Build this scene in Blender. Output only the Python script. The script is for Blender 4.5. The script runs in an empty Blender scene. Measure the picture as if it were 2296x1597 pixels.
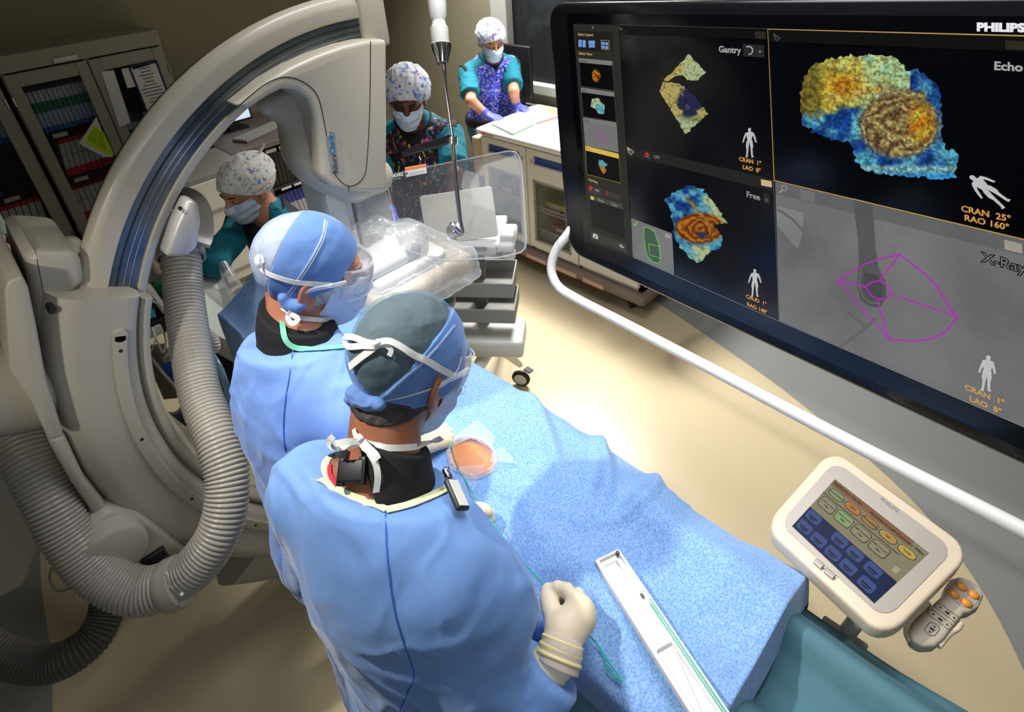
import bpy, bmesh, math, random
import numpy as np
from mathutils import Vector, Matrix

# ------------------------------------------------------------------ camera
# room frame: X runs along the back wall, Y along the treatment table, Z up
FPX, CX, CY, CAMH = 1283.0, 1088.0, 584.0, 2.2
_p, _r, _y = math.radians(31.07), math.radians(5.46), math.radians(41)
_h = np.array([math.sin(_y), math.cos(_y), 0.0])
CF = _h*math.cos(_p) + np.array([0, 0, -math.sin(_p)])
_R0 = np.array([math.cos(_y), -math.sin(_y), 0.0])
_U0 = _h*math.sin(_p) + np.array([0, 0, math.cos(_p)])
CR = math.cos(_r)*_R0 - math.sin(_r)*_U0
CU = math.sin(_r)*_R0 + math.cos(_r)*_U0
CC = np.array([0.0, 0.0, CAMH])
scene = bpy.context.scene
cam_data = bpy.data.cameras.new('camera')
cam = bpy.data.objects.new('camera', cam_data)
scene.collection.objects.link(cam)
cam.matrix_world = Matrix(((CR[0], CU[0], -CF[0], CC[0]), (CR[1], CU[1], -CF[1], CC[1]), (CR[2], CU[2], -CF[2], CC[2]), (0, 0, 0, 1)))
cam_data.sensor_width = 36.0
cam_data.lens = FPX/2296*36
cam_data.shift_x = (1148-CX)/2296
cam_data.shift_y = -(798.5-CY)/2296
cam_data.clip_start = 0.02
cam_data.dof.use_dof = True
cam_data.dof.focus_distance = 1.15
cam_data.dof.aperture_fstop = 8.0
scene.camera = cam

# ------------------------------------------------------------------ light and exposure
scene.view_settings.view_transform = 'Standard'
scene.view_settings.look = 'None'
scene.view_settings.gamma = 1.0
scene.view_settings.exposure = 0.0
scene.view_settings.use_curve_mapping = False
world = bpy.data.worlds.new('world')
scene.world = world
world.use_nodes = True
world.node_tree.nodes['Background'].inputs[0].default_value = (0.5, 0.55, 0.6, 1)
world.node_tree.nodes['Background'].inputs[1].default_value = 0.13

def lamp(name, kind, loc, aim, power, color, **kw):
    d = bpy.data.lights.new(name, kind)
    d.energy = power
    d.color = color
    for k, v in kw.items():
        setattr(d, k, v)
    o = bpy.data.objects.new(name, d)
    scene.collection.objects.link(o)
    o.location = loc
    o.rotation_euler = (Vector(aim)-Vector(loc)).to_track_quat('-Z', 'Y').to_euler()
    return o
# the surgical light over the table, then an added ring spot and added fills
lamp('surgical_lamp_light', 'SPOT', (-0.22, 1.20, 2.75), (0.75, 0.72, 1.0), 130, (1.0, 0.96, 0.90), shadow_soft_size=0.035, spot_size=math.radians(56), spot_blend=0.4)
lamp('ring_spot_light', 'SPOT', (-1.3, -0.1, 2.6), (0.05, 1.45, 1.45), 85, (1.0, 0.93, 0.82), shadow_soft_size=0.08, spot_size=math.radians(20), spot_blend=0.9)  # added spot to brighten the ring's left side, no known fixture
lamp('overhead_fill_light', 'AREA', (1.15, 0.75, 2.86), (1.15, 0.8, 0), 18, (0.98, 0.98, 1.0), shape='RECTANGLE', size=.9, size_y=1.2, spread=math.radians(95))  # soft overhead fill added above the table, not a known panel
lamp('overhead_fill_light', 'AREA', (3.1, 2.35, 2.86), (2.2, 1.6, 0), 80, (1.0, 0.98, 0.94), shape='RECTANGLE', size=.6, size_y=0.6, spread=math.radians(110))  # added where its mirror image puts a glare on the floor
lamp('overhead_fill_light', 'AREA', (2.9, 3.5, 2.86), (2.85, 3.4, 0), 34, (1.0, 0.96, 0.90), shape='RECTANGLE', size=.9, size_y=0.6, spread=math.radians(105))  # added to brighten the nurses and the cart, no known fixture
lamp('overhead_fill_light', 'AREA', (-0.5, -0.9, 2.86), (0.2, 0.7, 0.6), 8, (0.95, 0.98, 1.0), shape='RECTANGLE', size=1.0, size_y=0.6, spread=math.radians(120))  # fill added behind the camera to lift the front surgeon's back

# ------------------------------------------------------------------ pixel -> place helpers
def ray(x, y): return CF + (x-CX)/FPX*CR - (y-CY)/FPX*CU
def at(x, y, d): return CC + ray(x, y)*d
def atz(x, y, z):
    v = ray(x, y); return CC + v*((z-CAMH)/v[2])
def atX(x, y, X):
    v = ray(x, y); return CC + v*(X/v[0])
def atY(x, y, Y):
    v = ray(x, y); return CC + v*(Y/v[1])
def onp(x, y, P, n):
    v = ray(x, y); return CC + v*(np.dot(np.array(P)-CC, n)/np.dot(v, n))
def V(*a): return np.array(a, dtype=float)
def nrm(v):
    v = np.asarray(v, float); return v/np.linalg.norm(v)

# ------------------------------------------------------------------ objects
COL = scene.collection
def tag(o, label=None, cat=None, group=None, kind=None):
    if label: o['label'] = label
    if cat: o['category'] = cat
    if group: o['group'] = group
    if kind: o['kind'] = kind
    return o
def empty(name, loc, label=None, cat=None, group=None):
    o = bpy.data.objects.new(name, None)
    o.empty_display_size = 0.05
    COL.objects.link(o)
    o.location = tuple(loc)
    return tag(o, label, cat, group)
def put(name, me, mats=None, parent=None, smooth=False, **kw):
    if mats is not None:
        for m in (mats if isinstance(mats, (list, tuple)) else [mats]): me.materials.append(m)
    if smooth:
        me.polygons.foreach_set('use_smooth', [True]*len(me.polygons))
    o = bpy.data.objects.new(name, me)
    COL.objects.link(o)
    if parent is not None:
        o.parent = parent
        # vertices are given in room coordinates: undo the chain of parents
        M = Matrix.Identity(4); q = parent
        while q is not None:
            M = q.matrix_basis @ M
            q = q.parent
        o.matrix_basis = M.inverted()
    return tag(o, **kw)
def mesh(verts, faces):
    me = bpy.data.meshes.new('mesh')
    me.from_pydata([tuple(map(float, v)) for v in verts], [], [tuple(map(int, f)) for f in faces])
    me.update()
    return me
def copy_tree(o, parent=None):
    c = o.copy(); COL.objects.link(c)
    if parent is not None: c.parent = parent
    for ch in list(o.children): copy_tree(ch, c)
    return c

class MB:
    """collects simple shapes into one mesh"""
    def __init__(s): s.v = []; s.f = []; s.m = []
    def add(s, v, f, mi=0):
        n = len(s.v); s.v += [tuple(map(float, q)) for q in v]; s.f += [tuple(n+i for i in q) for q in f]; s.m += [mi]*len(f); return s
    def box(s, c, h, M=None, bev=0.0, mi=0):
        """box with half sizes h, rotated by 3x3 M, bevelled by bev"""
        bm = bmesh.new(); bmesh.ops.create_cube(bm, size=2.0)
        for v in bm.verts: v.co = Vector((v.co.x*h[0], v.co.y*h[1], v.co.z*h[2]))
        if bev: bmesh.ops.bevel(bm, geom=list(bm.edges), offset=bev, segments=3, affect='EDGES', profile=0.5)
        M = np.eye(3) if M is None else M
        bm.verts.ensure_lookup_table()
        v = [np.asarray(c)+M@np.array(q.co) for q in bm.verts]
        f = [[q.index for q in p.verts] for p in bm.faces]
        bm.free(); return s.add(v, f, mi)
    def bb(s, a, b, bev=0.0, mi=0):
        a = np.array(a, float); b = np.array(b, float); return s.box((a+b)/2, abs(b-a)/2, None, bev, mi)
    def tube(s, pts, rad, n=12, cap=True, mi=0, flat=None):
        pts = [np.asarray(q, float) for q in pts]; m = len(pts)
        rad = [rad]*m if np.isscalar(rad) else rad
        T = [nrm(pts[min(i+1, m-1)]-pts[max(i-1, 0)]) for i in range(m)]
        up = V(0, 0, 1) if abs(T[0][2]) < 0.9 else V(1, 0, 0)
        a = nrm(np.cross(T[0], up)); vs = []
        for i in range(m):
            a = nrm(a-T[i]*np.dot(a, T[i])); b = np.cross(T[i], a)
            for k in range(n):
                t = 2*math.pi*k/n; vs.append(pts[i]+rad[i]*(math.cos(t)*a+math.sin(t)*b))
        fs = [(i*n+k, i*n+(k+1) % n, (i+1)*n+(k+1) % n, (i+1)*n+k) for i in range(m-1) for k in range(n)]
        if cap: fs += [tuple(range(n))[::-1], tuple((m-1)*n+k for k in range(n))]
        return s.add(vs, fs, mi)
    def cyl(s, a, b, r1, r2=None, n=20, mi=0):
        return s.tube([a, b], [r1, r1 if r2 is None else r2], n, mi=mi)
    def lathe(s, prof, o=(0, 0, 0), ax=(0, 0, 1), n=24, mi=0):
        ax = nrm(ax); up = V(0, 0, 1) if abs(ax[2]) < .9 else V(1, 0, 0)
        a = nrm(np.cross(ax, up)); b = np.cross(ax, a); m = len(prof); o = np.asarray(o, float)
        vs = [o+ax*z+r*(math.cos(2*math.pi*k/n)*a+math.sin(2*math.pi*k/n)*b) for (r, z) in prof for k in range(n)]
        fs = [(i*n+k, i*n+(k+1) % n, (i+1)*n+(k+1) % n, (i+1)*n+k) for i in range(m-1) for k in range(n)]
        fs += [tuple(range(n))[::-1], tuple((m-1)*n+k for k in range(n))]
        return s.add(vs, fs, mi)
    def prism(s, poly, o, ex, ey, ez, bev=0.0, mi=0):
        """polygon in the plane (ex, ey) at o pushed along vector ez"""
        o = np.asarray(o, float); ex = np.asarray(ex, float); ey = np.asarray(ey, float); ez = np.asarray(ez, float)
        bm = bmesh.new()
        vs = [bm.verts.new(tuple(o+ex*x+ey*y)) for x, y in poly]
        fc = bm.faces.new(vs)
        r = bmesh.ops.extrude_face_region(bm, geom=[fc])
        nv = [g for g in r['geom'] if isinstance(g, bmesh.types.BMVert)]
        for v in nv: v.co += Vector(tuple(ez))
        bmesh.ops.recalc_face_normals(bm, faces=list(bm.faces))
        if bev: 
            bmesh.ops.bevel(bm, geom=[e for e in bm.edges if e.calc_face_angle(0) > 0.6], offset=bev, segments=3, affect='EDGES', profile=0.5)
        bm.verts.index_update()
        v = [np.array(q.co) for q in bm.verts]; f = [[q.index for q in p.verts] for p in bm.faces]
        bm.free(); return s.add(v, f, mi)
    def build(s, name, mats, parent=None, smooth=None, **kw):
        me = mesh(s.v, s.f)
        me.polygons.foreach_set('material_index', s.m)
        if smooth is not None:   # angle in degrees below which edges are smooth
            bm = bmesh.new(); bm.from_mesh(me)
            bmesh.ops.recalc_face_normals(bm, faces=list(bm.faces))
            for f_ in bm.faces: f_.smooth = True
            lim = math.radians(smooth)
            for e in bm.edges: e.smooth = len(e.link_faces) == 2 and e.calc_face_angle(9) < lim
            bm.to_mesh(me); bm.free()
        else:
            bm = bmesh.new(); bm.from_mesh(me); bmesh.ops.recalc_face_normals(bm, faces=list(bm.faces)); bm.to_mesh(me); bm.free()
        return put(name, me, mats, parent, **kw)

def rrect(w, h, r, n=5):
    """rounded rectangle outline centred on 0"""
    out = []
    for cx, cy, a0 in ((w-r, h-r, 0), (-w+r, h-r, 90), (-w+r, -h+r, 180), (w-r, -h+r, 270)):
        for k in range(n+1):
            t = math.radians(a0+90*k/n); out.append((cx+r*math.cos(t), cy+r*math.sin(t)))
    return out
def spline(pts, n=8):
    """Catmull-Rom through points"""
    P = [np.asarray(p, float) for p in pts]; P = [2*P[0]-P[1]]+P+[2*P[-1]-P[-2]]; out = []
    for i in range(1, len(P)-2):
        for k in range(n):
            t = k/n
            out.append(.5*((2*P[i])+(P[i+1]-P[i-1])*t+(2*P[i-1]-5*P[i]+4*P[i+1]-P[i+2])*t*t+(-P[i-1]+3*P[i]-3*P[i+1]+P[i+2])*t**3))
    out.append(P[-2]); return out
def ribbon(pts, nor, w, th=0.0008):
    """flat strap of width w along pts, lying in the surface whose normals are nor"""
    b = MB(); vs = []; m = len(pts); nor = [nrm(q) for q in nor]
    w = [w]*m if np.isscalar(w) else w
    for i in range(m):
        t = nrm(pts[min(i+1, m-1)]-pts[max(i-1, 0)]); sd = nrm(np.cross(t, nor[i])); n_ = np.cross(sd, t)
        for a, c in ((-1, -1), (1, -1), (1, 1), (-1, 1)): vs.append(pts[i]+sd*a*w[i]/2+n_*c*th/2)
    fs = [(i*4+k, i*4+(k+1) % 4, i*4+4+(k+1) % 4, i*4+4+k) for i in range(m-1) for k in range(4)]
    fs += [(0, 3, 2, 1), tuple((m-1)*4+k for k in range(4))]
    return b.add(vs, fs)
_font = {}
def text_geo(body, size=1.0, align='CENTER', bold=0.0):
    c = bpy.data.curves.new('t', 'FONT'); c.body = body; c.size = size; c.align_x = align; c.align_y = 'CENTER'; c.offset = bold; c.resolution_u = 3
    o = bpy.data.objects.new('t', c); COL.objects.link(o)
    bpy.context.view_layer.update()
    me = bpy.data.meshes.new_from_object(o.evaluated_get(bpy.context.evaluated_depsgraph_get()))
    v = [np.array(q.co) for q in me.vertices]; f = [tuple(p.vertices) for p in me.polygons]
    bpy.data.objects.remove(o); bpy.data.curves.remove(c); bpy.data.meshes.remove(me)
    return v, f
def add_text(mb, body, o, ex, ey, size=1.0, align='CENTER', mi=0, bold=0.0):
    v, f = text_geo(body, size, align, bold)
    return mb.add([np.asarray(o)+q[0]*np.asarray(ex)+q[1]*np.asarray(ey) for q in v], f, mi)

# ------------------------------------------------------------------ materials
def lin(c):
    c = [x/255.0 for x in c]
    return tuple((x/12.92 if x <= 0.04045 else ((x+0.055)/1.055)**2.4) for x in c)+(1.0,)
def mat(name, rgb, rough=0.5, metal=0.0, bump=None, var=None, spec=None, emit=None, alpha=None, trans=0.0, coat=0.0, sheen=0.0, ior=None, stretch=None):
    m = bpy.data.materials.new(name); m.use_nodes = True
    nt = m.node_tree; b = nt.nodes['Principled BSDF']
    b.inputs['Base Color'].default_value = lin(rgb)
    b.inputs['Roughness'].default_value = rough; b.inputs['Metallic'].default_value = metal
    if spec is not None: b.inputs['Specular IOR Level'].default_value = spec
    if coat: b.inputs['Coat Weight'].default_value = coat
    if sheen: b.inputs['Sheen Weight'].default_value = sheen; b.inputs['Sheen Roughness'].default_value = 0.4
    if trans: b.inputs['Transmission Weight'].default_value = trans
    if ior: b.inputs['IOR'].default_value = ior
    if alpha is not None: b.inputs['Alpha'].default_value = alpha
    if emit: b.inputs['Emission Color'].default_value = lin(rgb); b.inputs['Emission Strength'].default_value = emit
    tc = nt.nodes.new('ShaderNodeTexCoord'); co = tc.outputs['Object']
    if stretch:
        mp = nt.nodes.new('ShaderNodeMapping'); mp.inputs['Scale'].default_value = stretch
        nt.links.new(co, mp.inputs['Vector']); co = mp.outputs['Vector']
    if var:   # (scale, rgb2, detail)
        n = nt.nodes.new('ShaderNodeTexNoise'); n.inputs['Scale'].default_value = var[0]; n.inputs['Detail'].default_value = var[2] if len(var) > 2 else 3
        nt.links.new(co, n.inputs['Vector'])
        r = nt.nodes.new('ShaderNodeValToRGB'); r.color_ramp.elements[0].position = 0.35; r.color_ramp.elements[1].position = 0.65
        r.color_ramp.elements[0].color = lin(rgb); r.color_ramp.elements[1].color = lin(var[1])
        nt.links.new(n.outputs['Fac'], r.inputs['Fac']); nt.links.new(r.outputs['Color'], b.inputs['Base Color'])
    if bump:  # (scale, strength, distance)
        n = nt.nodes.new('ShaderNodeTexNoise'); n.inputs['Scale'].default_value = bump[0]; n.inputs['Detail'].default_value = 4
        nt.links.new(co, n.inputs['Vector'])
        bp = nt.nodes.new('ShaderNodeBump'); bp.inputs['Strength'].default_value = bump[1]; bp.inputs['Distance'].default_value = bump[2] if len(bump) > 2 else 0.002
        nt.links.new(n.outputs['Fac'], bp.inputs['Height']); nt.links.new(bp.outputs['Normal'], b.inputs['Normal'])
    return m
M = {}
M['plastic_beige'] = mat('plastic_beige', (196, 186, 168), 0.42, bump=(900, 0.06, 0.0004))
M['plastic_white'] = mat('plastic_white', (222, 222, 216), 0.38)
M['plastic_grey'] = mat('plastic_grey', (150, 150, 146), 0.45)
M['plastic_dark'] = mat('plastic_dark', (34, 35, 38), 0.45)
M['black'] = mat('black', (12, 12, 14), 0.5)
M['rubber'] = mat('rubber', (40, 40, 42), 0.8)
M['steel'] = mat('steel', (190, 188, 184), 0.25, 1.0)
M['chrome'] = mat('chrome', (225, 225, 228), 0.12, 1.0)
def crumple(m, scale, strength, dist, fine=900):
    """adds crisp paper-like creases and a fine weave to a cloth material"""
    nt = m.node_tree; bs = nt.nodes['Principled BSDF']; tc = nt.nodes.new('ShaderNodeTexCoord'); mp = nt.nodes.new('ShaderNodeMapping'); mp.inputs['Scale'].default_value = (1, 1, .55); nt.links.new(tc.outputs['Object'], mp.inputs[0])
    n = nt.nodes.new('ShaderNodeTexNoise'); n.noise_type = 'RIDGED_MULTIFRACTAL'; n.inputs['Scale'].default_value = scale; n.inputs['Detail'].default_value = 3; nt.links.new(mp.outputs[0], n.inputs['Vector'])
    b1 = nt.nodes.new('ShaderNodeBump'); b1.inputs['Strength'].default_value = strength; b1.inputs['Distance'].default_value = dist; nt.links.new(n.outputs['Fac'], b1.inputs['Height'])
    n2 = nt.nodes.new('ShaderNodeTexNoise'); n2.inputs['Scale'].default_value = fine; n2.inputs['Detail'].default_value = 1; nt.links.new(tc.outputs['Object'], n2.inputs['Vector'])
    b2 = nt.nodes.new('ShaderNodeBump'); b2.inputs['Strength'].default_value = .25; b2.inputs['Distance'].default_value = .0008; nt.links.new(n2.outputs['Fac'], b2.inputs['Height']); nt.links.new(b1.outputs[0], b2.inputs['Normal']); nt.links.new(b2.outputs[0], bs.inputs['Normal'])
    return m
M['gown'] = mat('gown_blue', (104, 144, 204), 0.78, bump=(38, 0.35, 0.006), var=(9, (110, 150, 210)), sheen=0.25)
M['gown2'] = mat('gown_blue_light', (112, 150, 224), 0.78, bump=(38, 0.35, 0.006), var=(9, (122, 160, 230)), sheen=0.25)
M['capblue'] = mat('cap_blue', (92, 130, 192), 0.75, bump=(60, 0.3, 0.003), sheen=0.2)
M['teal'] = mat('scrub_teal', (0, 112, 132), 0.85, bump=(30, 0.4, 0.004))
M['navy'] = mat('apron_navy', (24, 28, 48), 0.7, bump=(14, 0.3, 0.01))
M['tieswhite'] = mat('tie_white', (225, 225, 220), 0.8, bump=(1400, 0.5, 0.0006))
M['glove'] = mat('glove_cream', (226, 210, 182), 0.55, bump=(60, 0.25, 0.002), spec=0.35)
M['glove_blue'] = mat('glove_blue', (92, 100, 205), 0.5, bump=(60, 0.25, 0.002))
crumple(M['gown'], 5, .45, .012); crumple(M['gown2'], 6, .5, .012); crumple(M['capblue'], 12, .4, .005); crumple(M['teal'], 9, .5, .01)
M['collar_black'] = mat('collar_black', (14, 14, 15), 0.85)
M['apron_edge'] = mat('apron_edge', (12, 12, 16), 0.8)
M['maskblue'] = mat('mask_blue', (196, 212, 234), 0.8, bump=(20, 0.2, 0.004))
def skin(name, rgb, rgb2):
    m = mat(name, rgb, 0.45, var=(14, rgb2, 5), bump=(220, 0.25, 0.0008), spec=0.4)
    b = m.node_tree.nodes['Principled BSDF']; b.inputs['Subsurface Weight'].default_value = 0.12; b.inputs['Subsurface Radius'].default_value = (0.012, 0.005, 0.003); b.inputs['Subsurface Scale'].default_value = 1.0
    return m
M['skin_red'] = skin('skin_ruddy', (184, 126, 100), (168, 106, 82))
M['skin_tan'] = skin('skin_tan', (158, 102, 74), (142, 88, 62))
M['skin_light'] = skin('skin_light', (205, 150, 122), (196, 136, 108))
M['skin_brown'] = skin('skin_brown', (112, 68, 48), (98, 58, 42))
def glassy(name, rgb=(255, 255, 255), alpha=0.15, rough=0.05, spec=0.6):
    """thin clear sheet: mostly transparent with a glossy skin"""
    m = bpy.data.materials.new(name); m.use_nodes = True; nt = m.node_tree
    for n in list(nt.nodes): nt.nodes.remove(n)
    out = nt.nodes.new('ShaderNodeOutputMaterial'); tr = nt.nodes.new('ShaderNodeBsdfTransparent'); gl = nt.nodes.new('ShaderNodeBsdfPrincipled')
    tr.inputs[0].default_value = (0.97, 0.97, 0.97, 1); gl.inputs['Base Color'].default_value = lin(rgb); gl.inputs['Roughness'].default_value = rough; gl.inputs['Specular IOR Level'].default_value = spec
    fr = nt.nodes.new('ShaderNodeLayerWeight'); fr.inputs['Blend'].default_value = 0.25
    mm = nt.nodes.new('ShaderNodeMath'); mm.operation = 'MULTIPLY_ADD'; mm.inputs[1].default_value = 0.75; mm.inputs[2].default_value = alpha; mm.use_clamp = True
    mx = nt.nodes.new('ShaderNodeMixShader')
    nt.links.new(fr.outputs['Facing'], mm.inputs[0]); nt.links.new(mm.outputs[0], mx.inputs[0]); nt.links.new(tr.outputs[0], mx.inputs[1]); nt.links.new(gl.outputs[0], mx.inputs[2]); nt.links.new(mx.outputs[0], out.inputs[0])
    return m
M['acrylic'] = glassy('clear_acrylic', (110, 115, 122), 0.14, 0.08)
M['goggle'] = glassy('goggle_plastic', (235, 238, 245), 0.18, 0.04, 1.0)
M['pane'] = glassy('cabinet_glass', (90, 95, 95), 0.05, 0.04)

# ------------------------------------------------------------------ noise and signed distance fields
def _hash(i, j, k):
    h = (i.astype(np.int64)*374761393+j.astype(np.int64)*668265263+k.astype(np.int64)*2147483647+1013904223) & 0xffffffff
    h = ((h ^ (h >> 13))*1274126177) & 0xffffffff
    h = ((h ^ (h >> 16))*2246822519) & 0xffffffff
    return ((h ^ (h >> 15)) & 0xffff)/65535.0
def noise(P):
    P = np.asarray(P, float); I = np.floor(P).astype(np.int64); f = P-I; f = f*f*f*(f*(f*6-15)+10); r = 0
    for a in (0, 1):
        for b in (0, 1):
            for c in (0, 1):
                w = (f[:, 0] if a else 1-f[:, 0])*(f[:, 1] if b else 1-f[:, 1])*(f[:, 2] if c else 1-f[:, 2])
                r = r+w*_hash(I[:, 0]+a, I[:, 1]+b, I[:, 2]+c)
    return r*2-1
def fbm(P, o=3):
    r = 0; a = 1.0
    for k in range(o): r = r+a*noise(P*2**k+17.3*k); a *= .5
    return r
def ridge(P): return 1-np.abs(noise(P))*2.2
def smin(a, b, k):
    h = np.clip(.5+.5*(b-a)/k, 0, 1); return b*(1-h)+a*h-k*h*(1-h)
def smax(a, b, k): return -smin(-a, -b, k)
def caps(a, b, ra, rb=None):
    a = np.asarray(a, float); b = np.asarray(b, float); rb = ra if rb is None else rb; ba = b-a; L = max(ba@ba, 1e-9)
    def f(P):
        t = np.clip(((P-a)@ba)/L, 0, 1); return np.linalg.norm(P-a-t[:, None]*ba, axis=1)-(ra+(rb-ra)*t)
    return f
def chain(pts, rad, k=0.01):
    fs = [caps(pts[i], pts[i+1], rad[i], rad[i+1]) for i in range(len(pts)-1)]
    return uni(fs, k)
def ell(c, r, A=None):
    """ellipsoid; A rows are its local axes"""
    c = np.asarray(c, float); r = np.asarray(r, float); A = np.eye(3) if A is None else np.asarray(A)
    def f(P):
        q = (P-c)@A.T; k0 = np.linalg.norm(q/r, axis=1); k1 = np.linalg.norm(q/(r*r), axis=1)+1e-9; return k0*(k0-1)/k1
    return f
def rbx(c, h, r, A=None):
    c = np.asarray(c, float); h = np.asarray(h, float)-r; A = np.eye(3) if A is None else np.asarray(A)
    def f(P):
        q = np.abs((P-c)@A.T)-h; return np.linalg.norm(np.maximum(q, 0), axis=1)+np.minimum(q.max(axis=1), 0)-r
    return f
def hs(p, n):
    """half space: inside is where (P-p).n < 0"""
    p = np.asarray(p, float); n = nrm(n)
    return lambda P: (P-p)@n
def uni(fs, k=0.01):
    def f(P):
        r = fs[0](P)
        for g in fs[1:]: r = smin(r, g(P), k)
        return r
    return f
def inter(fs, k=0.002):
    def f(P):
        r = fs[0](P)
        for g in fs[1:]: r = smax(r, g(P), k)
        return r
    return f
def off(g, d): return lambda P: g(P)-d
def neg(g): return lambda P: -g(P)
def grad(g, P, e=0.0015):
    G = np.stack([g(P+np.eye(3)[i]*e)-g(P-np.eye(3)[i]*e) for i in range(3)], 1)
    return G/(np.linalg.norm(G, axis=1)[:, None]+1e-9)
def hit(g, x, y, o=0.0, d0=0.3, d1=4.0):
    """first point of field g seen through pixel (x, y): place and normal"""
    v = nrm(ray(x, y)); t = d0; best = (9, t)
    for i in range(160):
        P = CC+v*t; d = g(P[None])[0]
        if d < best[0]: best = (d, t)
        if d < 0.0004: break
        t += max(d*0.7, 0.0004)
        if t > d1: t = best[1]; break
    P = CC+v*t; n = grad(g, P[None])[0]
    return P+n*o, n
def sdf_mesh(g, lo, hi, h, disp=None, proj=2):
    """surface nets over a sparse block grid"""
    lo = np.asarray(lo, float)-2*h; hi = np.asarray(hi, float)+2*h; B = 8
    N = (np.ceil(((hi-lo)/h)/B).astype(int))*B
    val = np.full(N+1, 9.0, np.float32)
    bc = [np.arange(0, N[i], B) for i in range(3)]
    I, J, K = np.meshgrid(*bc, indexing='ij'); blocks = np.stack([I.ravel(), J.ravel(), K.ravel()], 1)
    cen = lo+(blocks+B/2)*h; d = g(cen); act = np.abs(d) < h*B*1.35
    for b, dd in zip(blocks[~act], d[~act]):
        if dd < 0: val[b[0]:b[0]+B+1, b[1]:b[1]+B+1, b[2]:b[2]+B+1] = -9.0
    r = np.arange(B+1); gi, gj, gk = np.meshgrid(r, r, r, indexing='ij'); og = np.stack([gi.ravel(), gj.ravel(), gk.ravel()], 1)
    ab = blocks[act]
    for s in range(0, len(ab), 150):
        c = ab[s:s+150]; idx = (c[:, None, :]+og[None]).reshape(-1, 3)
        val[idx[:, 0], idx[:, 1], idx[:, 2]] = g(lo+idx*h)
    s = val < 0; n = N
    cnt = np.zeros(n, np.int8)
    for a in (0, 1):
        for b in (0, 1):
            for c in (0, 1): cnt += s[a:a+n[0], b:b+n[1], c:c+n[2]]
    cells = np.argwhere((cnt > 0) & (cnt < 8)); idm = np.full(n, -1, np.int64); idm[tuple(cells.T)] = np.arange(len(cells))
    acc = np.zeros((len(cells), 3)); num = np.zeros(len(cells))
    corners = [(a, b, c) for a in (0, 1) for b in (0, 1) for c in (0, 1)]
    for p in corners:
        for ax in range(3):
            if p[ax]: continue
            q = list(p); q[ax] = 1
            vp = val[cells[:, 0]+p[0], cells[:, 1]+p[1], cells[:, 2]+p[2]].astype(float); vq = val[cells[:, 0]+q[0], cells[:, 1]+q[1], cells[:, 2]+q[2]].astype(float)
            m = (vp < 0) != (vq < 0); t = np.where(m, vp/(vp-vq+1e-12), 0); t = np.clip(t, 0, 1)
            pt = np.tile(np.array(p, float), (len(cells), 1)); pt[:, ax] = t
            acc[m] += pt[m]; num[m] += 1
    vs = lo+(cells+acc/num[:, None])*h
    faces = []
    for ax in range(3):
        u, v = (ax+1) % 3, (ax+2) % 3
        A = [slice(0, n[i]+1) for i in range(3)]
        s0 = s[tuple(slice(0, n[i]) if i == ax else slice(1, n[i]) for i in range(3))]
        s1 = s[tuple(slice(1, n[i]+1) if i == ax else slice(1, n[i]) for i in range(3))]
        e = np.argwhere(s0 != s1); pos = e.copy(); pos[:, u] += 1; pos[:, v] += 1
        q = []
        for du, dv in ((-1, -1), (0, -1), (0, 0), (-1, 0)):
            c = pos.copy(); c[:, u] += du; c[:, v] += dv; q.append(idm[c[:, 0], c[:, 1], c[:, 2]])
        q = np.stack(q, 1); fl = s0[tuple(e.T)]
        q[~fl] = q[~fl][:, ::-1]; faces.append(q)
    fa = np.concatenate(faces); fa = fa[(fa >= 0).all(1)]
    for i in range(proj):
        G = grad(g, vs, h*.4); dd = np.clip(g(vs), -h, h); vs = vs-G*dd[:, None]*.8
    if disp is not None:
        G = grad(g, vs, h); vs = vs+G*disp(vs, G)[:, None]
    me = bpy.data.meshes.new('mesh')
    me.vertices.add(len(vs)); me.vertices.foreach_set('co', vs.astype(np.float32).ravel())
    me.loops.add(fa.size); me.loops.foreach_set('vertex_index', fa.astype(np.int32).ravel())
    me.polygons.add(len(fa)); me.polygons.foreach_set('loop_start', np.arange(0, fa.size, 4, dtype=np.int32))
    me.update(calc_edges=True); me.validate()
    me.polygons.foreach_set('use_smooth', [True]*len(me.polygons))
    return me
# ================================================================== THE ROOM
M['floor'] = mat('floor_beige', (214, 198, 164), 0.3, var=(350, (204, 188, 154), 4), spec=0.45)
M['floor_grey'] = mat('floor_grey', (150, 152, 150), 0.3, var=(300, (138, 141, 140), 4), spec=0.45)
M['wall'] = mat('wall_paint', (148, 143, 118), 0.85, bump=(250, 0.08, 0.001))
M['ceiling'] = mat('ceiling_tile', (200, 200, 195), 0.9)
M['trim'] = mat('painted_trim', (190, 192, 186), 0.5)
inner = [(2.98, 3.0), (2.95, 2.5), (2.88, 2.0), (2.74, 1.55), (2.60, 1.05), (2.46, .6), (2.24, .09), (2.03, -.2), (1.73, -.43), (1.3, -.62), (.8, -.7), (.2, -.45), (-.2, .1), (-.5, .9), (-.60, 1.6), (-.56, 2.0), (-.515, 2.49), (-.35, 3.2), (0, 3.9), (.5, 4.4), (1.3, 4.7), (2.1, 4.5), (2.7, 3.9)]
inner = [tuple(q[:2]) for q in spline([V(a, b, 0) for a, b in inner+inner[:1]], 5)[:-1]]
b = MB(); b.add([(x, y, 0) for x, y in inner], [tuple(range(len(inner)))[::-1]]); b.build('floor', M['floor'], kind='structure')
b = MB(); n_ = len(inner); out_ = []
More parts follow.
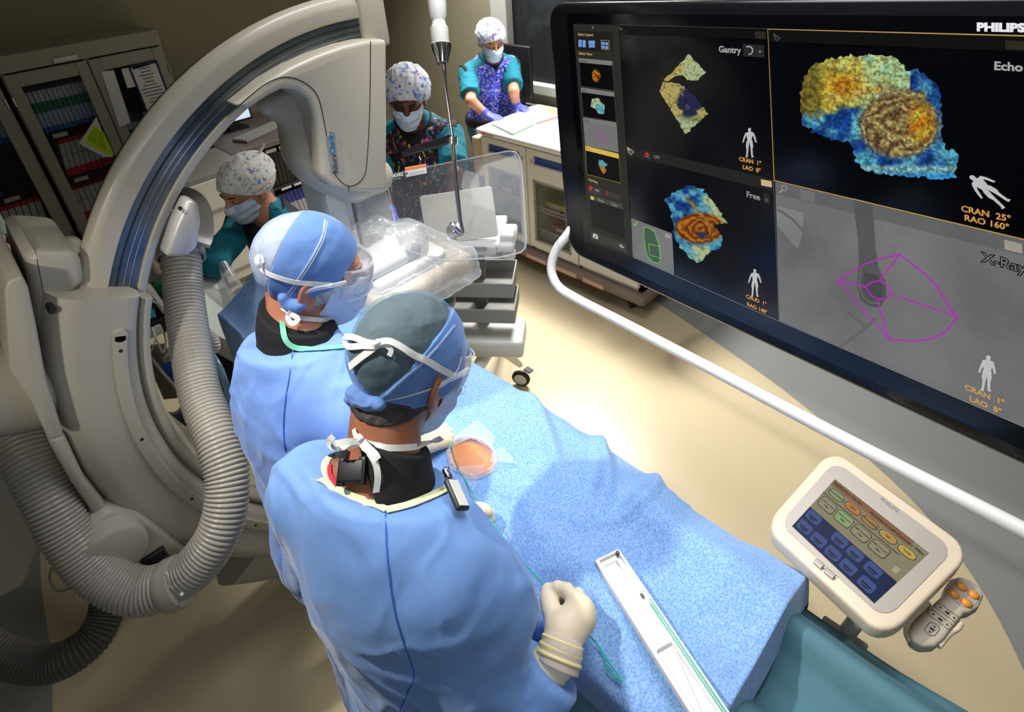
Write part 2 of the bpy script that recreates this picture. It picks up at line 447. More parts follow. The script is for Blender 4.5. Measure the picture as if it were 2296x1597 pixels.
for x, y in inner:   # ring between the inlay and the walls
    dx, dy = x-1.1, y-1.8; s_ = min((2.42 if dx > 0 else 4.1)/abs(dx or 1e-6), (3.6 if dy > 0 else 3.8)/abs(dy or 1e-6)); out_.append((1.1+dx*s_, 1.8+dy*s_))
b.add([(x, y, -0.001) for x, y in inner]+[(x, y, -0.001) for x, y in out_], [(i, (i+1) % n_, n_+(i+1) % n_, n_+i) for i in range(n_)])
b.bb((-3, -2, -.1), (3.52, 5.4, -.012)); b.build('floor_border', M['floor_grey'], kind='structure')
MB().bb((-3, 5.4, 0), (3.62, 5.5, 2.9)).build('wall_back', M['wall'], kind='structure')
MB().bb((-3.1, -2.1, 0), (-3, 5.5, 2.9)).build('wall_left', M['wall'], kind='structure')
MB().bb((-3, -2.1, 0), (3.62, -2, 2.9)).build('wall_front', M['wall'], kind='structure')
b = MB(); b.bb((3.52, -2, 0), (3.62, 5.4, .9)); b.bb((3.52, -2, 2.1), (3.62, 5.4, 2.9)); b.bb((3.52, 3.6, .9), (3.62, 5.4, 2.1)); b.bb((3.52, -2, .9), (3.62, 1.2, 2.1)); b.build('wall_right', M['wall'], kind='structure')
MB().bb((-3.1, -2.1, 2.9), (3.62, 5.5, 3.0)).build('ceiling', M['ceiling'], kind='structure')
b = MB(); b.bb((-3, 5.385, 0), (3.52, 5.4, .1)); b.build('baseboard_back', M['rubber'], kind='structure')
b = MB(); b.bb((3.505, -2, 0), (3.52, 5.385, .1)); b.build('baseboard_right', M['rubber'], kind='structure')
# the control-room window in the right wall
w = empty('window_1', (3.52, 2.4, .97)); tag(w, kind='structure')
b = MB(); b.bb((3.48, 3.47, .91), (3.56, 3.65, 2.14), .008); b.bb((3.48, 1.1, .91), (3.56, 3.65, .99), .008); b.bb((3.48, 1.1, 2.06), (3.56, 3.65, 2.14), .008); b.bb((3.48, 1.1, .91), (3.56, 1.2, 2.14), .008)
b.build('window_frame', M['trim'], w)
MB().bb((3.565, 1.2, .985), (3.572, 3.5, 2.06)).build('window_pane', M['pane'], w)
# the dark control room beyond it
M['brown'] = mat('brown_wall', (96, 72, 62), 0.8)
b = MB(); b.bb((5.0, 1, 0), (5.1, 5.4, 2.9)); b.bb((3.62, 5.3, 0), (5.1, 5.4, 2.9)); b.bb((3.62, 1.0, 0), (5.1, 1.05, 2.9)); b.bb((3.62, 1, -.05), (5.1, 5.4, 0)); b.bb((3.62, 1, 2.6), (5.1, 5.4, 2.65))
b.build('wall_control_room', M['brown'], kind='structure')
p0 = atX(1156, -10, 4.98); p1 = atX(1179, 52, 4.98)
b = MB(); b.bb((4.985, p1[1], p1[2]), (5.0, p0[1], p0[2])); b.add([(4.983, p1[1]+.03, p1[2]+q_) for q_ in ()], [])
M['paper_tan'] = mat('paper_tan', (176, 156, 128), 0.85)
o = b.build('notice', M['paper_tan']); tag(o, 'tan printed paper notice on the brown wall behind the control room window', 'notice')
b = MB()
for k in range(8):
    z = p0[2]-.06-.035*k
    if z > p1[2]+.03: b.bb((4.981, p1[1]+.03, z), (4.984, p0[1]-.03-.02*(k % 3), z+.008))
b.build('printed_lines', mat('print_grey', (110, 96, 84), .9), o)

# ================================================================== CABINETS ON THE BACK WALL
M['cab'] = mat('cabinet_grey', (150, 146, 134), 0.5)
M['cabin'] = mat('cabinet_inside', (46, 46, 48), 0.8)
M['wire'] = mat('shelf_wire', (70, 72, 74), 0.35, 0.8)
M['label'] = mat('label_white', (205, 208, 205), 0.7)
def cabinet(x0, lab):
    r = empty('supply_cabinet', (x0+.5, 5.13, 0), lab, 'cabinet', 'glass fronted supply cabinets on the back wall')
    b = MB(); b.bb((x0, 4.92, 0), (x0+.02, 5.38, 1.66)); b.bb((x0+.98, 4.92, 0), (x0+1, 5.38, 1.66)); b.bb((x0, 5.36, 0), (x0+1, 5.38, 1.66)); b.bb((x0, 4.92, 0), (x0+1, 5.38, .30)); b.bb((x0, 4.90, 1.575), (x0+1, 5.38, 1.68), .006)
    b.bb((x0+.485, 4.92, .3), (x0+.515, 5.0, 1.58)); b.build('body', M['cab'], r)
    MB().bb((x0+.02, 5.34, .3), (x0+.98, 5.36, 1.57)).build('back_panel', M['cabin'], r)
    for s in (0, 1):
        a = x0+.005+s*.495; c = a+.485
        b = MB(); b.bb((a, 4.895, .31), (a+.07, 4.92, 1.565), .004); b.bb((c-.07, 4.895, .31), (c, 4.92, 1.565), .004); b.bb((a+.07, 4.895, 1.48), (c-.07, 4.92, 1.565), .004); b.bb((a+.07, 4.895, .31), (c-.07, 4.92, .42), .004)
        d = b.build('door', M['cab'], r)
        MB().bb((a+.07, 4.908, .42), (c-.07, 4.911, 1.48)).build('glass', M['pane'], d)
        for z in (.45, 1.4): MB().cyl((c+.004 if s else a-.004, 4.893, z-.03), (c+.004 if s else a-.004, 4.893, z+.03), .008, n=10).build('hinge', M['steel'], d)
    for z in SHZ:
        b = MB()
        for yy in (4.97, 5.32): b.cyl((x0+.02, yy, z), (x0+.98, yy, z), .004, n=6); b.cyl((x0+.02, yy, z-.03), (x0+.98, yy, z-.03), .003, n=6)
        for k in range(24): b.cyl((x0+.03+k*.04, 4.97, z), (x0+.05+k*.04, 4.97, z-.03), .002, n=5); b.cyl((x0+.05+k*.04, 4.97, z-.03), (x0+.07+k*.04, 4.97, z), .002, n=5)
        for k in range(20): b.cyl((x0+.03+k*.049, 4.97, z), (x0+.03+k*.049, 5.32, z), .002, n=5)
        s_ = b.build('wire_shelf', M['wire'], r)
        for k in range(3): MB().bb((x0+.12+.3*k, 4.962, z-.032), (x0+.21+.3*k, 4.966, z-.004)).build('shelf_label', M['label'], s_)
    return r
SHZ = (.46, .80, 1.135)
cab1 = cabinet(.31, 'grey glass-door supply cabinet with a framed notice on its right door')
cab2 = cabinet(-.72, 'grey glass-door supply cabinet at the left edge with purple and yellow boxes')
MB().bb((.62, 4.888, 1.585), (.76, 4.8995, 1.612)).build('name_label', M['label'], cab1)
def bands(name, *cols):
    """spine material: coloured bands by height of the box"""
    m = mat(name, cols[0][1], .55); nt = m.node_tree; bs = nt.nodes['Principled BSDF']
    tc = nt.nodes.new('ShaderNodeTexCoord'); sx = nt.nodes.new('ShaderNodeSeparateXYZ'); cr = nt.nodes.new('ShaderNodeValToRGB'); cr.color_ramp.interpolation = 'CONSTANT'
    nt.links.new(tc.outputs['Object'], sx.inputs[0]); mm = nt.nodes.new('ShaderNodeMath'); mm.operation = 'DIVIDE'; mm.inputs[1].default_value = .30
    nt.links.new(sx.outputs['Z'], mm.inputs[0]); nt.links.new(mm.outputs[0], cr.inputs[0]); nt.links.new(cr.outputs[0], bs.inputs['Base Color'])
    while len(cr.color_ramp.elements) < len(cols): cr.color_ramp.elements.new(.5)
    for e, (p, c) in zip(cr.color_ramp.elements, cols): e.position = p; e.color = lin(c)
    return m
W_ = (205, 205, 205)
BX = {
 'green': bands('box_green_band', (0, (50, 110, 190)), (.12, (160, 185, 225)), (.45, (20, 120, 92)), (.68, (200, 205, 220))),
 'red': bands('box_red_white', (0, (205, 22, 26)), (.2, W_), (.5, (150, 150, 148)), (.53, W_), (.8, (190, 26, 22))),
 'purple': bands('box_purple', (0, (84, 40, 150)), (.28, (190, 188, 200)), (.8, (120, 90, 170))),
 'yellow': bands('box_yellow', (0, (190, 190, 188)), (.42, (222, 205, 20))),
 'blueb': bands('binder_blue', (0, (40, 48, 120)), (.12, (170, 168, 180)), (.55, (46, 58, 140)), (.9, (70, 80, 150))),
 'orange': bands('binder_orange', (0, (60, 66, 130)), (.08, (190, 178, 175)), (.5, (210, 160, 60)), (.68, (200, 190, 190))),
 'blackb': bands('binder_black', (0, (30, 32, 32)), (.9, (60, 60, 60))),
}
_proto = {}
def boxes(kind, x0, n, dx, y, z, h, d, tilt, label, group, cat='box', name='catheter_box', th=None):
    th = th or dx*.86; key = (kind, round(th, 4), h, d); random.seed(n+int(x0*100))
    if key not in _proto:
        b = MB(); b.bb((-th/2, 0, 0), (th/2, d, h), .0015); me_o = b.build(name, BX[kind]); _proto[key] = me_o; first = True
    for k in range(n):
        if _proto[key] is not None and not _proto[key].get('used'):
            o = _proto[key]; o['used'] = 1
        else:
            o = _proto[key].copy(); COL.objects.link(o)
        t = tilt+random.uniform(-.002, .002)
        o.location = (x0+k*dx, y+random.uniform(0, .012), z+abs(math.sin(t))*th/2+.005); o.rotation_euler = (0, t, 0)
        tag(o, label, cat, group)
boxes('green', .36, 15, .029, 5.0, 1.137, .28, .28, 0.0, 'white box with a green band on the top shelf above the yellow-green sheet', 'green banded boxes on the top shelf')
boxes('red', .42, 12, .034, 5.0, .802, .27, .28, .16, 'leaning white box with red ends on the middle shelf, behind the yellow-green sheet', 'red and white boxes on the middle shelf')
boxes('red', .36, 8, .036, 5.0, .462, .25, .28, .05, 'upright white box with a red top on the lowest shelf beside purple boxes', 'red topped boxes on the lowest shelf')
boxes('purple', .68, 5, .026, 5.0, .462, .24, .28, .0, 'purple-topped box at the right end of the lowest shelf', 'purple topped boxes at the shelf end')
boxes('green', .86, 10, .036, 5.04, .802, .25, .25, 0, 'white and green box on the middle shelf behind the papered cabinet door', 'boxes behind the papered door')
boxes('green', -.68, 22, .041, 5.0, 1.137, .27, .28, 0, 'dim green banded box on the top shelf of the cabinet at the left edge', 'green banded boxes in the left cabinet')
boxes('purple', -.40, 12, .036, 5.0, .802, .26, .28, 0, 'white box with a purple foot on the middle shelf of the left cabinet', 'purple footed boxes in the left cabinet')
boxes('red', -.62, 20, .040, 5.0, .462, .27, .28, .13, 'leaning red and white box on the lowest shelf of the left cabinet', 'red and white boxes in the left cabinet')
boxes('yellow', -.62, 22, .038, 5.0, .305, .115, .28, 0, 'small yellow-topped box on the cabinet floor of the left cabinet', 'yellow topped boxes on the cabinet floor')
def sheet(px, y, name, m, label, cat, th=.002):
    P = [atY(x, yy, y) for x, yy in px]; b = MB()
    b.add([q for q in P]+[q+V(0, th, 0) for q in P], [(0, 1, 2, 3), (7, 6, 5, 4)]+[(i, 4+i, 4+(i+1) % 4, (i+1) % 4) for i in range(4)])
    return b.build(name, m, label=label, cat=cat), P
M['lime'] = mat('lime_paper', (190, 230, 20), .7)
M['paper'] = mat('paper_white', (214, 216, 218), .8)
M['ink'] = mat('ink_blue', (28, 38, 90), .7)
o, P = sheet([(216, 262), (254, 352), (232, 352), (177, 322)], 4.888, 'paper_sheet', M['paper'], 'white sheet with a yellow-green panel hung askew on the cabinet door', 'sheet')
b = MB(); Q = [atY(x, y, 4.8865) for x, y in ((211, 281), (232, 296), (255, 345), (245, 350), (188, 318))]
b.add(Q, [(0, 1, 2, 3, 4)]); b.build('lime_panel', M['lime'], o)
b = MB()
for k in range(12):
    f0 = .12+.76*(k % 6)/6; a_ = Q[0]*(1-f0)+Q[4]*f0; c_ = Q[1]*(1-f0)+Q[3]*f0; s0, s1 = (.06, .46) if k < 6 else (.54, .94)
    u_ = a_+(c_-a_)*s0; v_ = a_+(c_-a_)*s1; g_ = (Q[4]-Q[0])*.03
    b.add([u_, v_, v_+g_, u_+g_], [(0, 1, 2, 3)]); b.v = [(x, 4.8855, z) for x, y, z in b.v]
b.build('printed_lines', mat('ink_green', (60, 90, 10), .8), o)
sheet([(227, 160), (255, 158), (293, 275), (268, 285)], 4.8895, 'paper_sheet', M['paper'], 'long narrow white paper strip taped inside the right cabinet door', 'sheet')
sheet([(272, 155), (296, 150), (304, 194), (286, 198)], 4.8895, 'paper_sheet', M['paper'], 'small white paper square left of the blue-framed notice', 'sheet')
o, P = sheet([(289, 159), (350, 141), (374, 205), (337, 262)], 4.888, 'notice', M['paper'], 'white notice with a dark blue frame on the cabinet door beside the scanner ring', 'notice')
zt, zb, xl, xr = 1.478, 1.08, P[0][0]+.005, 1.235
b = MB(); b.bb((xl, 4.884, zb), (xl+.014, 4.8875, zt)); b.bb((xr-.014, 4.884, zb), (xr, 4.8875, zt)); b.bb((xl, 4.884, zt-.014), (xr, 4.8875, zt)); b.bb((xl, 4.884, zb), (xr, 4.8875, zb+.014)); b.build('notice_frame', M['ink'], o)
b = MB(); random.seed(4)
for k in range(13): 
    w_ = random.uniform(.03, .075); z = zt-.035-.024*k; b.bb(((xl+xr)/2-w_, 4.8862, z-.004), ((xl+xr)/2+w_, 4.8876, z+.003))
b.build('printed_lines', mat('ink_dark', (90, 92, 100), .8), o)

# ---- work desk / binder case with keyboard
M['case'] = mat('bookcase_mauve', (112, 100, 98), .5)
r = empty('binder_bookcase', (2.0, 4.7, 0), 'mauve-grey open bookcase full of binders beneath a keyboard', 'bookcase')
b = MB(); b.bb((1.38, 4.42, .755), (2.75, 5.38, .80), .006); b.bb((1.38, 4.44, 0), (1.42, 5.38, .76)); b.bb((2.70, 4.44, 0), (2.75, 5.38, .76)); b.bb((1.38, 4.95, 0), (2.75, 4.97, .76)); b.bb((1.42, 4.44, 0), (2.7, 4.96, .05)); b.build('carcass', M['case'], r)
b = MB(); b.bb((1.385, 4.42, .06), (1.56, 4.44, .72), .003); b.bb((1.565, 4.42, .06), (1.625, 4.44, .72), .003); b.build('side_door', M['case'], r)
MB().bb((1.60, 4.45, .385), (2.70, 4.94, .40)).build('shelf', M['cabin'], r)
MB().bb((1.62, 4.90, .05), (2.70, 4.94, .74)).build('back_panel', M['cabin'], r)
MB().bb((1.40, 4.414, .725), (1.52, 4.4195, .752)).build('name_label', M['label'], r)
for k in range(8): MB().bb((1.66+.115*k, 4.443, .735-.03), (1.75+.115*k, 4.447, .753-.02)).build('shelf_label', M['label'], r)
for k in range(8): MB().bb((1.70+.115*k, 4.443, .37), (1.79+.115*k, 4.447, .388)).build('shelf_label', M['label'], r)
boxes('blackb', 1.665, 7, .034, 4.47, .40, .28, .24, 0.04, 'black binder on the upper shelf of the mauve bookcase', 'black binders on the upper shelf', 'binder', 'binder')
boxes('orange', 1.915, 12, .034, 4.47, .40, .28, .24, -.05, 'white binder with an orange band on the upper shelf', 'orange banded binders on the upper shelf', 'binder', 'binder')
boxes('blueb', 1.68, 26, .036, 4.47, .055, .27, .24, -.14, 'leaning blue and white binder on the bottom shelf of the bookcase', 'blue binders on the bottom shelf', 'binder', 'binder')
kb = empty('keyboard', (1.78, 4.75, .80), 'grey computer keyboard on the mauve bookcase top', 'keyboard')
A_ = V(.93, .36, 0)/np.linalg.norm(V(.93, .36)); B_ = V(-A_[1], A_[0], 0); c0 = V(1.76, 4.70, .812)
MB().box(c0, (.23, .08, .010), np.stack([A_, B_, V(0, 0, 1)], 1), .004).build('case', M['plastic_grey'], kb)
b = MB()
for i in range(15):
    for j in range(5): b.box(c0+A_*(-.21+.03*i)+B_*(-.06+.03*j)+V(0, 0, .013), (.012, .012, .003), np.stack([A_, B_, V(0, 0, 1)], 1))
b.build('keys', mat('keycap', (170, 172, 168), .6), kb)
mn = empty('desktop_monitor', (1.66, 5.0, .80), 'small desk monitor with a white lit screen behind the keyboard', 'monitor')
mp = [atY(x, y, 4.98) for x, y in ((500, 262), (566, 268), (556, 232), (490, 225))]; cx_ = sum(mp)/4
MB().bb((1.50, 4.98, .86), (1.84, 5.02, 1.08), .008).build('bezel', M['plastic_dark'], mn)
MB().bb((1.52, 4.976, .88), (1.82, 4.9805, 1.06)).build('screen', mat('lit_screen', (205, 225, 240), .3, emit=.8), mn)
MB().bb((1.62, 4.98, .80), (1.72, 5.08, .87)).bb((1.56, 4.95, .80), (1.78, 5.1, .81)).build('stand', M['plastic_dark'], mn)

# ---- low grey cabinet with a leaning door behind the seated nurse
r = empty('low_cabinet', (1.05, 4.1, 0), 'pale grey low cabinet with a recessed door panel behind the seated nurse', 'cabinet')
b = MB(); b.bb((.62, 3.96, 0), (1.32, 4.5, .86), .008); b.build('body', M['plastic_grey'], r)
b = MB(); b.bb((.64, 3.935, .05), (1.30, 3.96, .82), .006); d_ = b.build('door', M['plastic_white'], r)
b = MB(); b.bb((.74, 3.925, .12), (1.2, 3.936, .14)); b.bb((.74, 3.925, .60), (1.2, 3.936, .62)); b.bb((.74, 3.925, .12), (.76, 3.936, .62)); b.bb((1.18, 3.925, .12), (1.2, 3.936, .62)); b.build('panel_moulding', M['plastic_grey'], d_)
b = MB(); b.cyl((1.24, 3.93, .70), (1.24, 3.90, .70), .016); b.cyl((1.24, 3.905, .70), (1.16, 3.90, .69), .009); b.build('lever_handle', M['steel'], d_)

# ================================================================== WHITE SUPPLY CART, RIGHT
M['cartw'] = mat('cart_white', (226, 222, 212), .4)
M['cartbase'] = mat('cart_base', (132, 116, 106), .5)
M['blue_bin'] = mat('drawer_blue', (28, 66, 150), .45)
r = empty('supply_cart', (2.8, 2.15, 0), 'white glass-door supply cart on castors under the open binder', 'cart')
b = MB(); b.bb((2.49, 1.47, .93), (3.13, 2.84, .975), .016); b.build('top', mat('cart_top', (240, 240, 236), .3), r, 50)
b = MB(); b.bb((2.52, 1.5, .19), (2.54, 1.53, .93)); b.bb((2.52, 2.78, .19), (3.10, 2.80, .93)); b.bb((2.52, 1.50, .19), (3.10, 1.52, .93)); b.bb((3.08, 1.5, .19), (3.10, 2.8, .93)); b.bb((2.52, 1.5, .19), (3.10, 2.8, .215)); b.bb((2.52, 2.36, .19), (3.1, 2.385, .93)); b.bb((2.52, 1.95, .19), (3.1, 1.97, .93)); b.bb((2.52, 1.5, .80), (3.1, 2.8, .93)) ; b.build('body', M['cartw'], r)
b = MB(); b.bb((2.47, 1.46, .12), (3.12, 2.83, .19), .02); b.build('base_tray', M['cartbase'], r, 50)
def cart_door(y0, y1, glass):
    b = MB()
    if glass:
        b.bb((2.496, y0, .22), (2.52, y0+.055, .925), .003); b.bb((2.496, y1-.055, .22), (2.52, y1, .925), .003); b.bb((2.496, y0+.055, .22), (2.52, y1-.055, .28), .003); b.bb((2.496, y0+.055, .715), (2.52, y1-.055, .825), .003); b.bb((2.496, y0+.055, .885), (2.52, y1-.055, .925), .003)
    else: b.bb((2.496, y0, .22), (2.52, y1, .925), .01)
    d = b.build('door', M['cartw'], r)
    if glass:
        MB().bb((2.507, y0+.055, .28), (2.511, y1-.055, .715)).build('glass', M['pane'], d)
        b = MB(); b.bb((2.492, y0+.05, .275), (2.4965, y0+.06, .72)); b.bb((2.492, y1-.06, .275), (2.4965, y1-.05, .72)); b.bb((2.492, y0+.05, .275), (2.4965, y1-.05, .285)); b.bb((2.492, y0+.05, .71), (2.4965, y1-.05, .72)); b.build('gasket', M['plastic_grey'], d)
        MB().bb((2.514, y0+.055, .825), (2.519, y1-.055, .885)).build('drawer_front', M['blue_bin'], d)
        b = MB(); b.cyl((2.49, y1-.04, .845) if y0 < 2.3 else (2.49, y0+.03, .845), (2.50, y1-.04, .845) if y0 < 2.3 else (2.50, y0+.03, .845), .011, n=12); b.build('lock', M['steel'], d)
cart_door(2.39, 2.795, True); cart_door(1.97, 2.38, True); cart_door(1.52, 1.96, False)
for z in (.33, .50):
    b = MB()
    for yy0, yy1 in ((1.98, 2.36), (2.40, 2.78)):
        for x in (2.56, 3.05): b.cyl((x, yy0, z), (x, yy1, z), .004, n=6); b.cyl((x, yy0, z-.03), (x, yy1, z-.03), .003, n=6)
        for k in range(9): b.cyl((2.56, yy0+.042*k, z), (2.56, yy0+.021+.042*k, z-.03), .002, n=5); b.cyl((2.56, yy0+.021+.042*k, z-.03), (2.56, yy0+.042+.042*k, z), .002, n=5)
        for k in range(12): b.cyl((2.56, yy0+.033*k, z), (3.05, yy0+.033*k, z), .002, n=5)
    b.build('wire_shelf', M['plastic_white'], r)
for i, (x, y) in enumerate(((2.58, 1.58), (2.58, 2.7), (3.02, 1.58), (3.02, 2.7))):
    b = MB(); b.bb((x-.02, y-.025, .07), (x+.02, y+.025, .125), .004); c_ = b.build('caster', M['steel'], r)
    b = MB(); b.lathe([(.02, -.015), (.042, -.013), (.05, 0), (.042, .013), (.02, .015)], (x+.01, y+.02, .05), (0, 1, 0), 20); b.build('wheel', M['rubber'], c_)
ob = MB()
for y0, y1 in ((2.21, 2.40), (1.95, 2.16), (1.74, 1.91)):
    MB().bb((2.466, y0, .130), (2.4695, y1, .168)).build('base_label', mat('label_cream', (200, 190, 175), .7), r)
    b = MB(); b.bb((2.464, y0, .130), (2.4665, y1, .134)); b.bb((2.464, y0, .164), (2.4665, y1, .168)); b.bb((2.464, y0, .13), (2.4665, y0+.005, .168)); b.bb((2.464, y1-.005, .13), (2.4665, y1, .168)); b.build('label_edge', mat('label_orange', (206, 96, 60), .7), r)
MB().bb((2.487, 2.745, .945), (2.4895, 2.775, .958)).build('maker_mark', mat('mark_red', (196, 40, 48), .5), r)
b = MB(); b.bb((2.487, 2.665, .943), (2.4895, 2.74, .948)); b.build('maker_lettering', mat('mark_grey', (120, 110, 110), .6), r)
def bin_(y, z, m, name, label, w=.085, h=.09, d=.18, x=2.58):
    t = empty(name, (x+d/2, y, z), label, 'bin')
    b = MB(); fr = [(0, 0), (d, 0), (d, h), (.06, h), (0, h*.45)]
    for s in (-1, 1): b.prism(fr, (x, y+s*w-.002, z), (1, 0, 0), (0, 0, 1), (0, .004, 0))
    b.bb((x, y-w, z), (x+d, y+w, z+.004)); b.bb((x, y-w, z), (x+.004, y+w, z+h*.45)); b.bb((x+d-.004, y-w, z), (x+d, y+w, z+h)); b.build('tray', m, t)
    MB().bb((x-.0025, y-w*.5, z+h*.12), (x-.0003, y+w*.5, z+h*.32)).build('bin_label', M['label'], t)
    return t
My = mat('bin_yellow', (200, 190, 12), .4); Mr = mat('bin_red', (176, 20, 24), .4); Mb = mat('bin_blue', (30, 50, 160), .4); Mg = mat('bin_green', (20, 96, 70), .4)
bin_(2.22, .505, My, 'storage_bin', 'yellow storage bin on the upper cart shelf, nearer the door post'); bin_(2.06, .505, My, 'storage_bin', 'yellow storage bin on the upper cart shelf, nearer the big screen', .065)
bin_(2.18, .335, Mr, 'storage_bin', 'red storage bin on the lower cart shelf, left of its twin', .07, .11); bin_(2.03, .335, Mr, 'storage_bin', 'red storage bin on the lower cart shelf, half behind the big screen', .06, .11)
bin_(2.66, .505, Mb, 'storage_bin', 'blue storage bin in the cart door seen through the clear shield', .09, .13); bin_(2.58, .335, Mg, 'storage_bin', 'dark green storage bin on the lower shelf behind the clear shield', .14, .07)
bin_(2.10, .217, My, 'storage_bin', 'yellow storage bin on the cart floor behind the right glass door', .1, .08); bin_(2.60, .217, mat('bin_olive', (150, 140, 60), .5), 'storage_bin', 'olive storage bin on the cart floor behind the clear shield', .08, .08)
# sharps/glove box hung on the end of the cart
t = empty('glove_dispenser', (2.62, 2.83, .55), 'beige glove dispenser hung on the end of the white cart', 'dispenser')
b = MB(); b.bb((2.50, 2.805, .62), (2.74, 2.90, .90), .012); b.build('case', mat('dispenser_beige', (205, 182, 146), .5), t, 50)
b = MB(); b.bb((2.52, 2.81, .5), (2.70, 2.89, .62), .008); b.build('lower_bin', M['blue_bin'], t)
# binder lying open on the cart
t = empty('open_binder', (2.8, 2.7, .976), 'open binder of printed sheets under the gloved hands', 'binder')
q = [atz(x, y, .98) for x, y in ((1104, 279), (1149, 302), (1200, 278), (1164, 264))]; q2 = [atz(x, y, .98) for x, y in ((1164, 264), (1200, 278), (1252, 262), (1205, 243))]
for nm, Q, mcov in (('left_page', q, mat('cover_green', (60, 130, 90), .5)), ('right_page', q2, mat('cover_red', (190, 80, 60), .5))):
    cen = sum(Q)/4
    b = MB(); Z = V(0, 0, 1); C4 = [cen+(p_-cen)*1.04 for p_ in Q]
    b.add([p_-Z*.004 for p_ in C4]+[p_ for p_ in C4], [(3, 2, 1, 0), (4, 5, 6, 7)]+[(i, (i+1) % 4, 4+(i+1) % 4, 4+i) for i in range(4)]); c_ = b.build('cover', mcov, t)
    b = MB(); b.add([p_ for p_ in Q]+[p_+Z*.008 for p_ in Q], [(3, 2, 1, 0), (4, 5, 6, 7)]+[(i, (i+1) % 4, 4+(i+1) % 4, 4+i) for i in range(4)]); b.build('page_stack', M['paper'], t)
    b = MB()
    for k in range(14):
        f_ = .12+.055*k; a_ = Q[0]*(1-f_)+Q[3]*f_; c_ = Q[1]*(1-f_)+Q[2]*f_; u_ = a_+(c_-a_)*.12; v_ = a_+(c_-a_)*(.7+.15*math.sin(k*2.3)); g_ = nrm(Q[3]-Q[0])*.0025
        b.add([u_+Z*.0086, v_+Z*.0086, v_+g_+Z*.0086, u_+g_+Z*.0086], [(0, 1, 2, 3)])
    b.build('printed_lines', mat('ink_soft', (150, 155, 168), .8), t)
b = MB(); b.tube([atz(1196, 281, .99), atz(1203, 279, .995), atz(1208, 276, .99)], .006, 8); b.tube([atz(1166, 267, .99), atz(1163, 263, .998)], .005, 8); b.build('ring_clip', M['steel'], t)
q = [atz(x, y, .978) for x, y in ((1210, 248), (1245, 262), (1262, 255), (1228, 243))]
b = MB(); b.add(q+[p_+V(0, 0, .004) for p_ in q], [(3, 2, 1, 0), (4, 5, 6, 7)]+[(i, (i+1) % 4, 4+(i+1) % 4, 4+i) for i in range(4)]); o = b.build('folder', mat('folder_lime', (150, 220, 90), .6)); tag(o, 'lime green folder on the cart behind the open binder', 'folder')

# ---- desk under the window: monitor seen from behind, phone
r = empty('window_desk', (3.37, 2.7, 0), 'plain pale desk under the control room window', 'desk')
b = MB(); b.bb((3.15, 1.6, .80), (3.475, 3.5, .83), .004); b.build('desk_top', M['plastic_grey'], r)
for y in (1.65, 3.45):
    MB().bb((3.2, y-.02, 0), (3.46, y+.02, .80)).build('leg', M['plastic_grey'], r)
r = empty('computer_monitor', (3.33, 3.2, .83), 'black computer monitor seen from behind beside the nurse in blue', 'monitor')
pts = [atX(x, y, 3.33) for x, y in ((1120, 96), (1190, 104), (1183, 225), (1126, 215))]; 
zt_ = pts[0][2]; ya, yb = pts[0][1]+.05, pts[1][1]
b = MB(); b.bb((3.31, yb, .93), (3.35, ya, zt_), .012); b.build('housing', M['black'], r, 50)
MB().bb((3.35, yb+.015, .945), (3.353, ya-.015, zt_-.015)).build('screen', M['plastic_dark'], r)
b = MB(); b.bb((3.30, 3.16, .84), (3.34, 3.24, 1.05), .004); b.bb((3.24, 3.08, .831), (3.42, 3.32, .842), .004); b.build('stand', M['black'], r)
r = empty('desk_telephone', (3.3, 3.0, .83), 'pale desk telephone with a yellow sticker beside the black monitor', 'telephone')
b = MB(); b.box((3.25, 2.98, .852), (.09, .11, .018), None, .008); b.build('phone_body', M['plastic_white'], r, 50)
b = MB(); b.tube([(3.19, 2.90, .885), (3.22, 2.9, .893), (3.28, 2.9, .893), (3.32, 2.9, .885)], [.018, .012, .012, .018], 10); b.build('handset', M['black'], r, 60)
MB().bb((3.19, 3.02, .871), (3.23, 3.06, .8725)).build('sticker', My, r)
# ================================================================== C-ARM SCANNER
RC = V(.88, 0, 1.094)
M['ring'] = mat('ring_beige', (184, 176, 158), 0.33, bump=(700, 0.05, 0.0005), coat=0.15)
M['ring2'] = mat('sleeve_beige', (176, 170, 154), 0.4, bump=(700, 0.06, 0.0005))
M['track'] = mat('track_steel', (120, 130, 134), 0.25, 0.6, var=(6, (70, 84, 100), 3), stretch=(1, 1, 1))
M['gap'] = mat('seam_dark', (24, 24, 22), 0.8)
M['hose'] = mat('hose_grey', (168, 162, 150), 0.28, coat=0.3)
M['socket'] = mat('socket_silver', (176, 174, 170), 0.3, 0.35)
def revolve(mb, prof, a0, a1, n=90, mi=0):
    """profile (r, Y) swept round the ring centre from angle a0 to a1 (degrees, X-Z plane)"""
    m = len(prof); vs = []
    for i in range(n+1):
        t = math.radians(a0+(a1-a0)*i/n); c, s = math.cos(t), math.sin(t)
        vs += [(RC[0]+r*c, y, RC[2]+r*s) for r, y in prof]
    fs = [(i*m+k, i*m+(k+1) % m, (i+1)*m+(k+1) % m, (i+1)*m+k) for i in range(n) for k in range(m)]
    fs += [tuple(range(m)), tuple(n*m+k for k in range(m))[::-1]]
    return mb.add(vs, fs, mi)
def rp(prof, b=.012):
    """round the corners of a closed profile"""
    out = []; n = len(prof)
    for i in range(n):
        p = V(*prof[i]); a = V(*prof[i-1])-p; c = V(*prof[(i+1) % n])-p
        bb_ = min(b, np.linalg.norm(a)*.45, np.linalg.norm(c)*.45); p0 = p+nrm(a)*bb_; p1 = p+nrm(c)*bb_
        for t in (0, .3, .7, 1): out.append(tuple((1-t)**2*p0+2*t*(1-t)*p+t*t*p1))
    return out
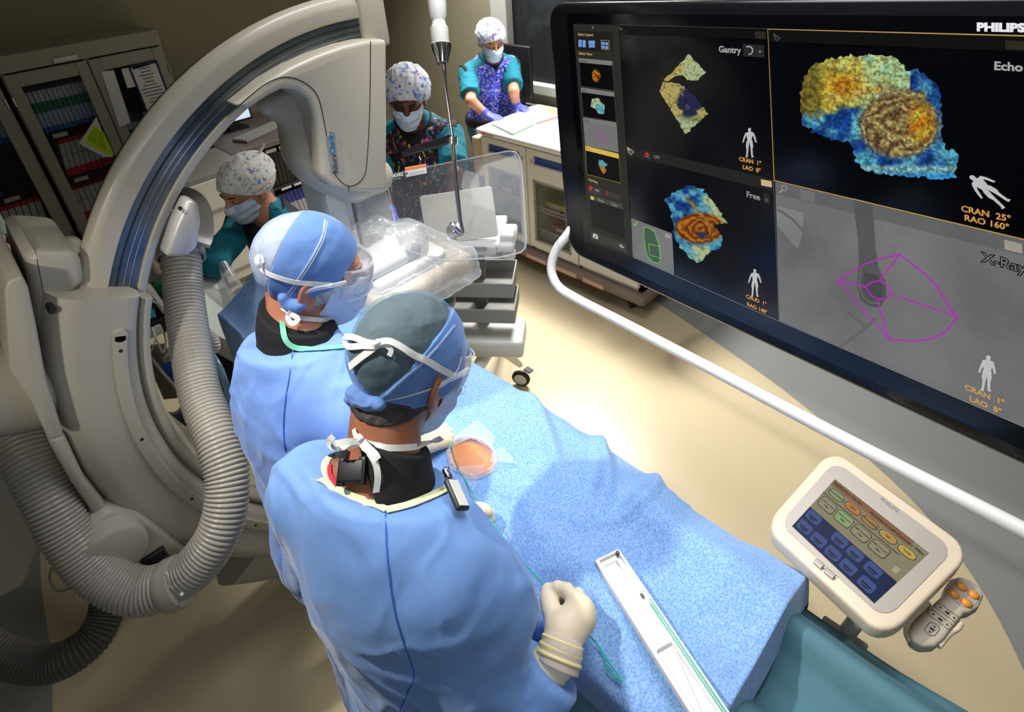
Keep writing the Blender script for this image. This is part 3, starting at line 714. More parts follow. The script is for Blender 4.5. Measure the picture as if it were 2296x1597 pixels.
ca = empty('c_arm_scanner', (-.2, 1.6, 0), 'large beige C-shaped X-ray arm curving round the surgeons on the left', 'scanner')
b = MB()
revolve(b, rp([(.80, 1.50), (.822, 1.486), (.826, 1.486), (.826, 1.497), (.888, 1.497), (.888, 1.486), (.925, 1.486), (.946, 1.496), (.953, 1.515), (.948, 1.54), (.930, 1.60), (.898, 1.71), (.80, 1.72)], .006), 84, 285, 130)
ring = b.build('ring', M['ring'], ca, 40)
b = MB(); revolve(b, [(.8275, 1.493), (.8865, 1.493), (.8865, 1.499), (.8275, 1.499)], 87, 156, 60); tr = b.build('track', M['track'], ca, 40)
for rr in (.845, .858, .872):
    b = MB(); revolve(b, [(rr-.0012, 1.4905), (rr+.0012, 1.4905), (rr+.0012, 1.494), (rr-.0012, 1.494)], 87, 156, 60); b.build('track_groove', M['steel'] if rr < .86 else M['gap'], tr, 40)
b = MB(); revolve(b, [(.938, 1.568), (.9425, 1.566), (.9405, 1.573), (.936, 1.574)], 84, 150, 60); b.build('rim_seam', M['gap'], ring, 60)
b = MB(); b.bb((.915, 1.48, 1.895), (1.005, 1.715, 2.068), .012); b.build('ring_end_cap', M['ring'], ca, 50)
# sleeve that carries the ring
sl = MB(); revolve(sl, rp([(.832, 1.47), (.838, 1.425), (.86, 1.415), (.97, 1.405), (1.0, 1.42), (1.02, 1.46), (1.03, 1.55), (1.03, 1.76), (.80, 1.76), (.80, 1.73), (.995, 1.72), (.995, 1.50), (.85, 1.50)], .012), 152, 232, 80)
sleeve = sl.build('sleeve', M['ring2'], ca, 50)
b = MB(); revolve(b, rp([(.972, 1.44), (1.02, 1.46), (1.15, 1.49), (1.20, 1.55), (1.15, 1.70), (.972, 1.72)], .02), 222, 285, 60); b.build('lower_fairing', M['ring2'], ca, 50)
for i, (r0, y0) in enumerate(((.805, 1.45), (.815, 1.465))):
    b = MB(); revolve(b, rp([(r0-.004, y0), (r0+.010, y0-.008), (r0+.022, y0), (r0+.022, 1.49), (r0-.004, 1.49)], .004), 153+i, 262, 80); b.build('inner_lip', M['ring2'], sleeve, 50)
b = MB(); revolve(b, rp([(.862, 1.404), (.893, 1.404), (.893, 1.42), (.862, 1.42)], .004), 158, 224, 60); pl_ = b.build('bolt_strip', M['ring2'], sleeve, 40)
t = math.radians(158); c_ = V(RC[0]+.8775*math.cos(t), 1.404, RC[2]+.8775*math.sin(t)); MB().cyl(c_, c_+V(0, .016, 0), .0154, n=24).build('strip_end', M['ring2'], pl_, 40)
for a in (160.5, 178, 196, 214):
    t = math.radians(a); c_ = V(RC[0]+.877*math.cos(t), 1.4035, RC[2]+.877*math.sin(t))
    MB().cyl(c_, c_+V(0, .004, 0), .0045, n=12).build('bolt_hole', M['gap'], pl_)
def plate(px, Y, d, name, m, parent, bev=.012, sm=50):
    P = [atY(x, y, Y) for x, y in px]
    b = MB(); b.prism([(q[0], q[2]) for q in P], (0, Y, 0), (1, 0, 0), (0, 0, 1), (0, d, 0), bev); return b.build(name, m, parent, sm)
blk = plate([(56, 575), (72, 562), (180, 567), (194, 640), (168, 652), (150, 700), (150, 800), (172, 900), (215, 1000), (150, 985), (120, 900), (80, 720)], 1.46, .30, 'upper_shell', M['ring2'], ca, .02)
c_ = atY(128, 577, 1.52)
b = MB(); b.lathe([(.0, 0), (.062, 0), (.06, .008), (.04, .016), (0, .018)], (c_[0], 1.56, c_[2]-.012), (-.25, -.1, 1), 28); b.build('top_knob', M['ring2'], blk, 60)
c_ = atY(117, 697, 1.405); MB().cyl(c_+V(0, .0, 0), c_+V(0, .03, 0), .008, n=16).build('socket_hole', M['gap'], sleeve)
fl = plate([(10, 655), (16, 632), (50, 618), (64, 645), (80, 720), (104, 850), (143, 973), (136, 984), (108, 986), (92, 950), (72, 905), (22, 830)], 1.37, .34, 'outer_flange', M['ring2'], ca, .006)
plate([(106, 988), (146, 977), (190, 1072), (252, 1150), (222, 1172), (160, 1085)], 1.41, .3, 'lower_flange', M['ring2'], ca, .012)
a_ = atY(70, 868, 1.52); b_ = atY(-260, 900, 1.52)
b = MB(); b.tube([a_+V(.06, .04, 0), a_, b_], [.085, .105, .115], 28); b.build('carrier_arm', M['ring2'], ca, 50)
plate([(-120, 925), (50, 930), (120, 960), (205, 1140), (190, 1200), (92, 1238), (75, 1290), (60, 1325), (-120, 1400)], 1.56, .26, 'stand_bracket', M['ring2'], ca, .03)
mt_ = plate([(193, 1215), (200, 1178), (245, 1147), (312, 1158), (350, 1182), (432, 1247), (420, 1290), (330, 1310), (250, 1310), (205, 1262)], 1.385, .09, 'pivot_mount', M['ring2'], ca, .015)
c_ = atY(262, 1245, 1.33)
b = MB(); b.lathe([(.0, 0), (.066, 0), (.074, .006), (.076, .02), (.076, .07), (0, .07)], c_, (0, 1, 0), 32); b.build('pivot_cap', M['ring2'], mt_, 40)
c_ = atY(298, 1186, 1.38); b = MB(); b.lathe([(.004, .002), (.009, 0), (.009, .01), (.002, .01)], c_, (0, 1, 0), 14); b.build('bolt', M['steel'], mt_)
b = MB(); c_ = atY(312, 1288, 1.40); b.box(c_, (.07, .03, .03), None, .01); b.box(c_+V(.05, -.01, .03), (.03, .02, .03), None, .006); b.tube([c_+V(-.08, -.02, -.02), c_+V(-.02, -.05, 0), c_+V(.05, -.04, .01)], .014, 10); b.build('cable_clamp', M['black'], mt_, 50)

# hoses
def hose(pts, rad, name, m, parent, rib=.011, amp=.0045, n=28, **kw):
    P = spline(pts, 24); L = [0]
    for i in range(1, len(P)): L.append(L[-1]+np.linalg.norm(P[i]-P[i-1]))
    L = np.array(L); P = np.array(P); k = int(L[-1]/(rib/6)); s = np.linspace(0, L[-1], k)
    Q = np.stack([np.interp(s, L, P[:, i]) for i in range(3)], 1)
    ph = (s/rib) % 1.0; r = rad-amp+amp*np.power(np.maximum(np.cos((ph-.5)*math.pi*1.0), 0), .6)*1.6
    b = MB(); b.tube(list(Q), list(r), n); return b.build(name, m, parent, 60, **kw)
HP = [((405, 560), 1.70), ((408, 600), 1.68), ((412, 660), 1.66), ((424, 750), 1.62), ((448, 880), 1.56), ((488, 990), 1.50), ((510, 1085), 1.47), ((495, 1185), 1.45), ((447, 1262), 1.45), ((392, 1308), 1.46)]
H1 = [at(x, y, d) for (x, y), d in HP]
hs1 = empty('cable_hose', H1[-1], 'ribbed grey cable hose hanging from the silver socket on the ring', 'hose')
hose(H1, .052, 'hose_tube', M['hose'], hs1)
HP2 = [((392, 1308), 1.46), ((310, 1326), 1.45), ((225, 1288), 1.44), ((155, 1205), 1.42), ((105, 1112), 1.41), ((62, 1025), 1.42), ((32, 945), 1.46)]
H2 = [at(x, y, d) for (x, y), d in HP2]
hs2 = empty('cable_hose', H2[0], 'ribbed hose section curving up from the clamp to the left edge', 'hose')
hose(H2, .056, 'hose_tube', M['hose'], hs2)
t_ = nrm(H2[1]-H1[-2]); c_ = H1[-1]
b = MB(); b.lathe([(.055, -.024), (.064, -.020), (.066, 0), (.066, .012), (.062, .022), (.055, .024)], c_, t_, 32); cl = b.build('joint_clamp', M['ring'], hs1, 50)
for k in range(3):
    n0 = nrm(CC-c_); sd = nrm(np.cross(t_, n0)); q_ = c_+n0*.05+sd*(.03-.03*k)+t_*(.014 if k < 2 else -.01)
    MB().cyl(q_, q_+n0*.018, .0045, n=10).build('bolt', M['steel'], cl)
c_ = H2[-1]; t_ = nrm(H2[-1]-H2[-2])
b = MB(); b.lathe([(.058, -.02), (.074, -.018), (.078, .04), (.07, .12), (0.0, .13)], c_, t_, 30); b.build('end_socket', M['ring2'], hs2, 50)
HP3 = [((245, 1330), 1.86), ((238, 1375), 1.84), ((212, 1428), 1.80), ((165, 1468), 1.76), ((105, 1490), 1.74), ((30, 1480), 1.72), ((-60, 1440), 1.70), ((-140, 1400), 1.7)]
hs3 = empty('cable_hose', at(60, 1470, 1.73), 'dark ribbed hose loop lying low at the bottom left corner', 'hose')
hose([at(x, y, d) for (x, y), d in HP3], .052, 'hose_tube', mat('hose_dark', (96, 94, 88), .4), hs3)
b = MB(); b.tube(spline([at(165, 1255, 1.9), at(120, 1270, 2.0), at(112, 1300, 2.05), at(130, 1325, 2.05), at(160, 1318, 2.0), at(180, 1300, 1.95)], 6), .004, 8); o = b.build('thin_cable', M['plastic_grey']); tag(o, 'thin grey cable looping under the big ribbed hose', 'cable')
# silver socket on the inside of the ring
so = MB(); c0 = H1[0]; t_ = nrm(H1[1]-H1[0])
so.lathe([(.0, -.11), (.052, -.105), (.060, -.09), (.064, -.03), (.066, .02), (.068, .028), (.060, .03), (.058, .02), (.056, -.02)], c0, t_, 36); sk = so.build('hose_socket', M['socket'], ca, 45)
P = [at(398, 470, 1.82), at(412, 448, 1.80), at(432, 455, 1.77), at(445, 480, 1.72), at(448, 520, 1.68), at(440, 545, 1.66)]
b = MB(); P_ = spline(P, 6); b.add(*((lambda r: (r.v, r.f))(ribbon(P_, [nrm(CC-q) for q in P_], .075, .022)))); b.build('socket_bracket', M['socket'], ca, 40)
P = [atY(x, y, 1.482) for x, y in ((352, 560), (375, 490), (402, 432), (425, 440), (432, 480), (425, 540), (400, 560))]
b = MB(); b.prism([(q[0], q[2]) for q in P], (0, 1.42, 0), (1, 0, 0), (0, 0, 1), (0, .06, 0), .012); b.build('socket_base', M['socket'], ca, 40)
c_ = atY(405, 468, 1.417); MB().cyl(c_, c_+V(0, .006, 0), .005, n=10).build('bolt_hole', M['gap'], sk)
b = MB(); T_ = at(400, 548, 1.62); add_text(b, '4', T_, CR, CU, .022); b.build('number_mark', M['plastic_dark'], sk)
# detector head: housing, column, badge
h1 = plate([(526, 238), (560, 212), (600, 180), (655, 148), (713, 122), (770, 102), (820, 91), (869, 88), (870, 420), (862, 430), (820, 432), (780, 430), (745, 420), (722, 395), (716, 330), (705, 260), (690, 222), (665, 202), (635, 200), (600, 218), (560, 245)], 1.43, .26, 'housing_front', M['ring'], ca, .014)
sdf_h = uni([ell(atY(700, 300, 1.58), (.085, .10, .17)), caps(atY(705, 345, 1.56), atY(780, 400, 1.56), .075), caps(atY(800, 395, 1.56), atY(840, 395, 1.56), .06), caps(atY(600, 232, 1.60), atY(690, 232, 1.58), .03, .07)], .06)
me = sdf_mesh(sdf_h, (.45, 1.40, 1.40), (1.02, 1.76, 1.95), .006)
put('housing_rear', me, M['ring'], ca)
def line(px, Y, w, name, m, parent):
    P = spline([atY(x, y, Y) for x, y in px], 6); r = ribbon(P, [V(0, -1, 0)]*len(P), w, .001); return r.build(name, m, parent)
line([(530, 243), (560, 216), (600, 186), (640, 173), (680, 184), (712, 215), (728, 280), (738, 340), (748, 385), (770, 412), (790, 417), (812, 402), (822, 370), (829, 250), (831, 92)], 1.4292, .0022, 'panel_seam', M['gap'], h1)
line([(782, 417), (782, 431)], 1.4292, .0022, 'panel_seam', M['gap'], h1)
# badge with the maker's lettering, reading upward
p0 = atY(752, 384, 1.4275); p1 = atY(741, 303, 1.4275); ey = nrm(p1-p0); L_ = np.linalg.norm(p1-p0); ex = V(ey[2], 0, -ey[0])
b = MB(); b.prism([(x, y) for x, y in rrect(L_*.51, .013, .005)], (p0+p1)/2+V(0, -.0015, 0), ey, -ex, (0, .004, 0)); bd = b.build('badge', mat('badge_grey', (150, 154, 156), .3, .2), h1)
b = MB(); add_text(b, 'Allura', (p0+p1)/2+V(0, -.0022, 0)-ey*.002, ey, -ex, .0235, 'RIGHT'); b.build('badge_lettering', M['plastic_dark'], bd)
b = MB(); add_text(b, 'Clarity', (p0+p1)/2+V(0, -.0022, 0)-ey*.002, ey, -ex, .0235, 'LEFT', bold=.0003); b.build('badge_lettering', mat('badge_blue', (24, 110, 170), .5), bd)
# column under the housing
M['col'] = mat('column_grey', (178, 178, 172), .35, bump=(500, .04, .0004))
x0, x1, x2 = atY(722, 430, 1.56)[0], atY(783, 430, 1.56)[0], atY(866, 430, 1.56)[0]
col = empty('column_root', (0, 0, 0)); bpy.data.objects.remove(col)
b = MB(); b.bb((x0, 1.54, 1.20), (x0+.062, 1.70, 1.56), .004); b.bb((x0+.062, 1.556, 1.20), (x1-.004, 1.70, 1.56), .002); cpl = b.build('column_plate', M['plastic_white'], ca, 50)
for k in range(6):
    for (xx, dz) in ((x0+.008, 0), (x0+.052, .02)):
        MB().cyl((xx, 1.5385, 1.49-.052*k-dz), (xx, 1.542, 1.49-.052*k-dz), .0055, n=12).build('rivet', M['label'], cpl)
b = MB(); b.bb((x1+.004, 1.54, 1.18), (x1+.03, 1.72, 1.56), .006); b.bb((x1+.028, 1.55, 1.18), (x2, 1.72, 1.56), .008); b.bb((x1-.004, 1.57, 1.18), (x1+.006, 1.7, 1.56)); b.build('column', M['col'], ca, 50)
# detector in its clear bag
M['det'] = mat('detector_cream', (206, 186, 152), .45); M['detw'] = mat('detector_white', (232, 230, 224), .35)
DX0, DX1, DY0, DY1 = .735, 1.155, 1.38, 1.78
b = MB(); b.bb((DX0, DY0, 1.06), (DX1, DY1, 1.155), .03); b.build('detector', M['det'], ca, 50)
b = MB(); b.bb((DX0+.02, DY0+.03, 1.155), (DX1-.10, DY1-.03, 1.21), .02); b.bb((DX0+.0, DY0+.05, 1.2), (DX1-.18, DY1-.05, 1.27), .03); b.build('detector_top', M['detw'], ca, 50)
def bagfold(P, G):
    return .010*np.abs(noise(P*V(9, 9, 14)))+.012*np.maximum(0, ridge(P*V(16, 11, 7)+3))*.6+.006*np.abs(noise(P*30))
bagf = uni([rbx(((DX0+DX1)/2, (DY0+DY1)/2, 1.105), ((DX1-DX0)/2+.012, (DY1-DY0)/2+.012, .062), .03), caps((DX0+.03, 1.58, 1.24), (DX1-.20, 1.50, 1.25), .085, .07), caps((.84, 1.6, 1.25), (.84, 1.62, 1.33), .09, .075)], .08)
me = sdf_mesh(inter([bagf, hs((0, 0, 1.36), (0, 0, 1))], .004), (.6, 1.25, .95), (1.25, 1.9, 1.45), .0055, bagfold)
M['bag'] = glassy('clear_bag', (236, 240, 246), .21, .12, 1.0)
bo = put('detector_bag', me, M['bag'], None); tag(bo, 'crinkled clear plastic bag wrapped round the detector above the patient', 'bag')
# ================================================================== BIG CEILING MONITOR
def _vp(x, y):
    return nrm(ray(x, y))
SH, SV = -_vp(126, 24), _vp(2145, 11270)     # along the screen, down the screen
S0 = at(1282, 52, 1.85); SN = nrm(np.cross(SV, SH))
if np.dot(SN, CC-S0) < 0: SN = -SN
_Ai = np.linalg.inv(np.stack([SH, SV, SN], 1))
def sab(x, y):
    q = _Ai @ (onp(x, y, S0, SN)-S0); return q[0], q[1]
def sp(x, y, e=0.0): return onp(x, y, S0, SN)+SN*e
def emat(name, rgb, e=.85): 
    m = mat(name, (0, 0, 0), .3, spec=.25); b = m.node_tree.nodes['Principled BSDF']; b.inputs['Emission Color'].default_value = lin(rgb); b.inputs['Emission Strength'].default_value = e; return m
_em = {}
def em(rgb):
    if rgb not in _em: _em[rgb] = emat('screen_%d_%d_%d' % rgb, rgb)
    return _em[rgb]
mo = empty('ceiling_monitor', S0+SH*.62+SV*.35-SN*.1, 'huge black ceiling-hung screen showing heart ultrasound and X-ray views', 'monitor')
bez = [(x, y) for x, y in rrect(.7035, .43, .075, 8)]
b = MB(); b.prism([(x, y) for x, y in bez], S0+SH*.5665+SV*.362-SN*.018, SH, SV, -SN*.05, .012)
M['bezel'] = mat('bezel_black', (10, 11, 16), .22, spec=.5)
b.build('bezel', M['bezel'], mo, 40)
b = MB(); b.prism([(x*1.008, y*.93-.02) for x, y in bez], S0+SH*.5535+SV*.362-SN*.070, SH, SV, -SN*.06, .01); b.build('rear_housing', mat('housing_tan', (196, 160, 112), .5), mo, 40)
b = MB(); b.prism([(x, y) for x, y in rrect(.605, .392, .02, 3)], S0+SH*.577+SV*.362-SN*.0175, SH, SV, SN*.012); scr = b.build('screen_panel', mat('screen_black', (3, 4, 8), .16, spec=.5), mo)
for L in (1.262,):
    pass
def spoly(name, px, rgb, e=.0, parent=None, m=None):
    b = MB(); b.add([sp(x, y, e-.005+.0) for x, y in px], [tuple(range(len(px)))]); return b.build(name, m or em(rgb), parent or scr)
def sline(name, px, w, rgb, e, parent=None, closed=False):
    P = [sp(x, y, e-.005) for x, y in (px+[px[0]] if closed else px)]; return ribbon(P, [SN]*len(P), w, .0002).build(name, em(rgb), parent or scr)
def stext(name, body, x, y, size, rgb, e=.003, align='CENTER', parent=None, bold=0.0):
    """lettering on the screen; size is cap height in metres"""
    b = MB(); add_text(b, body, sp(x, y, e-.005), SH, -SV, size*1.25, align, bold=bold); return b.build(name, em(rgb), parent or scr)
# sidebar
sb = spoly('side_bar', [(1283, 53), (1383, 56), (1416, 578), (1320, 545)], (44, 44, 40), .0006)
OR_ = (236, 192, 130)
spoly('layout_box', [(1288, 69), (1371, 72), (1375, 117), (1291, 112)], (30, 30, 28), .001, sb)
stext('lettering', '«', 1327, 61, .010, (200, 200, 200), .002, parent=sb)
stext('lettering', 'Select Layout', 1311, 77.5, .0105, OR_, .002, parent=sb); stext('lettering', 'Select View', 1311, 120.5, .0105, OR_, .002, parent=sb)
for x, y in ((1299, 97), (1308, 98)): spoly('layout_icon', [(x-3.6, y-8), (x+3.6, y-8), (x+3.6, y+8), (x-3.6, y+8)], (120, 160, 230), .002, sb)
for x, y, w, h in ((1325, 95, 7, 4), (1322, 103, 3.2, 3.4), (1329, 103, 3.2, 3.4)): spoly('layout_icon', [(x-w, y-h), (x+w, y-h), (x+w, y+h), (x-w, y+h)], (120, 160, 230), .002, sb)
for x, y in ((1351, 97), (1359, 98), (1351, 105.5), (1359, 106.5)): spoly('layout_icon', [(x-3.3, y-3.3), (x+3.3, y-3.3), (x+3.3, y+3.3), (x-3.3, y+3.3)], (120, 160, 230), .002, sb)
sline('layout_frame', [(1346, 90), (1364, 91), (1365, 112), (1347, 110)], .0012, (200, 170, 100), .002, sb, True)
TH = [('Gantry', [(1295, 130), (1371, 137), (1371, 147), (1296, 139)], [(1297, 140), (1371, 147), (1375, 204), (1300, 193)], (128, 128, 126), (6, 6, 8)),
      ('Echo', [(1300, 196), (1375, 207), (1376, 217), (1301, 206)], [(1302, 207), (1376, 217), (1380, 274), (1306, 261)], (128, 128, 126), (6, 6, 8)),
      ('X-Ray', [(1305, 263), (1380, 275), (1381, 284), (1306, 272)], [(1306, 272), (1381, 284), (1385, 342), (1310, 327)], (128, 128, 126), (120, 120, 120)),
      ('Free', [(1310, 327), (1385, 345), (1386, 356), (1311, 337)], [(1311, 337), (1386, 356), (1390, 411), (1314, 391)], (232, 190, 80), (6, 6, 8))]
for nm, hd, bx, c1, c2 in TH:
    spoly('thumbnail_header', hd, c1, .0012, sb); spoly('thumbnail', bx, c2, .0012, sb)
    stext('lettering', nm, hd[0][0]+3, (hd[0][1]+hd[3][1])/2+1.5, .0085, (20, 20, 20), .002, 'LEFT', parent=sb)
    if nm != 'X-Ray': sline('thumbnail_frame', bx, .001, (200, 165, 70) if nm == 'Free' else (90, 90, 88), .0016, sb, True)
stext('lettering', 'Marking', 1328, 406, .0105, OR_, .002, parent=sb)
spoly('button', [(1317, 416), (1349, 424), (1350, 441), (1318, 432)], (62, 60, 58), .0014, sb); stext('lettering', 'Add', 1337, 427, .0085, (200, 200, 198), .002, parent=sb)
spoly('button', [(1352, 425), (1391, 436), (1392, 453), (1353, 443)], (54, 52, 50), .0014, sb); stext('lettering', 'Delete', 1378, 440, .0075, (84, 82, 80), .002, parent=sb)
spoly('add_icon', [(1319, 419), (1322, 417), (1326, 418), (1328, 422), (1324, 426), (1320, 428)], (220, 40, 30), .002, sb); spoly('delete_icon', [(1355, 430), (1362, 429), (1364, 436), (1358, 441)], (130, 50, 40), .002, sb)
spoly('list_header', [(1320, 436), (1394, 458), (1395, 470), (1321, 447)], (70, 70, 66), .0014, sb); stext('lettering', 'Name', 1346, 450, .0085, (190, 188, 180), .002, parent=sb); stext('lettering', 'Color', 1376, 460, .0085, (190, 188, 180), .002, parent=sb)
spoly('tick_box', [(1323, 440), (1330, 442), (1330, 449), (1323, 447)], (232, 200, 120), .002, sb)
spoly('list_box', [(1321, 449), (1395, 471), (1399, 536), (1325, 508)], (26, 27, 24), .0014, sb)
spoly('bottom_button', [(1322, 517), (1403, 548), (1404, 569), (1323, 537)], (60, 60, 57), .0014, sb)
spoly('camera_icon', [(1328, 526), (1331, 524), (1336, 526), (1339, 530), (1339, 537), (1328, 533)], (210, 210, 208), .002, sb); spoly('camera_lens', [(1332, 529), (1335, 530), (1335, 534), (1332, 533)], (40, 40, 40), .0024, sb)
stext('lettering', '▸0◂', 1392, 553, .014, (235, 225, 200), .002, parent=sb); stext('lettering', '0', 1392, 553, .015, (235, 225, 200), .002, parent=sb)
# view frames
spoly('tool_strip', [(1384, 56.5), (1718, 65), (1718.5, 88), (1385.5, 77)], (10, 10, 11), .0006)
spoly('tool_strip', [(1400, 325), (1732, 403), (1733.5, 430), (1403, 348)], (34, 34, 31), .0006)
spoly('tool_strip', [(1721, 66), (2300, 81), (2300, 116), (1723, 93)], (13, 13, 12), .0006)
sline('view_edge', [(1384, 55.5), (1719, 64)], .0008, (90, 90, 86), .0012); sline('view_edge', [(1384, 56), (1416, 578)], .0008, (70, 70, 66), .0012); sline('view_edge', [(1732.5, 404), (1745, 721)], .0010, (110, 110, 106), .0012); sline('view_edge', [(1417, 577), (1745, 721), (2310, 966)], .0010, (150, 150, 146), .0012)
sline('selected_view_frame', [(2310, 80.5), (1719.5, 65), (1734, 405), (2310, 541.5)], .0022, (196, 160, 84), .0014)
stext('lettering', 'ON', 1453, 70, .009, (42, 42, 40), .002); stext('lettering', 'OFF', 1471, 353, .0105, (130, 130, 126), .002, bold=.0002)
stext('lettering', 'Gantry', 1634, 112, .0175, (172, 172, 170), .002, bold=.0006)
stext('lettering', 'Free', 1687, 440, .0165, (150, 150, 148), .002, bold=.0006)
stext('lettering', 'Echo', 2259, 150, .0165, (178, 178, 178), .002, bold=.0006)
def btn(x0, y0, x1, y1, rgb, sl=.2):
    spoly('icon_button', [(x0, y0), (x1, y0+sl*(x1-x0)), (x1+1, y1+sl*(x1-x0)), (x0+1, y1)], rgb, .0012)
btn(1664, 98, 1711, 126, (42, 42, 42), .07); btn(1690, 70, 1714, 86, (44, 42, 34), .05); btn(1704, 402, 1728, 416, (214, 186, 140)); btn(1709, 432, 1724, 456, (40, 40, 38)); btn(2252, 90, 2294, 110, (48, 44, 34), .05)
def gantry_icon():
    P = [(1677+9*math.cos(t), 113+9*math.sin(t)) for t in np.linspace(-2.2, 1.6, 12)]; sline('gantry_icon', P, .003, (170, 170, 170), .002)
    spoly('menu_arrow', [(1699, 113), (1706, 114), (1702.5, 120)], (140, 140, 140), .002); spoly('menu_arrow', [(1713.5, 446), (1720, 448), (1717, 453)], (110, 110, 110), .002)
    for x, y, c in ((1410, 337, (200, 200, 200)), (1392, 67, (60, 60, 56)), (1738, 82, (84, 84, 76))):
        spoly('cursor_icon', [(x-6, y-8), (x+2, y-2), (x-4, y+1)], (205, 185, 140) if c[0] > 100 else (90, 84, 66), .002); sline('orbit_icon', [(x+3+7*math.cos(t), y+4+3*math.sin(t)) for t in np.linspace(0, 6.28, 12)], .0009, c, .002); sline('orbit_icon', [(x+3+3*math.cos(t), y+4+7*math.sin(t)) for t in np.linspace(0, 6.28, 12)], .0009, c, .002)
    spoly('heart_icon', [(1443, 345), (1449, 341), (1456, 349), (1449, 352)], (180, 50, 40), .002); sline('heart_icon', [(1442, 350), (1456, 355)], .0012, (110, 140, 200), .002)
gantry_icon()
# X-ray view
def xr_mat(name, lo, hi):
    m = mat(name, (0, 0, 0), .35, spec=.2); nt = m.node_tree; bs = nt.nodes['Principled BSDF']; bs.inputs['Emission Strength'].default_value = .7
    tc = nt.nodes.new('ShaderNodeTexCoord'); n1 = nt.nodes.new('ShaderNodeTexNoise'); n1.inputs['Scale'].default_value = 5; n1.inputs['Detail'].default_value = 3
    n2 = nt.nodes.new('ShaderNodeTexNoise'); n2.inputs['Scale'].default_value = 420; n2.inputs['Detail'].default_value = 1
    mx = nt.nodes.new('ShaderNodeMix'); mx.inputs[0].default_value = .22; cr = nt.nodes.new('ShaderNodeValToRGB'); cr.color_ramp.elements[0].position = .32; cr.color_ramp.elements[1].position = .68
    cr.color_ramp.elements[0].color = lin(lo); cr.color_ramp.elements[1].color = lin(hi)
    nt.links.new(tc.outputs['Object'], n1.inputs[0]); nt.links.new(tc.outputs['Object'], n2.inputs[0]); nt.links.new(n1.outputs['Fac'], mx.inputs[2]); nt.links.new(n2.outputs['Fac'], mx.inputs[3]); nt.links.new(mx.outputs[0], cr.inputs[0]); nt.links.new(cr.outputs[0], bs.inputs['Emission Color'])
    return m
M['xray'] = xr_mat('xray_grey', (112, 112, 112), (142, 142, 142)); M['xray_d'] = xr_mat('xray_dark', (84, 84, 84), (108, 108, 108)); M['xray_l'] = xr_mat('xray_light', (136, 136, 136), (160, 160, 160)); M['xray_m'] = xr_mat('xray_mid', (100, 100, 100), (124, 124, 124))
xv = spoly('xray_view', [(1736, 407), (2320, 546), (2320, 970), (1745.5, 720)], None, .0008, scr, M['xray'])
spoly('xray_tool_strip', [(1736, 407), (2320, 546), (2320, 582), (1737, 436)], None, .0011, xv, M['xray_m'])
spoly('bright_tissue', [(1740, 462), (1800, 478), (1798, 520), (1788, 560), (1760, 530), (1741, 505)], None, .0010, xv, M['xray_l'])
sh = spoly('probe_shadow', [(1912, 445), (1953, 455), (1958, 500), (1962, 560), (1968, 600), (1984, 632), (1986, 668), (1972, 690), (1948, 688), (1928, 672), (1920, 640), (1924, 590), (1922, 540), (1916, 490)], None, .0013, xv, M['xray_d'])
sline('probe_edge', [(1930, 600), (1925, 640), (1934, 668), (1952, 681), (1972, 680)], .004, (104, 104, 104), .0016, xv); spoly('probe_core', [(1936, 610), (1966, 618), (1978, 640), (1976, 672), (1950, 672), (1936, 650)], (76, 76, 76), .0016, xv)
for P_ in ([(1880, 780), (1930, 745), (1960, 715)], [(1742, 470), (1775, 492), (1800, 520)], [(1900, 700), (1940, 735)]): sline('faint_vessel', P_, .006, (102, 102, 102), .0012, xv)
PU = (196, 30, 200)
def pl(px): sline('beam_outline', [(x, y) for x, y in px], .0026, PU, .0022, xv)
q = lambda L: [tuple(v[:2]) for v in spline([V(a, b_, 0) for a, b_ in L], 5)]
pl(q([(1877, 630), (1940, 592), (2016, 571)])); pl(q([(2016, 571), (2090, 632), (2128, 690), (2146, 712)])); pl(q([(2146, 712), (2110, 750), (2060, 765), (1992, 762)])); pl([(1992, 762), (1877, 630)]); pl([(1877, 630), (1939, 643)]); pl([(2016, 571), (1971, 630)]); pl([(2146, 712), (1997, 660)]); pl([(1992, 762), (1966, 672)])
pl(q([(1939, 643), (1955, 633), (1971, 630)])); pl(q([(1971, 630), (1988, 641), (1997, 660)])); pl(q([(1997, 660), (1986, 670), (1966, 672)])); pl(q([(1966, 672), (1950, 660), (1939, 643)]))
b = MB(); add_text(b, 'X-Ray', sp(2249, 591, -.0025), SH, -SV, .026, bold=.0016); b.build('lettering', em((24, 24, 24)), xv); b = MB(); add_text(b, 'X-Ray', sp(2249, 591, -.0021), SH, -SV, .026, bold=-.0002); b.build('lettering', em((128, 128, 128)), xv)
btn(1792, 424, 1824, 448, (118, 116, 116), .24); btn(2250, 538, 2290, 560, (166, 160, 146), .24)
sline('magnifier_icon', [(1757+6*math.cos(t), 422+6*math.sin(t)) for t in np.linspace(0, 6.28, 12)], .0015, (170, 170, 170), .002, xv); sline('magnifier_icon', [(1752, 427), (1745, 433)], .0025, (170, 170, 170), .002, xv)
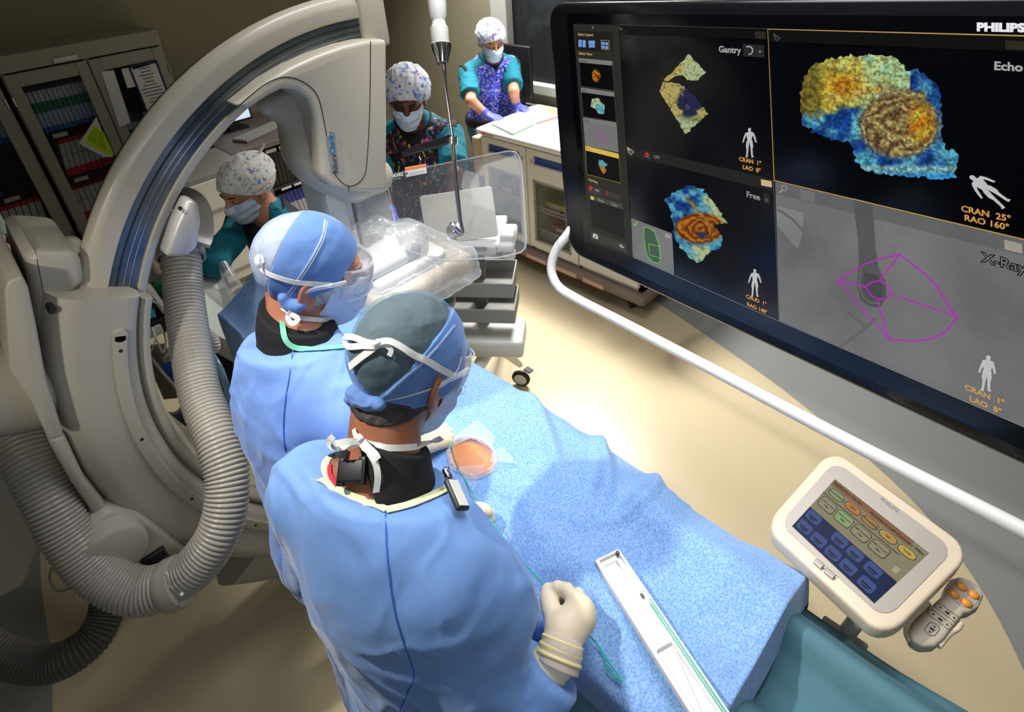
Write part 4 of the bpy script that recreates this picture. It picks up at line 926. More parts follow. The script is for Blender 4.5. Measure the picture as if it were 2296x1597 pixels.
# small X-ray
mv = spoly('xray_inset', [(1413, 489), (1505, 524), (1510, 617), (1417, 576)], None, .0012, scr, M['xray'])
spoly('inset_shape', [(1442, 510), (1452, 511), (1466, 522), (1474, 546), (1479, 580), (1480, 585), (1472, 591), (1462, 588), (1450, 575), (1445, 555), (1442, 530)], (74, 94, 80), .0016, mv)
GR = (110, 226, 70)
sline('green_outline', [(1442, 510), (1452, 511), (1466, 519), (1470, 532), (1477, 554), (1480, 584), (1474, 591), (1462, 588), (1450, 575), (1445, 555), (1442, 530)], .0018, GR, .002, mv, True)
sline('green_outline', [(1453, 547), (1477, 554), (1478.5, 580), (1455, 572)], .0016, GR, .002, mv, True); sline('check_mark', [(1418.5, 502), (1422, 507), (1427, 499)], .0025, (120, 255, 40), .002, mv)
spoly('icon_button', [(1489, 524), (1501, 528), (1501.5, 536), (1490, 532)], (168, 164, 150), .002, mv)
# ultrasound pictures: coloured per vertex of a fine grid on the screen
def cmat():
    m = mat('echo_colours', (0, 0, 0), .35, spec=.2); nt = m.node_tree; bs = nt.nodes['Principled BSDF']; at_ = nt.nodes.new('ShaderNodeAttribute'); at_.attribute_name = 'Col'; bs.inputs['Emission Strength'].default_value = .62
    nt.links.new(at_.outputs['Color'], bs.inputs['Emission Color']); return m
M['echo'] = cmat()
def inpoly(x, y, P):
    r = np.zeros(len(x), bool); n = len(P)
    for i in range(n):
        (x0, y0), (x1, y1) = P[i], P[(i+1) % n]
        c = ((y0 > y) != (y1 > y)) & (x < (x1-x0)*(y-y0)/((y1-y0) or 1e-9)+x0); r ^= c
    return r
def echo(name, poly, fn, step, e=.0016, parent=None, rag=4.0):
    xs = [p[0] for p in poly]; ys = [p[1] for p in poly]
    gx = np.arange(min(xs)-8, max(xs)+8, step); gy = np.arange(min(ys)-8, max(ys)+8, step); X, Y = np.meshgrid(gx, gy)
    x = X.ravel(); y = Y.ravel(); Z = np.zeros_like(x); P = np.stack([x, y, Z], 1)
    rg = fbm(P/9+3, 2)*rag
    ins = inpoly(x+rg, y+fbm(P/9+40, 2)*rag, poly)
    col = fn(x, y); col = np.clip(col, 0, 255)/255.; col = np.where(col <= .04045, col/12.92, ((col+.055)/1.055)**2.4)
    W = len(gx); idx = np.arange(len(x)).reshape(X.shape); q = np.stack([idx[:-1, :-1].ravel(), idx[:-1, 1:].ravel(), idx[1:, 1:].ravel(), idx[1:, :-1].ravel()], 1)
    q = q[ins[q].all(1)]; used = np.unique(q); mp_ = -np.ones(len(x), int); mp_[used] = np.arange(len(used))
    me = mesh([sp(x[i], y[i], e-.005) for i in used], [tuple(mp_[r_]) for r_ in q])
    ca_ = me.color_attributes.new('Col', 'FLOAT_COLOR', 'POINT'); c4 = np.ones((len(used), 4), np.float32); c4[:, :3] = col[used]; ca_.data.foreach_set('color', c4.ravel())
    return put(name, me, M['echo'], parent or scr)
def cells(x, y, s, sx=1.0, ang=0.0, seed=0):
    """bumpy cell texture 0..1 bright in the middle of each cell"""
    c, s_ = math.cos(ang), math.sin(ang); u = (x*c+y*s_)/s/sx; v = (-x*s_+y*c)/s; best = np.full(len(x), 9.0)
    iu = np.floor(u).astype(int); iv = np.floor(v).astype(int)
    for a in (-1, 0, 1):
        for b_ in (-1, 0, 1):
            ci, cj = iu+a, iv+b_; k = np.zeros_like(ci)+seed
            px = ci+_hash(ci, cj, k); py = cj+_hash(ci, cj, k+7); best = np.minimum(best, (u-px)**2+(v-py)**2)
    return np.clip(1.12-best*1.1, .35, 1)
def mixc(a, b_, t): t = np.clip(t, 0, 1)[:, None]; return np.array(a)*(1-t)+np.array(b_)*t
BLU, CYA, CRM, YEL, ORG, BRN = (24, 70, 150), (96, 186, 214), (196, 214, 160), (206, 184, 70), (216, 130, 20), (90, 50, 40)
def blend(*layers):
    r = np.array(layers[0], float) if np.ndim(layers[0]) > 1 else None
    for c, w in layers[1:]:
        w = np.clip(w, 0, 1)[:, None]; r = r*(1-w)+np.array(c, float)*w
    return r
def nz(x, y, s, seed=0): return fbm(np.stack([x/s+seed, y/s-seed*2, 0*x+seed], 1), 3)
def echo_big(x, y):
    n = nz(x, y, 30); base = mixc(BLU, CYA, .5+n*.8)
    top = 1-np.clip((y-(250-.12*(x-1800)+14*n))/18, 0, 1); top = top*(x < 2040)
    tcol = mixc(YEL, (170, 222, 180), (x-1860)/170+n*.4); tcol = tcol*(1-np.clip((1850-x)/60, 0, .35)[:, None])
    org = np.exp(-(((x-1890)/32)**2+((y-195)/24)**2)); tcol = mixc((0, 0, 0), (1, 1, 1), x*0)+tcol*(1-org[:, None])+np.array(ORG)*org[:, None]
    r = base*(1-top[:, None])+tcol*top[:, None]
    mid = np.exp(-(((x-2080)/30)**2+((y-168)/18)**2)); r = r*(1-mid[:, None])+np.array((20, 60, 130))*mid[:, None]
    d = np.sqrt(((x-2015)/95)**2+((y-280)/78)**2); w = np.clip((1.05-d)*5, 0, 1); ringc = mixc((196, 186, 110), BRN, .42+.36*np.sin(d*21+n*4)); ringc = mixc((0, 0, 0), (1, 1, 1), 0*x)+ringc
    o = np.clip(1-np.sqrt(((x-2062)/36)**2+((y-275)/60)**2), 0, 1)*1.8; ringc = ringc*(1-np.clip(o, 0, 1)[:, None])+mixc(ORG, YEL, nz(x, y, 12)+.3)*np.clip(o, 0, 1)[:, None]
    r = r*(1-w[:, None])+ringc*w[:, None]
    bar = np.clip(1.2-np.abs((y-(202+.14*(x-1970))))/13, 0, 1)*((x > 1968) & (x < 2075)); r = r*(1-bar[:, None])+mixc((206, 190, 120), BRN, np.abs(y-(202+.14*(x-1970)))/14)*bar[:, None]
    bd = np.zeros_like(x)
    for (bx, by, br) in ((1905, 215, 7), (1930, 205, 8), (1944, 204, 7), (1962, 203, 9), (1893, 200, 8)): bd = np.maximum(bd, np.clip(1.4-np.hypot(x-bx, y-by)/br, 0, 1))
    r = r*(1-bd[:, None])+np.array((196, 150, 60))*bd[:, None]
    low = np.clip((y-368)/10, 0, 1)*(x > 1900); r = r*(1-low[:, None])+mixc((60, 150, 220), (170, 220, 200), .5-(y-385)/20)*low[:, None]
    tx = np.where(d < 1.05, cells(x, y, 7), cells(x, y, 10, 1.7, .25)); return r*(.55+.5*tx)[:, None]*(1+.3*nz(x, y, 5, 3))[:, None]
echo('echo_picture', [(1905, 124), (1995, 124), (2015, 135), (2030, 158), (2062, 155), (2100, 190), (2112, 225), (2110, 265), (2113, 320), (2120, 330), (2150, 345), (2140, 385), (2140, 402), (2080, 401), (2000, 395), (1935, 383), (1915, 360), (1905, 320), (1880, 318), (1840, 305), (1800, 285), (1797, 270), (1795, 250), (1790, 215), (1797, 180), (1815, 150), (1850, 133)], echo_big, 1.5)
def echo_g(x, y):
    n = nz(x, y, 14); up = y < 183+.15*(x-1545)
    a = mixc(YEL, CRM, (x-1500)/50+n*.5); d = np.sqrt(((x-1545)/26)**2+((y-232)/38)**2)
    lo = mixc((44, 46, 84), (206, 190, 110), (d-.75)*2+n*1.1); lo = lo*(1-.0)+0; b2 = np.clip((y-258)/14, 0, 1)[:, None]; lo = lo*(1-b2)+mixc(CRM, (120, 130, 90), n+.3)*b2
    r = np.where(up[:, None], a, lo); return r*(.5+.55*cells(x, y, 6))[:, None]
echo('echo_picture', [(1543, 121), (1583, 163), (1560, 182), (1540, 180), (1530, 170), (1512, 172), (1499, 181), (1484, 181)], echo_g, 1.3, rag=2)
echo('echo_picture', [(1484, 182), (1500, 184), (1515, 186), (1532, 192), (1556, 212), (1572, 235), (1588, 255), (1560, 280), (1536, 302), (1525, 285), (1510, 260), (1495, 235), (1476, 205)], echo_g, 1.3, rag=2)
def echo_f(x, y):
    n = nz(x, y, 16); r = mixc(BLU, CYA, .6+n); r2 = np.clip((470-y+(x-1500)*.35)/30, 0, 1); r = r*1.0
    e1 = np.clip((x-1560-(y-440)*.45)/16, 0, 1)*(y < 510); r = r*(1-e1[:, None])+mixc(CYA, CRM, .5+n)*e1[:, None]
    d = np.sqrt(((x-1568)/55)**2+((y-512)/34)**2); w = np.clip((1.1-d)*5, 0, 1); rc = mixc(ORG, (120, 50, 10), .5+.5*np.sin(d*22+n*3)); hole = np.clip(1.3-np.sqrt(((x-1572)/14)**2+((y-528)/8)**2), 0, 1); rc = rc*(1-hole[:, None])+np.array((30, 60, 110))*hole[:, None]
    r = r*(1-w[:, None])+rc*w[:, None]; l = np.clip((y-545)/10, 0, 1)*(x < 1590); r = r*(1-l[:, None])+mixc(CRM, CYA, (1560-x)/40+n)*l[:, None]
    bead = np.clip(1.3-np.abs((y-470)-(x-1560)*1.2)/6, 0, 1)*((x > 1535) & (x < 1605)); r = r*(1-bead[:, None])+np.array((176, 130, 50))*bead[:, None]
    return r*(.5+.55*cells(x, y, 7, 1.8, .6))[:, None]
echo('echo_picture', [(1545, 413), (1575, 425), (1600, 455), (1630, 500), (1600, 505), (1612, 520), (1622, 540), (1612, 558), (1590, 565), (1578, 580), (1566, 592), (1545, 580), (1520, 550), (1505, 520), (1510, 500), (1488, 445), (1500, 440), (1515, 425)], echo_f, 1.3, rag=3)
def sc(fn, x0, y0, s, X0, Y0): return lambda x, y: fn(X0+(x-x0)/s, Y0+(y-y0)/s)
echo('thumbnail_picture', [(1332, 153), (1344, 160), (1346, 175), (1336, 188), (1327, 178), (1325, 163)], lambda x, y: mixc(ORG, BRN, nz(x, y, 5)+.3)*(.4+.7*cells(x, y, 4))[:, None], .9, .002, sb, 1)
echo('thumbnail_picture', [(1325, 222), (1338, 218), (1345, 228), (1354, 236), (1354, 256), (1340, 256), (1334, 245), (1322, 240)], lambda x, y: mixc(CRM, CYA, (y-225)/25+nz(x, y, 6))*(.4+.7*cells(x, y, 4))[:, None], .9, .002, sb, 1)
echo('thumbnail_picture', [(1342, 357), (1352, 360), (1360, 370), (1356, 376), (1359, 384), (1350, 391), (1344, 378), (1340, 366)], lambda x, y: mixc(CYA, ORG, (y-368)/12+nz(x, y, 6)*.4)*(.4+.7*cells(x, y, 4))[:, None], .9, .002, sb, 1)
sline('thumbnail_outline', [(1347, 294), (1357, 306), (1359, 316), (1348, 324), (1336, 309)], .0012, PU, .002, sb, True); sline('thumbnail_outline', [(1336, 309), (1359, 316)], .001, PU, .002, sb); sline('thumbnail_outline', [(1347, 294), (1345, 310)], .001, PU, .002, sb)
# little grey manikins with their angles
def manikin(px, py, s, a, lean=0):
    """upright figure, s = height in px; a = rotation on the screen"""
    c, s_ = math.cos(a), math.sin(a)
    T = lambda x, y: (px+(x*c-y*s_)*s, py+(x*s_+y*c)*s)
    b = MB()
    def limb(pts, w):
        P = [sp(*T(*q), -.0028) for q in pts]; L = np.linalg.norm(sp(*T(0, .5))-sp(*T(0, -.5)))
        b.add(*(lambda r: (r.v, r.f))(ribbon(P, [SN]*len(P), [w_*L for w_ in w], .0006)))
    limb([(.0, -.5), (.0, -.455), (.0, -.40), (.0, -.365)], [.05, .10, .09, .05]); limb([(.0, -.38), (.0, -.34), (.0, -.2), (.0, -.1), (.0, -.04)], [.05, .24, .19, .15, .18])
    for k in (-1, 1):
        limb([(k*.10, -.33), (k*.165, -.2), (k*.205, -.07), (k*.225, 0)], [.07, .055, .045, .03]); limb([(k*.05, -.05), (k*.075, .12), (k*.07, .22), (k*.085, .44), (k*.11, .5)], [.10, .095, .06, .05, .07])
    return b.build('manikin', em((200, 200, 200)), scr)
manikin(1679, 320, 66, 0); manikin(1691, 635, 62, .0); manikin(2212, 838, 80, .08); manikin(2215, 427, 104, -.90)
def ang(t1, t2, x, y, s, k):
    stext('lettering', t1, x, y, s*.86, (222, 160, 84), .002, bold=.0004); stext('lettering', t2, x+2, y+k, s*.86, (222, 160, 84), .002, bold=.0004)
ang('CRAN  1°', ' LAO  8°', 1680, 362, .0135, 17); ang('CAUD  1°', 'RAO 148°', 1694, 674, .0125, 18); ang('CRAN  25°', 'RAO 160°', 2208, 480, .0150, 20); ang('CRAN  1°', 'LAO  8°', 2206, 887, .0140, 23)
M['logo'] = mat('logo_grey', (205, 205, 205), .4); M['logo'].node_tree.nodes['Principled BSDF'].inputs['Emission Color'].default_value = (1, 1, 1, 1); M['logo'].node_tree.nodes['Principled BSDF'].inputs['Emission Strength'].default_value = .25
b = MB(); add_text(b, 'PHILIPS', sp(2241, 62, -.004), SH*1.1, -SV, .0195, bold=.0012); b.build('maker_lettering', M['logo'], scr)
b = MB(); add_text(b, 'PHILIPS', sp(1789, 771, -.0172), SH*.66, -SV, .034, bold=.0008); b.build('maker_lettering', M['logo'], mo)
# grab bar round the lower edge
HB = [sp(1275, 470, -.05), sp(1264, 520, -.03), sp(1243, 560, -.01), sp(1236, 602, 0), sp(1250, 640, 0), sp(1290, 668, 0), sp(1400, 725, 0), sp(1600, 830, 0), sp(1900, 988, 0), sp(2296, 1190, 0), sp(2390, 1240, 0)]
ab_ = [sab(x, y) for x, y in ((1275, 470), (1264, 520), (1243, 560), (1236, 602), (1250, 640), (1290, 668))]; be = sab(2296, 1190)
HB = HB[:-1]+[S0+SH*(1.133-a_)+SV*(b_+be[1]-ab_[-1][1])+SN*o_ for (a_, b_), o_ in zip(ab_[::-1], (0, 0, 0, -.01, -.03, -.05))]
b = MB(); b.tube(spline(HB, 8), .0165, 20); hb = b.build('grab_bar', mat('bar_white', (214, 214, 212), .3), mo, 60)
for (x, y) in ((1268, 545), (1292, 669)):
    i = min(range(len(HB)), key=lambda k: 0); 
b = MB(); c_ = S0+SH*.62-SV*.08-SN*.15; b.tube([c_+SV*.3, c_+V(0, 0, .1), V(c_[0]+.1, c_[1], 2.87)], .04, 20); b.lathe([(.0, 0), (.12, 0), (.12, .03), (0, .03)], (c_[0]+.1, c_[1], 2.865), (0, 0, 1)); b.build('ceiling_boom', M['plastic_white'], mo, 50)

# ================================================================== CEILING-HUNG CLEAR SHIELD
shp = [(868, 412), (872, 400), (885, 390), (960, 374), (1140, 339), (1158, 342), (1168, 362), (1174, 430), (1180, 540), (1178, 556), (1168, 566), (1120, 578), (1000, 585), (905, 560), (893, 540)]
SQ = [at(868, 400, 2.02), at(1150, 340, 1.98), at(1175, 560, 1.86)]; sn = nrm(np.cross(SQ[1]-SQ[0], SQ[2]-SQ[0])); sn = sn if np.dot(sn, CC-SQ[0]) > 0 else -sn
ss = empty('clear_shield', at(1020, 515, 1.95), 'clear acrylic radiation shield hanging on a steel rod over the patient', 'shield')
ex = nrm(SQ[1]-SQ[0]); ey = np.cross(sn, ex); P = [onp(x, y, SQ[0], sn) for x, y in shp]
b = MB(); b.prism([(np.dot(q-SQ[0], ex), np.dot(q-SQ[0], ey)) for q in P], SQ[0], ex, ey, -sn*.012, .003); b.build('shield_sheet', M['acrylic'], ss, 50)
b = MB(); b.tube(P+[P[0]], .0028, 6); b.build('polished_edge', glassy('edge_clear', (190, 195, 200), .28, .1, .8), ss, 60)
hk = onp(1020, 516, SQ[0], sn)
b = MB(); b.lathe([(.0, .012), (.012, .012), (.013, .004), (.028, .003), (.03, 0), (.03, -.016), (0, -.016)], hk, sn, 28); b.build('mount_disc', M['chrome'], ss, 40)
rod = [hk+sn*.012, hk+sn*.05, at(1036, 522, 1.88), at(1031, 490, 1.87), at(1020, 380, 1.82), at(1016, 320, 1.80)]
b = MB(); b.tube(spline(rod, 6), .0075, 12); b.build('hanger_rod', M['steel'], ss, 60)
b = MB(); b.tube([at(1016, 322, 1.80), at(1006, 250, 1.78), at(990, 142, 1.75)], .0052, 10); b.build('hanger_rod', M['chrome'], ss, 60); b = MB(); b.tube([at(1018, 322, 1.81), at(1001, 225, 1.79), at(997, 142, 1.75)], .0045, 10); b.build('hanger_rod', M['chrome'], ss, 60)
b = MB(); a_ = at(1016, 308, 1.80); c_ = at(1016, 324, 1.80); b.tube([a_, c_], .014, 16); b.build('rod_clamp', M['chrome'], ss, 60)
b = MB(); b.tube([at(1008, 312, 1.80), at(985, 320, 1.83), at(935, 334, 1.88), at(905, 345, 1.92)], [.0145, .0145, .012, .010], 14); b.build('handle', M['black'], ss, 60)
b = MB(); b.lathe([(.018, 0), (.03, .045), (.032, .055)], at(992, 142, 1.75), nrm(at(989, 100, 1.75)-at(992, 142, 1.75)), 20); b.build('cone_fitting', M['chrome'], ss, 60)
u_ = nrm(at(980, 0, 1.74)-at(989, 108, 1.75)); c_ = at(988, 104, 1.75)
b = MB(); b.lathe([(.024, 0), (.028, .008), (.028, .055), (.022, .062), (.020, .075)], c_, u_, 24); b.build('arm_joint', M['plastic_white'], ss, 40)
b = MB(); b.lathe([(.017, 0), (.026, .02), (.028, .05), (.026, .12), (.02, .14), (.018, .75)], c_+u_*.070, u_, 24); b.build('ceiling_arm', M['plastic_white'], ss, 40)
def tri_label(px, name, m, parent, e=.002):
    Q = [onp(x, y, SQ[0], sn)+sn*e for x, y in px]; b = MB(); b.add(Q, [(0, 1, 2, 3)]); return b.build(name, m, parent)
lb = tri_label([(908, 376), (955, 368), (957, 389), (911, 398)], 'warning_label', M['paper'], ss)
tri_label([(908.5, 377), (954.5, 369.2), (955, 376), (909, 384)], 'label_band', mat('label_orange2', (226, 120, 40), .6), lb, .0028)
for k in range(3): tri_label([(917, 387.5+3.2*k), (953, 381+3.2*k), (953, 382+3.2*k), (917, 388.5+3.2*k)], 'printed_lines', M['plastic_grey'], lb, .0028)
tri_label([(911, 388), (914, 387), (915, 392), (911, 393)], 'warning_sign', M['black'], lb, .0028)
b = MB(); add_text(b, 'MAVIG', onp(889, 395, SQ[0], sn)+sn*.003, ex, ey, .017, bold=.0006); b.build('maker_lettering', mat('letter_white', (225, 225, 225), .6), ss)
b = MB(); add_text(b, 'Portegra', onp(892, 401, SQ[0], sn)+sn*.003, ex, ey, .007); b.build('maker_lettering', M['label'], ss)
# ================================================================== TREATMENT TABLE, PATIENT AND DRAPES
tb = empty('treatment_table', (.6, .3, 0), 'narrow X-ray treatment table under the patient and drapes', 'table')
b = MB(); b.bb((.385, -1.0, .90), (.815, 1.9, .94), .02); b.build('table_top', M['plastic_grey'], tb, 50)
b = MB(); b.bb((.40, -1.0, .94), (.80, 1.9, .985), .02); b.build('mattress', M['navy'], tb, 50)
b = MB(); b.bb((.48, -.75, .03), (.72, -.25, .90), .03); b.bb((.40, -.9, 0), (.80, -.1, .06), .02); b.build('pedestal', M['plastic_white'], tb, 50)
b = MB(); b.bb((.82, -1.0, .905), (.835, 1.2, .93)); b.build('side_rail', M['steel'], tb)
pt = empty('person', (.6, .5, .985), 'covered patient on the table with a patch of skin bare at the groin', 'patient')
pb = uni([ell((.60, 1.22, 1.03), (.15, .30, .05)), ell((.60, .86, 1.04), (.155, .2, .06)), caps((.52, .80, 1.045), (.50, .30, 1.035), .062, .05), caps((.68, .80, 1.045), (.70, .30, 1.035), .062, .05), caps((.50, .30, 1.03), (.50, -.12, 1.025), .045, .032), caps((.70, .30, 1.03), (.70, -.12, 1.025), .045, .032), caps((.6, 1.5, 1.01), (.6, 1.62, 1.02), .04), ell((.60, 1.72, 1.04), (.072, .10, .08)), caps((.45, 1.38, 1.0), (.44, .95, 1.0), .03, .026), caps((.75, 1.38, 1.0), (.76, .95, 1.0), .03, .026), caps((.48, 1.40, 1.005), (.72, 1.40, 1.005), .038), ell((.545, .715, 1.085), (.055, .075, .035))], .05)
me = sdf_mesh(pb, (.35, -.25, .93), (.85, 1.85, 1.2), .008); put('body', me, skin('skin_warm', (205, 138, 92), (190, 118, 74)), pt)

def drape(name, y0, y1, xs, zf, disp, m, ny, nx, foot=None, hole=None, **kw):
    """cloth laid across the table: xs = path across as (x, dz, length share), swept from y0 to y1"""
    P = [V(x, z, 0) for x, z in xs]; S = spline(P, 6); S = np.array(S)[:, :2]
    L = np.concatenate([[0], np.cumsum(np.linalg.norm(np.diff(S, axis=0), axis=1))]); u = np.linspace(0, L[-1], nx)
    cx = np.interp(u, L, S[:, 0]); cz = np.interp(u, L, S[:, 1]); tx = np.gradient(cx); tz = np.gradient(cz); l_ = np.hypot(tx, tz); nxv, nzv = -tz/l_, tx/l_
    ys = np.linspace(y0, y1, ny); X = np.tile(cx, (ny, 1)); Z = np.tile(cz, (ny, 1)); Y = np.tile(ys[:, None], (1, nx))
    Z = Z+zf(X, Y)*np.clip(nzv, 0, 1)**2
    D = disp(X, Y, Z); X = X+D*nxv; Z = Z+D*nzv
    if foot:   # the foot end turns down
        for i in range(ny):
            d = foot-ys[i]
            if d > 0: Z[i] -= min(d, .12)*.92; Y[i] = foot-d*.18
    v = np.stack([X.ravel(), Y.ravel(), Z.ravel()], 1)
    idx = np.arange(nx*ny).reshape(ny, nx); f = np.stack([idx[:-1, :-1].ravel(), idx[:-1, 1:].ravel(), idx[1:, 1:].ravel(), idx[1:, :-1].ravel()], 1)
    if hole is not None: 
        c = v[f].mean(1); keep = (((c[:, 0]-hole[0])/hole[2])**2+((c[:, 1]-hole[1])/hole[3])**2) > 1; f = f[keep]
    me = mesh(v, f); o = put(name, me, m, None, True, **kw)
    md = o.modifiers.new('thick', 'SOLIDIFY'); md.thickness = .0015
    return o, v
def d1(X, Y, Z):
    P = np.stack([X.ravel(), Y.ravel(), Z.ravel()], 1); a = noise(P*V(7, 4, 3)+2)*.010+noise(P*V(15, 9, 6)+9)*.004
    a += .010*np.maximum(0, ridge(P*V(4, 6, 3)+V(1.3, .4, 0))-.2)+.004*np.maximum(0, ridge(P*V(9, 14, 5)+5)-.1)
    # the big curved fold at the far edge
    for (fx, fy, w, h, sl) in ((.74, .50, .022, .022, .9), (.70, .63, .03, .016, 1.3), (.78, .40, .018, .018, .5)):
        d = (P[:, 1]-fy)-sl*(P[:, 0]-fx)-3*(P[:, 0]-fx)**2; a += h*np.exp(-(d/w)**2)*np.clip((P[:, 0]-.55)/.12, 0, 1)
    return a.reshape(X.shape)
def z1(X, Y):
    legs = .030*(np.exp(-((X-.50)/.055)**2)+np.exp(-((X-.70)/.055)**2))*np.clip((.62-Y)/.2, 0, 1)*np.clip((Y+.05)/.2, 0, 1)
    return legs+.018*np.exp(-((X-.60)/.15)**2)-.030*np.clip((Y-1.05)/.2, 0, 1)+.10*np.clip((Y-1.50)/.12, 0, 1)*np.exp(-((X-.6)/.14)**2)
def cloth(name, rgb, rgb2, speck=True):
    m = mat(name, rgb, .85, sheen=.3); nt = m.node_tree; bs = nt.nodes['Principled BSDF']
    tc = nt.nodes.new('ShaderNodeTexCoord'); n = nt.nodes.new('ShaderNodeTexNoise'); n.inputs['Scale'].default_value = 260; n.inputs['Detail'].default_value = 3; n.inputs['Roughness'].default_value = .7
    cr = nt.nodes.new('ShaderNodeValToRGB'); cr.color_ramp.elements[0].position = .36; cr.color_ramp.elements[1].position = .66; cr.color_ramp.elements[0].color = lin(rgb); cr.color_ramp.elements[1].color = lin(rgb2)
    nt.links.new(tc.outputs['Object'], n.inputs[0]); nt.links.new(n.outputs['Fac'], cr.inputs[0]); nt.links.new(cr.outputs[0], bs.inputs['Base Color'])
    n3 = nt.nodes.new('ShaderNodeTexNoise'); n3.inputs['Scale'].default_value = 22; n3.inputs['Detail'].default_value = 5; nt.links.new(tc.outputs['Object'], n3.inputs[0])
    b2 = nt.nodes.new('ShaderNodeBump'); b2.inputs['Strength'].default_value = .35; b2.inputs['Distance'].default_value = .006; nt.links.new(n3.outputs['Fac'], b2.inputs['Height'])
    bp = nt.nodes.new('ShaderNodeBump'); bp.inputs['Strength'].default_value = .25; bp.inputs['Distance'].default_value = .001; nt.links.new(n.outputs['Fac'], bp.inputs['Height']); nt.links.new(b2.outputs[0], bp.inputs['Normal']); nt.links.new(bp.outputs[0], bs.inputs['Normal'])
    return m
M['drape'] = cloth('drape_blue', (94, 142, 206), (150, 186, 230)); M['under'] = mat('drape_green', (66, 108, 122), .8, bump=(30, .35, .006), var=(8, (74, 116, 128))); M['drape_back'] = mat('drape_deep', (40, 92, 190), .8)
dr, dv = drape('surgical_drape', .0, 1.88, [(.376, .80), (.379, .95), (.383, 1.06), (.395, 1.089), (.44, 1.098), (.52, 1.10), (.60, 1.103), (.70, 1.10), (.78, 1.082), (.815, 1.04), (.83, .95), (.84, .75)], z1, d1, [M['drape']], 400, 200, foot=.085, hole=(.540, .735, .047, .062), label='pale blue speckled surgical drape over the patient with an oval opening', cat='drape')
def d2(X, Y, Z):
    P = np.stack([X.ravel(), Y.ravel(), Z.ravel()], 1); a = .012*np.maximum(0, ridge(P*V(10, 2.2, 2)+V(3, 1, 0)))+.010*noise(P*V(6, 3, 3))+.006*np.maximum(0, ridge(P*V(18, 4, 4)+8))
    return a.reshape(X.shape)
drape('under_drape', -1.0, .30, [(.30, .35), (.335, .75), (.365, .98), (.42, 1.008), (.60, 1.012), (.77, 1.005), (.81, .96), (.83, .7), (.84, .45)], lambda X, Y: .01*np.exp(-((X-.6)/.15)**2)+.078*(np.exp(-((X-.50)/.05)**2)+np.exp(-((X-.70)/.05)**2))*np.clip((Y+.32)/.1, 0, 1), d2, M['under'], 200, 120, label='grey-green lower drape hanging past the foot end of the blue drape', cat='drape')
# clear film pouch and its square patches round the opening
def zon(x, y):
    i = np.argmin((dv[:, 0]-x)**2+(dv[:, 1]-y)**2+np.where(dv[:, 2] < 1.0, 9, 0)); return dv[i][2]
fp = empty('film_pouch', (.54, .735, 1.10), 'crumpled clear film edging the oval opening over bare skin', 'film')
vs = []; fs = []; NR, NA = 7, 48; random.seed(3)
for i in range(NR):
    for k in range(NA):
        t = 2*math.pi*k/NA; rr = 1.12-.07*i; zz = zon(.54+.05*math.cos(t), .735+.066*math.sin(t))+(.004, .008, .012, .004, -.008, -.02, -.03)[i]+random.uniform(-.0025, .0025)
        vs.append((.54+.047*rr*math.cos(t)*(1+.03*math.sin(7*t)), .735+.062*rr*math.sin(t)*(1+.03*math.cos(5*t)), zz))
fs = [(i*NA+k, i*NA+(k+1) % NA, (i+1)*NA+(k+1) % NA, (i+1)*NA+k) for i in range(NR-1) for k in range(NA)]
M['film'] = glassy('clear_film', (238, 225, 222), .25, .2, .8); M['film2'] = glassy('white_film', (225, 230, 245), .16, .4, .5)
o = put('pouch_rim', mesh(vs, fs), M['film'], fp, True)
for px in ([(1022, 985), (1072, 948), (1112, 990), (1104, 1018), (1060, 990), (1020, 1006)], [(1104, 1025), (1128, 1012), (1158, 1048), (1100, 1046)], [(1030, 1052), (1075, 1052), (1090, 1050), (1068, 1092), (1050, 1110), (1035, 1080)]):
    Q = []
    for x, y in px:
        q = atz(x, y, 1.115); q[2] = zon(q[0], q[1])+.0035; Q.append(q)
    b = MB(); b.add(Q, [tuple(range(len(Q)))]); b.build('film_patch', M['film2'], fp)
# guidewires
M['wire_green'] = mat('wire_green', (20, 172, 146), .35)
def snap(px, up=.006, z=1.115):
    out = []
    for x, y in px:
        q = atz(x, y, z); zz = zon(q[0], q[1])+up; q = atz(x, y, zz); out.append(q)
    return out
W1 = [at(1008, 990, 1.14), at(1013, 1010, 1.145)]+snap([(1025, 1045), (1060, 1105), (1075, 1130)], .014)+[atz(1090, 1152, 1.158), atz(1120, 1195, 1.155), atz(1170, 1255, 1.158), atz(1228, 1322, 1.165), atz(1262, 1360, 1.165)]
b = MB(); b.tube(spline(W1, 6), .0014, 8); o = b.build('guidewire', M['wire_green']); tag(o, 'thin green guidewire running from the opening to the gloved fingers', 'guidewire')
W2 = [atz(1262, 1360, 1.165), atz(1300, 1405, 1.155)]+snap([(1335, 1440), (1365, 1485), (1390, 1520), (1393, 1527), (1380, 1519), (1362, 1502), (1354, 1487)], .010)
b = MB(); b.tube(spline(W2, 6), .0014, 8); o = b.build('guidewire', M['wire_green']); tag(o, 'short green guidewire tail hooking back on the drape below the hand', 'guidewire')
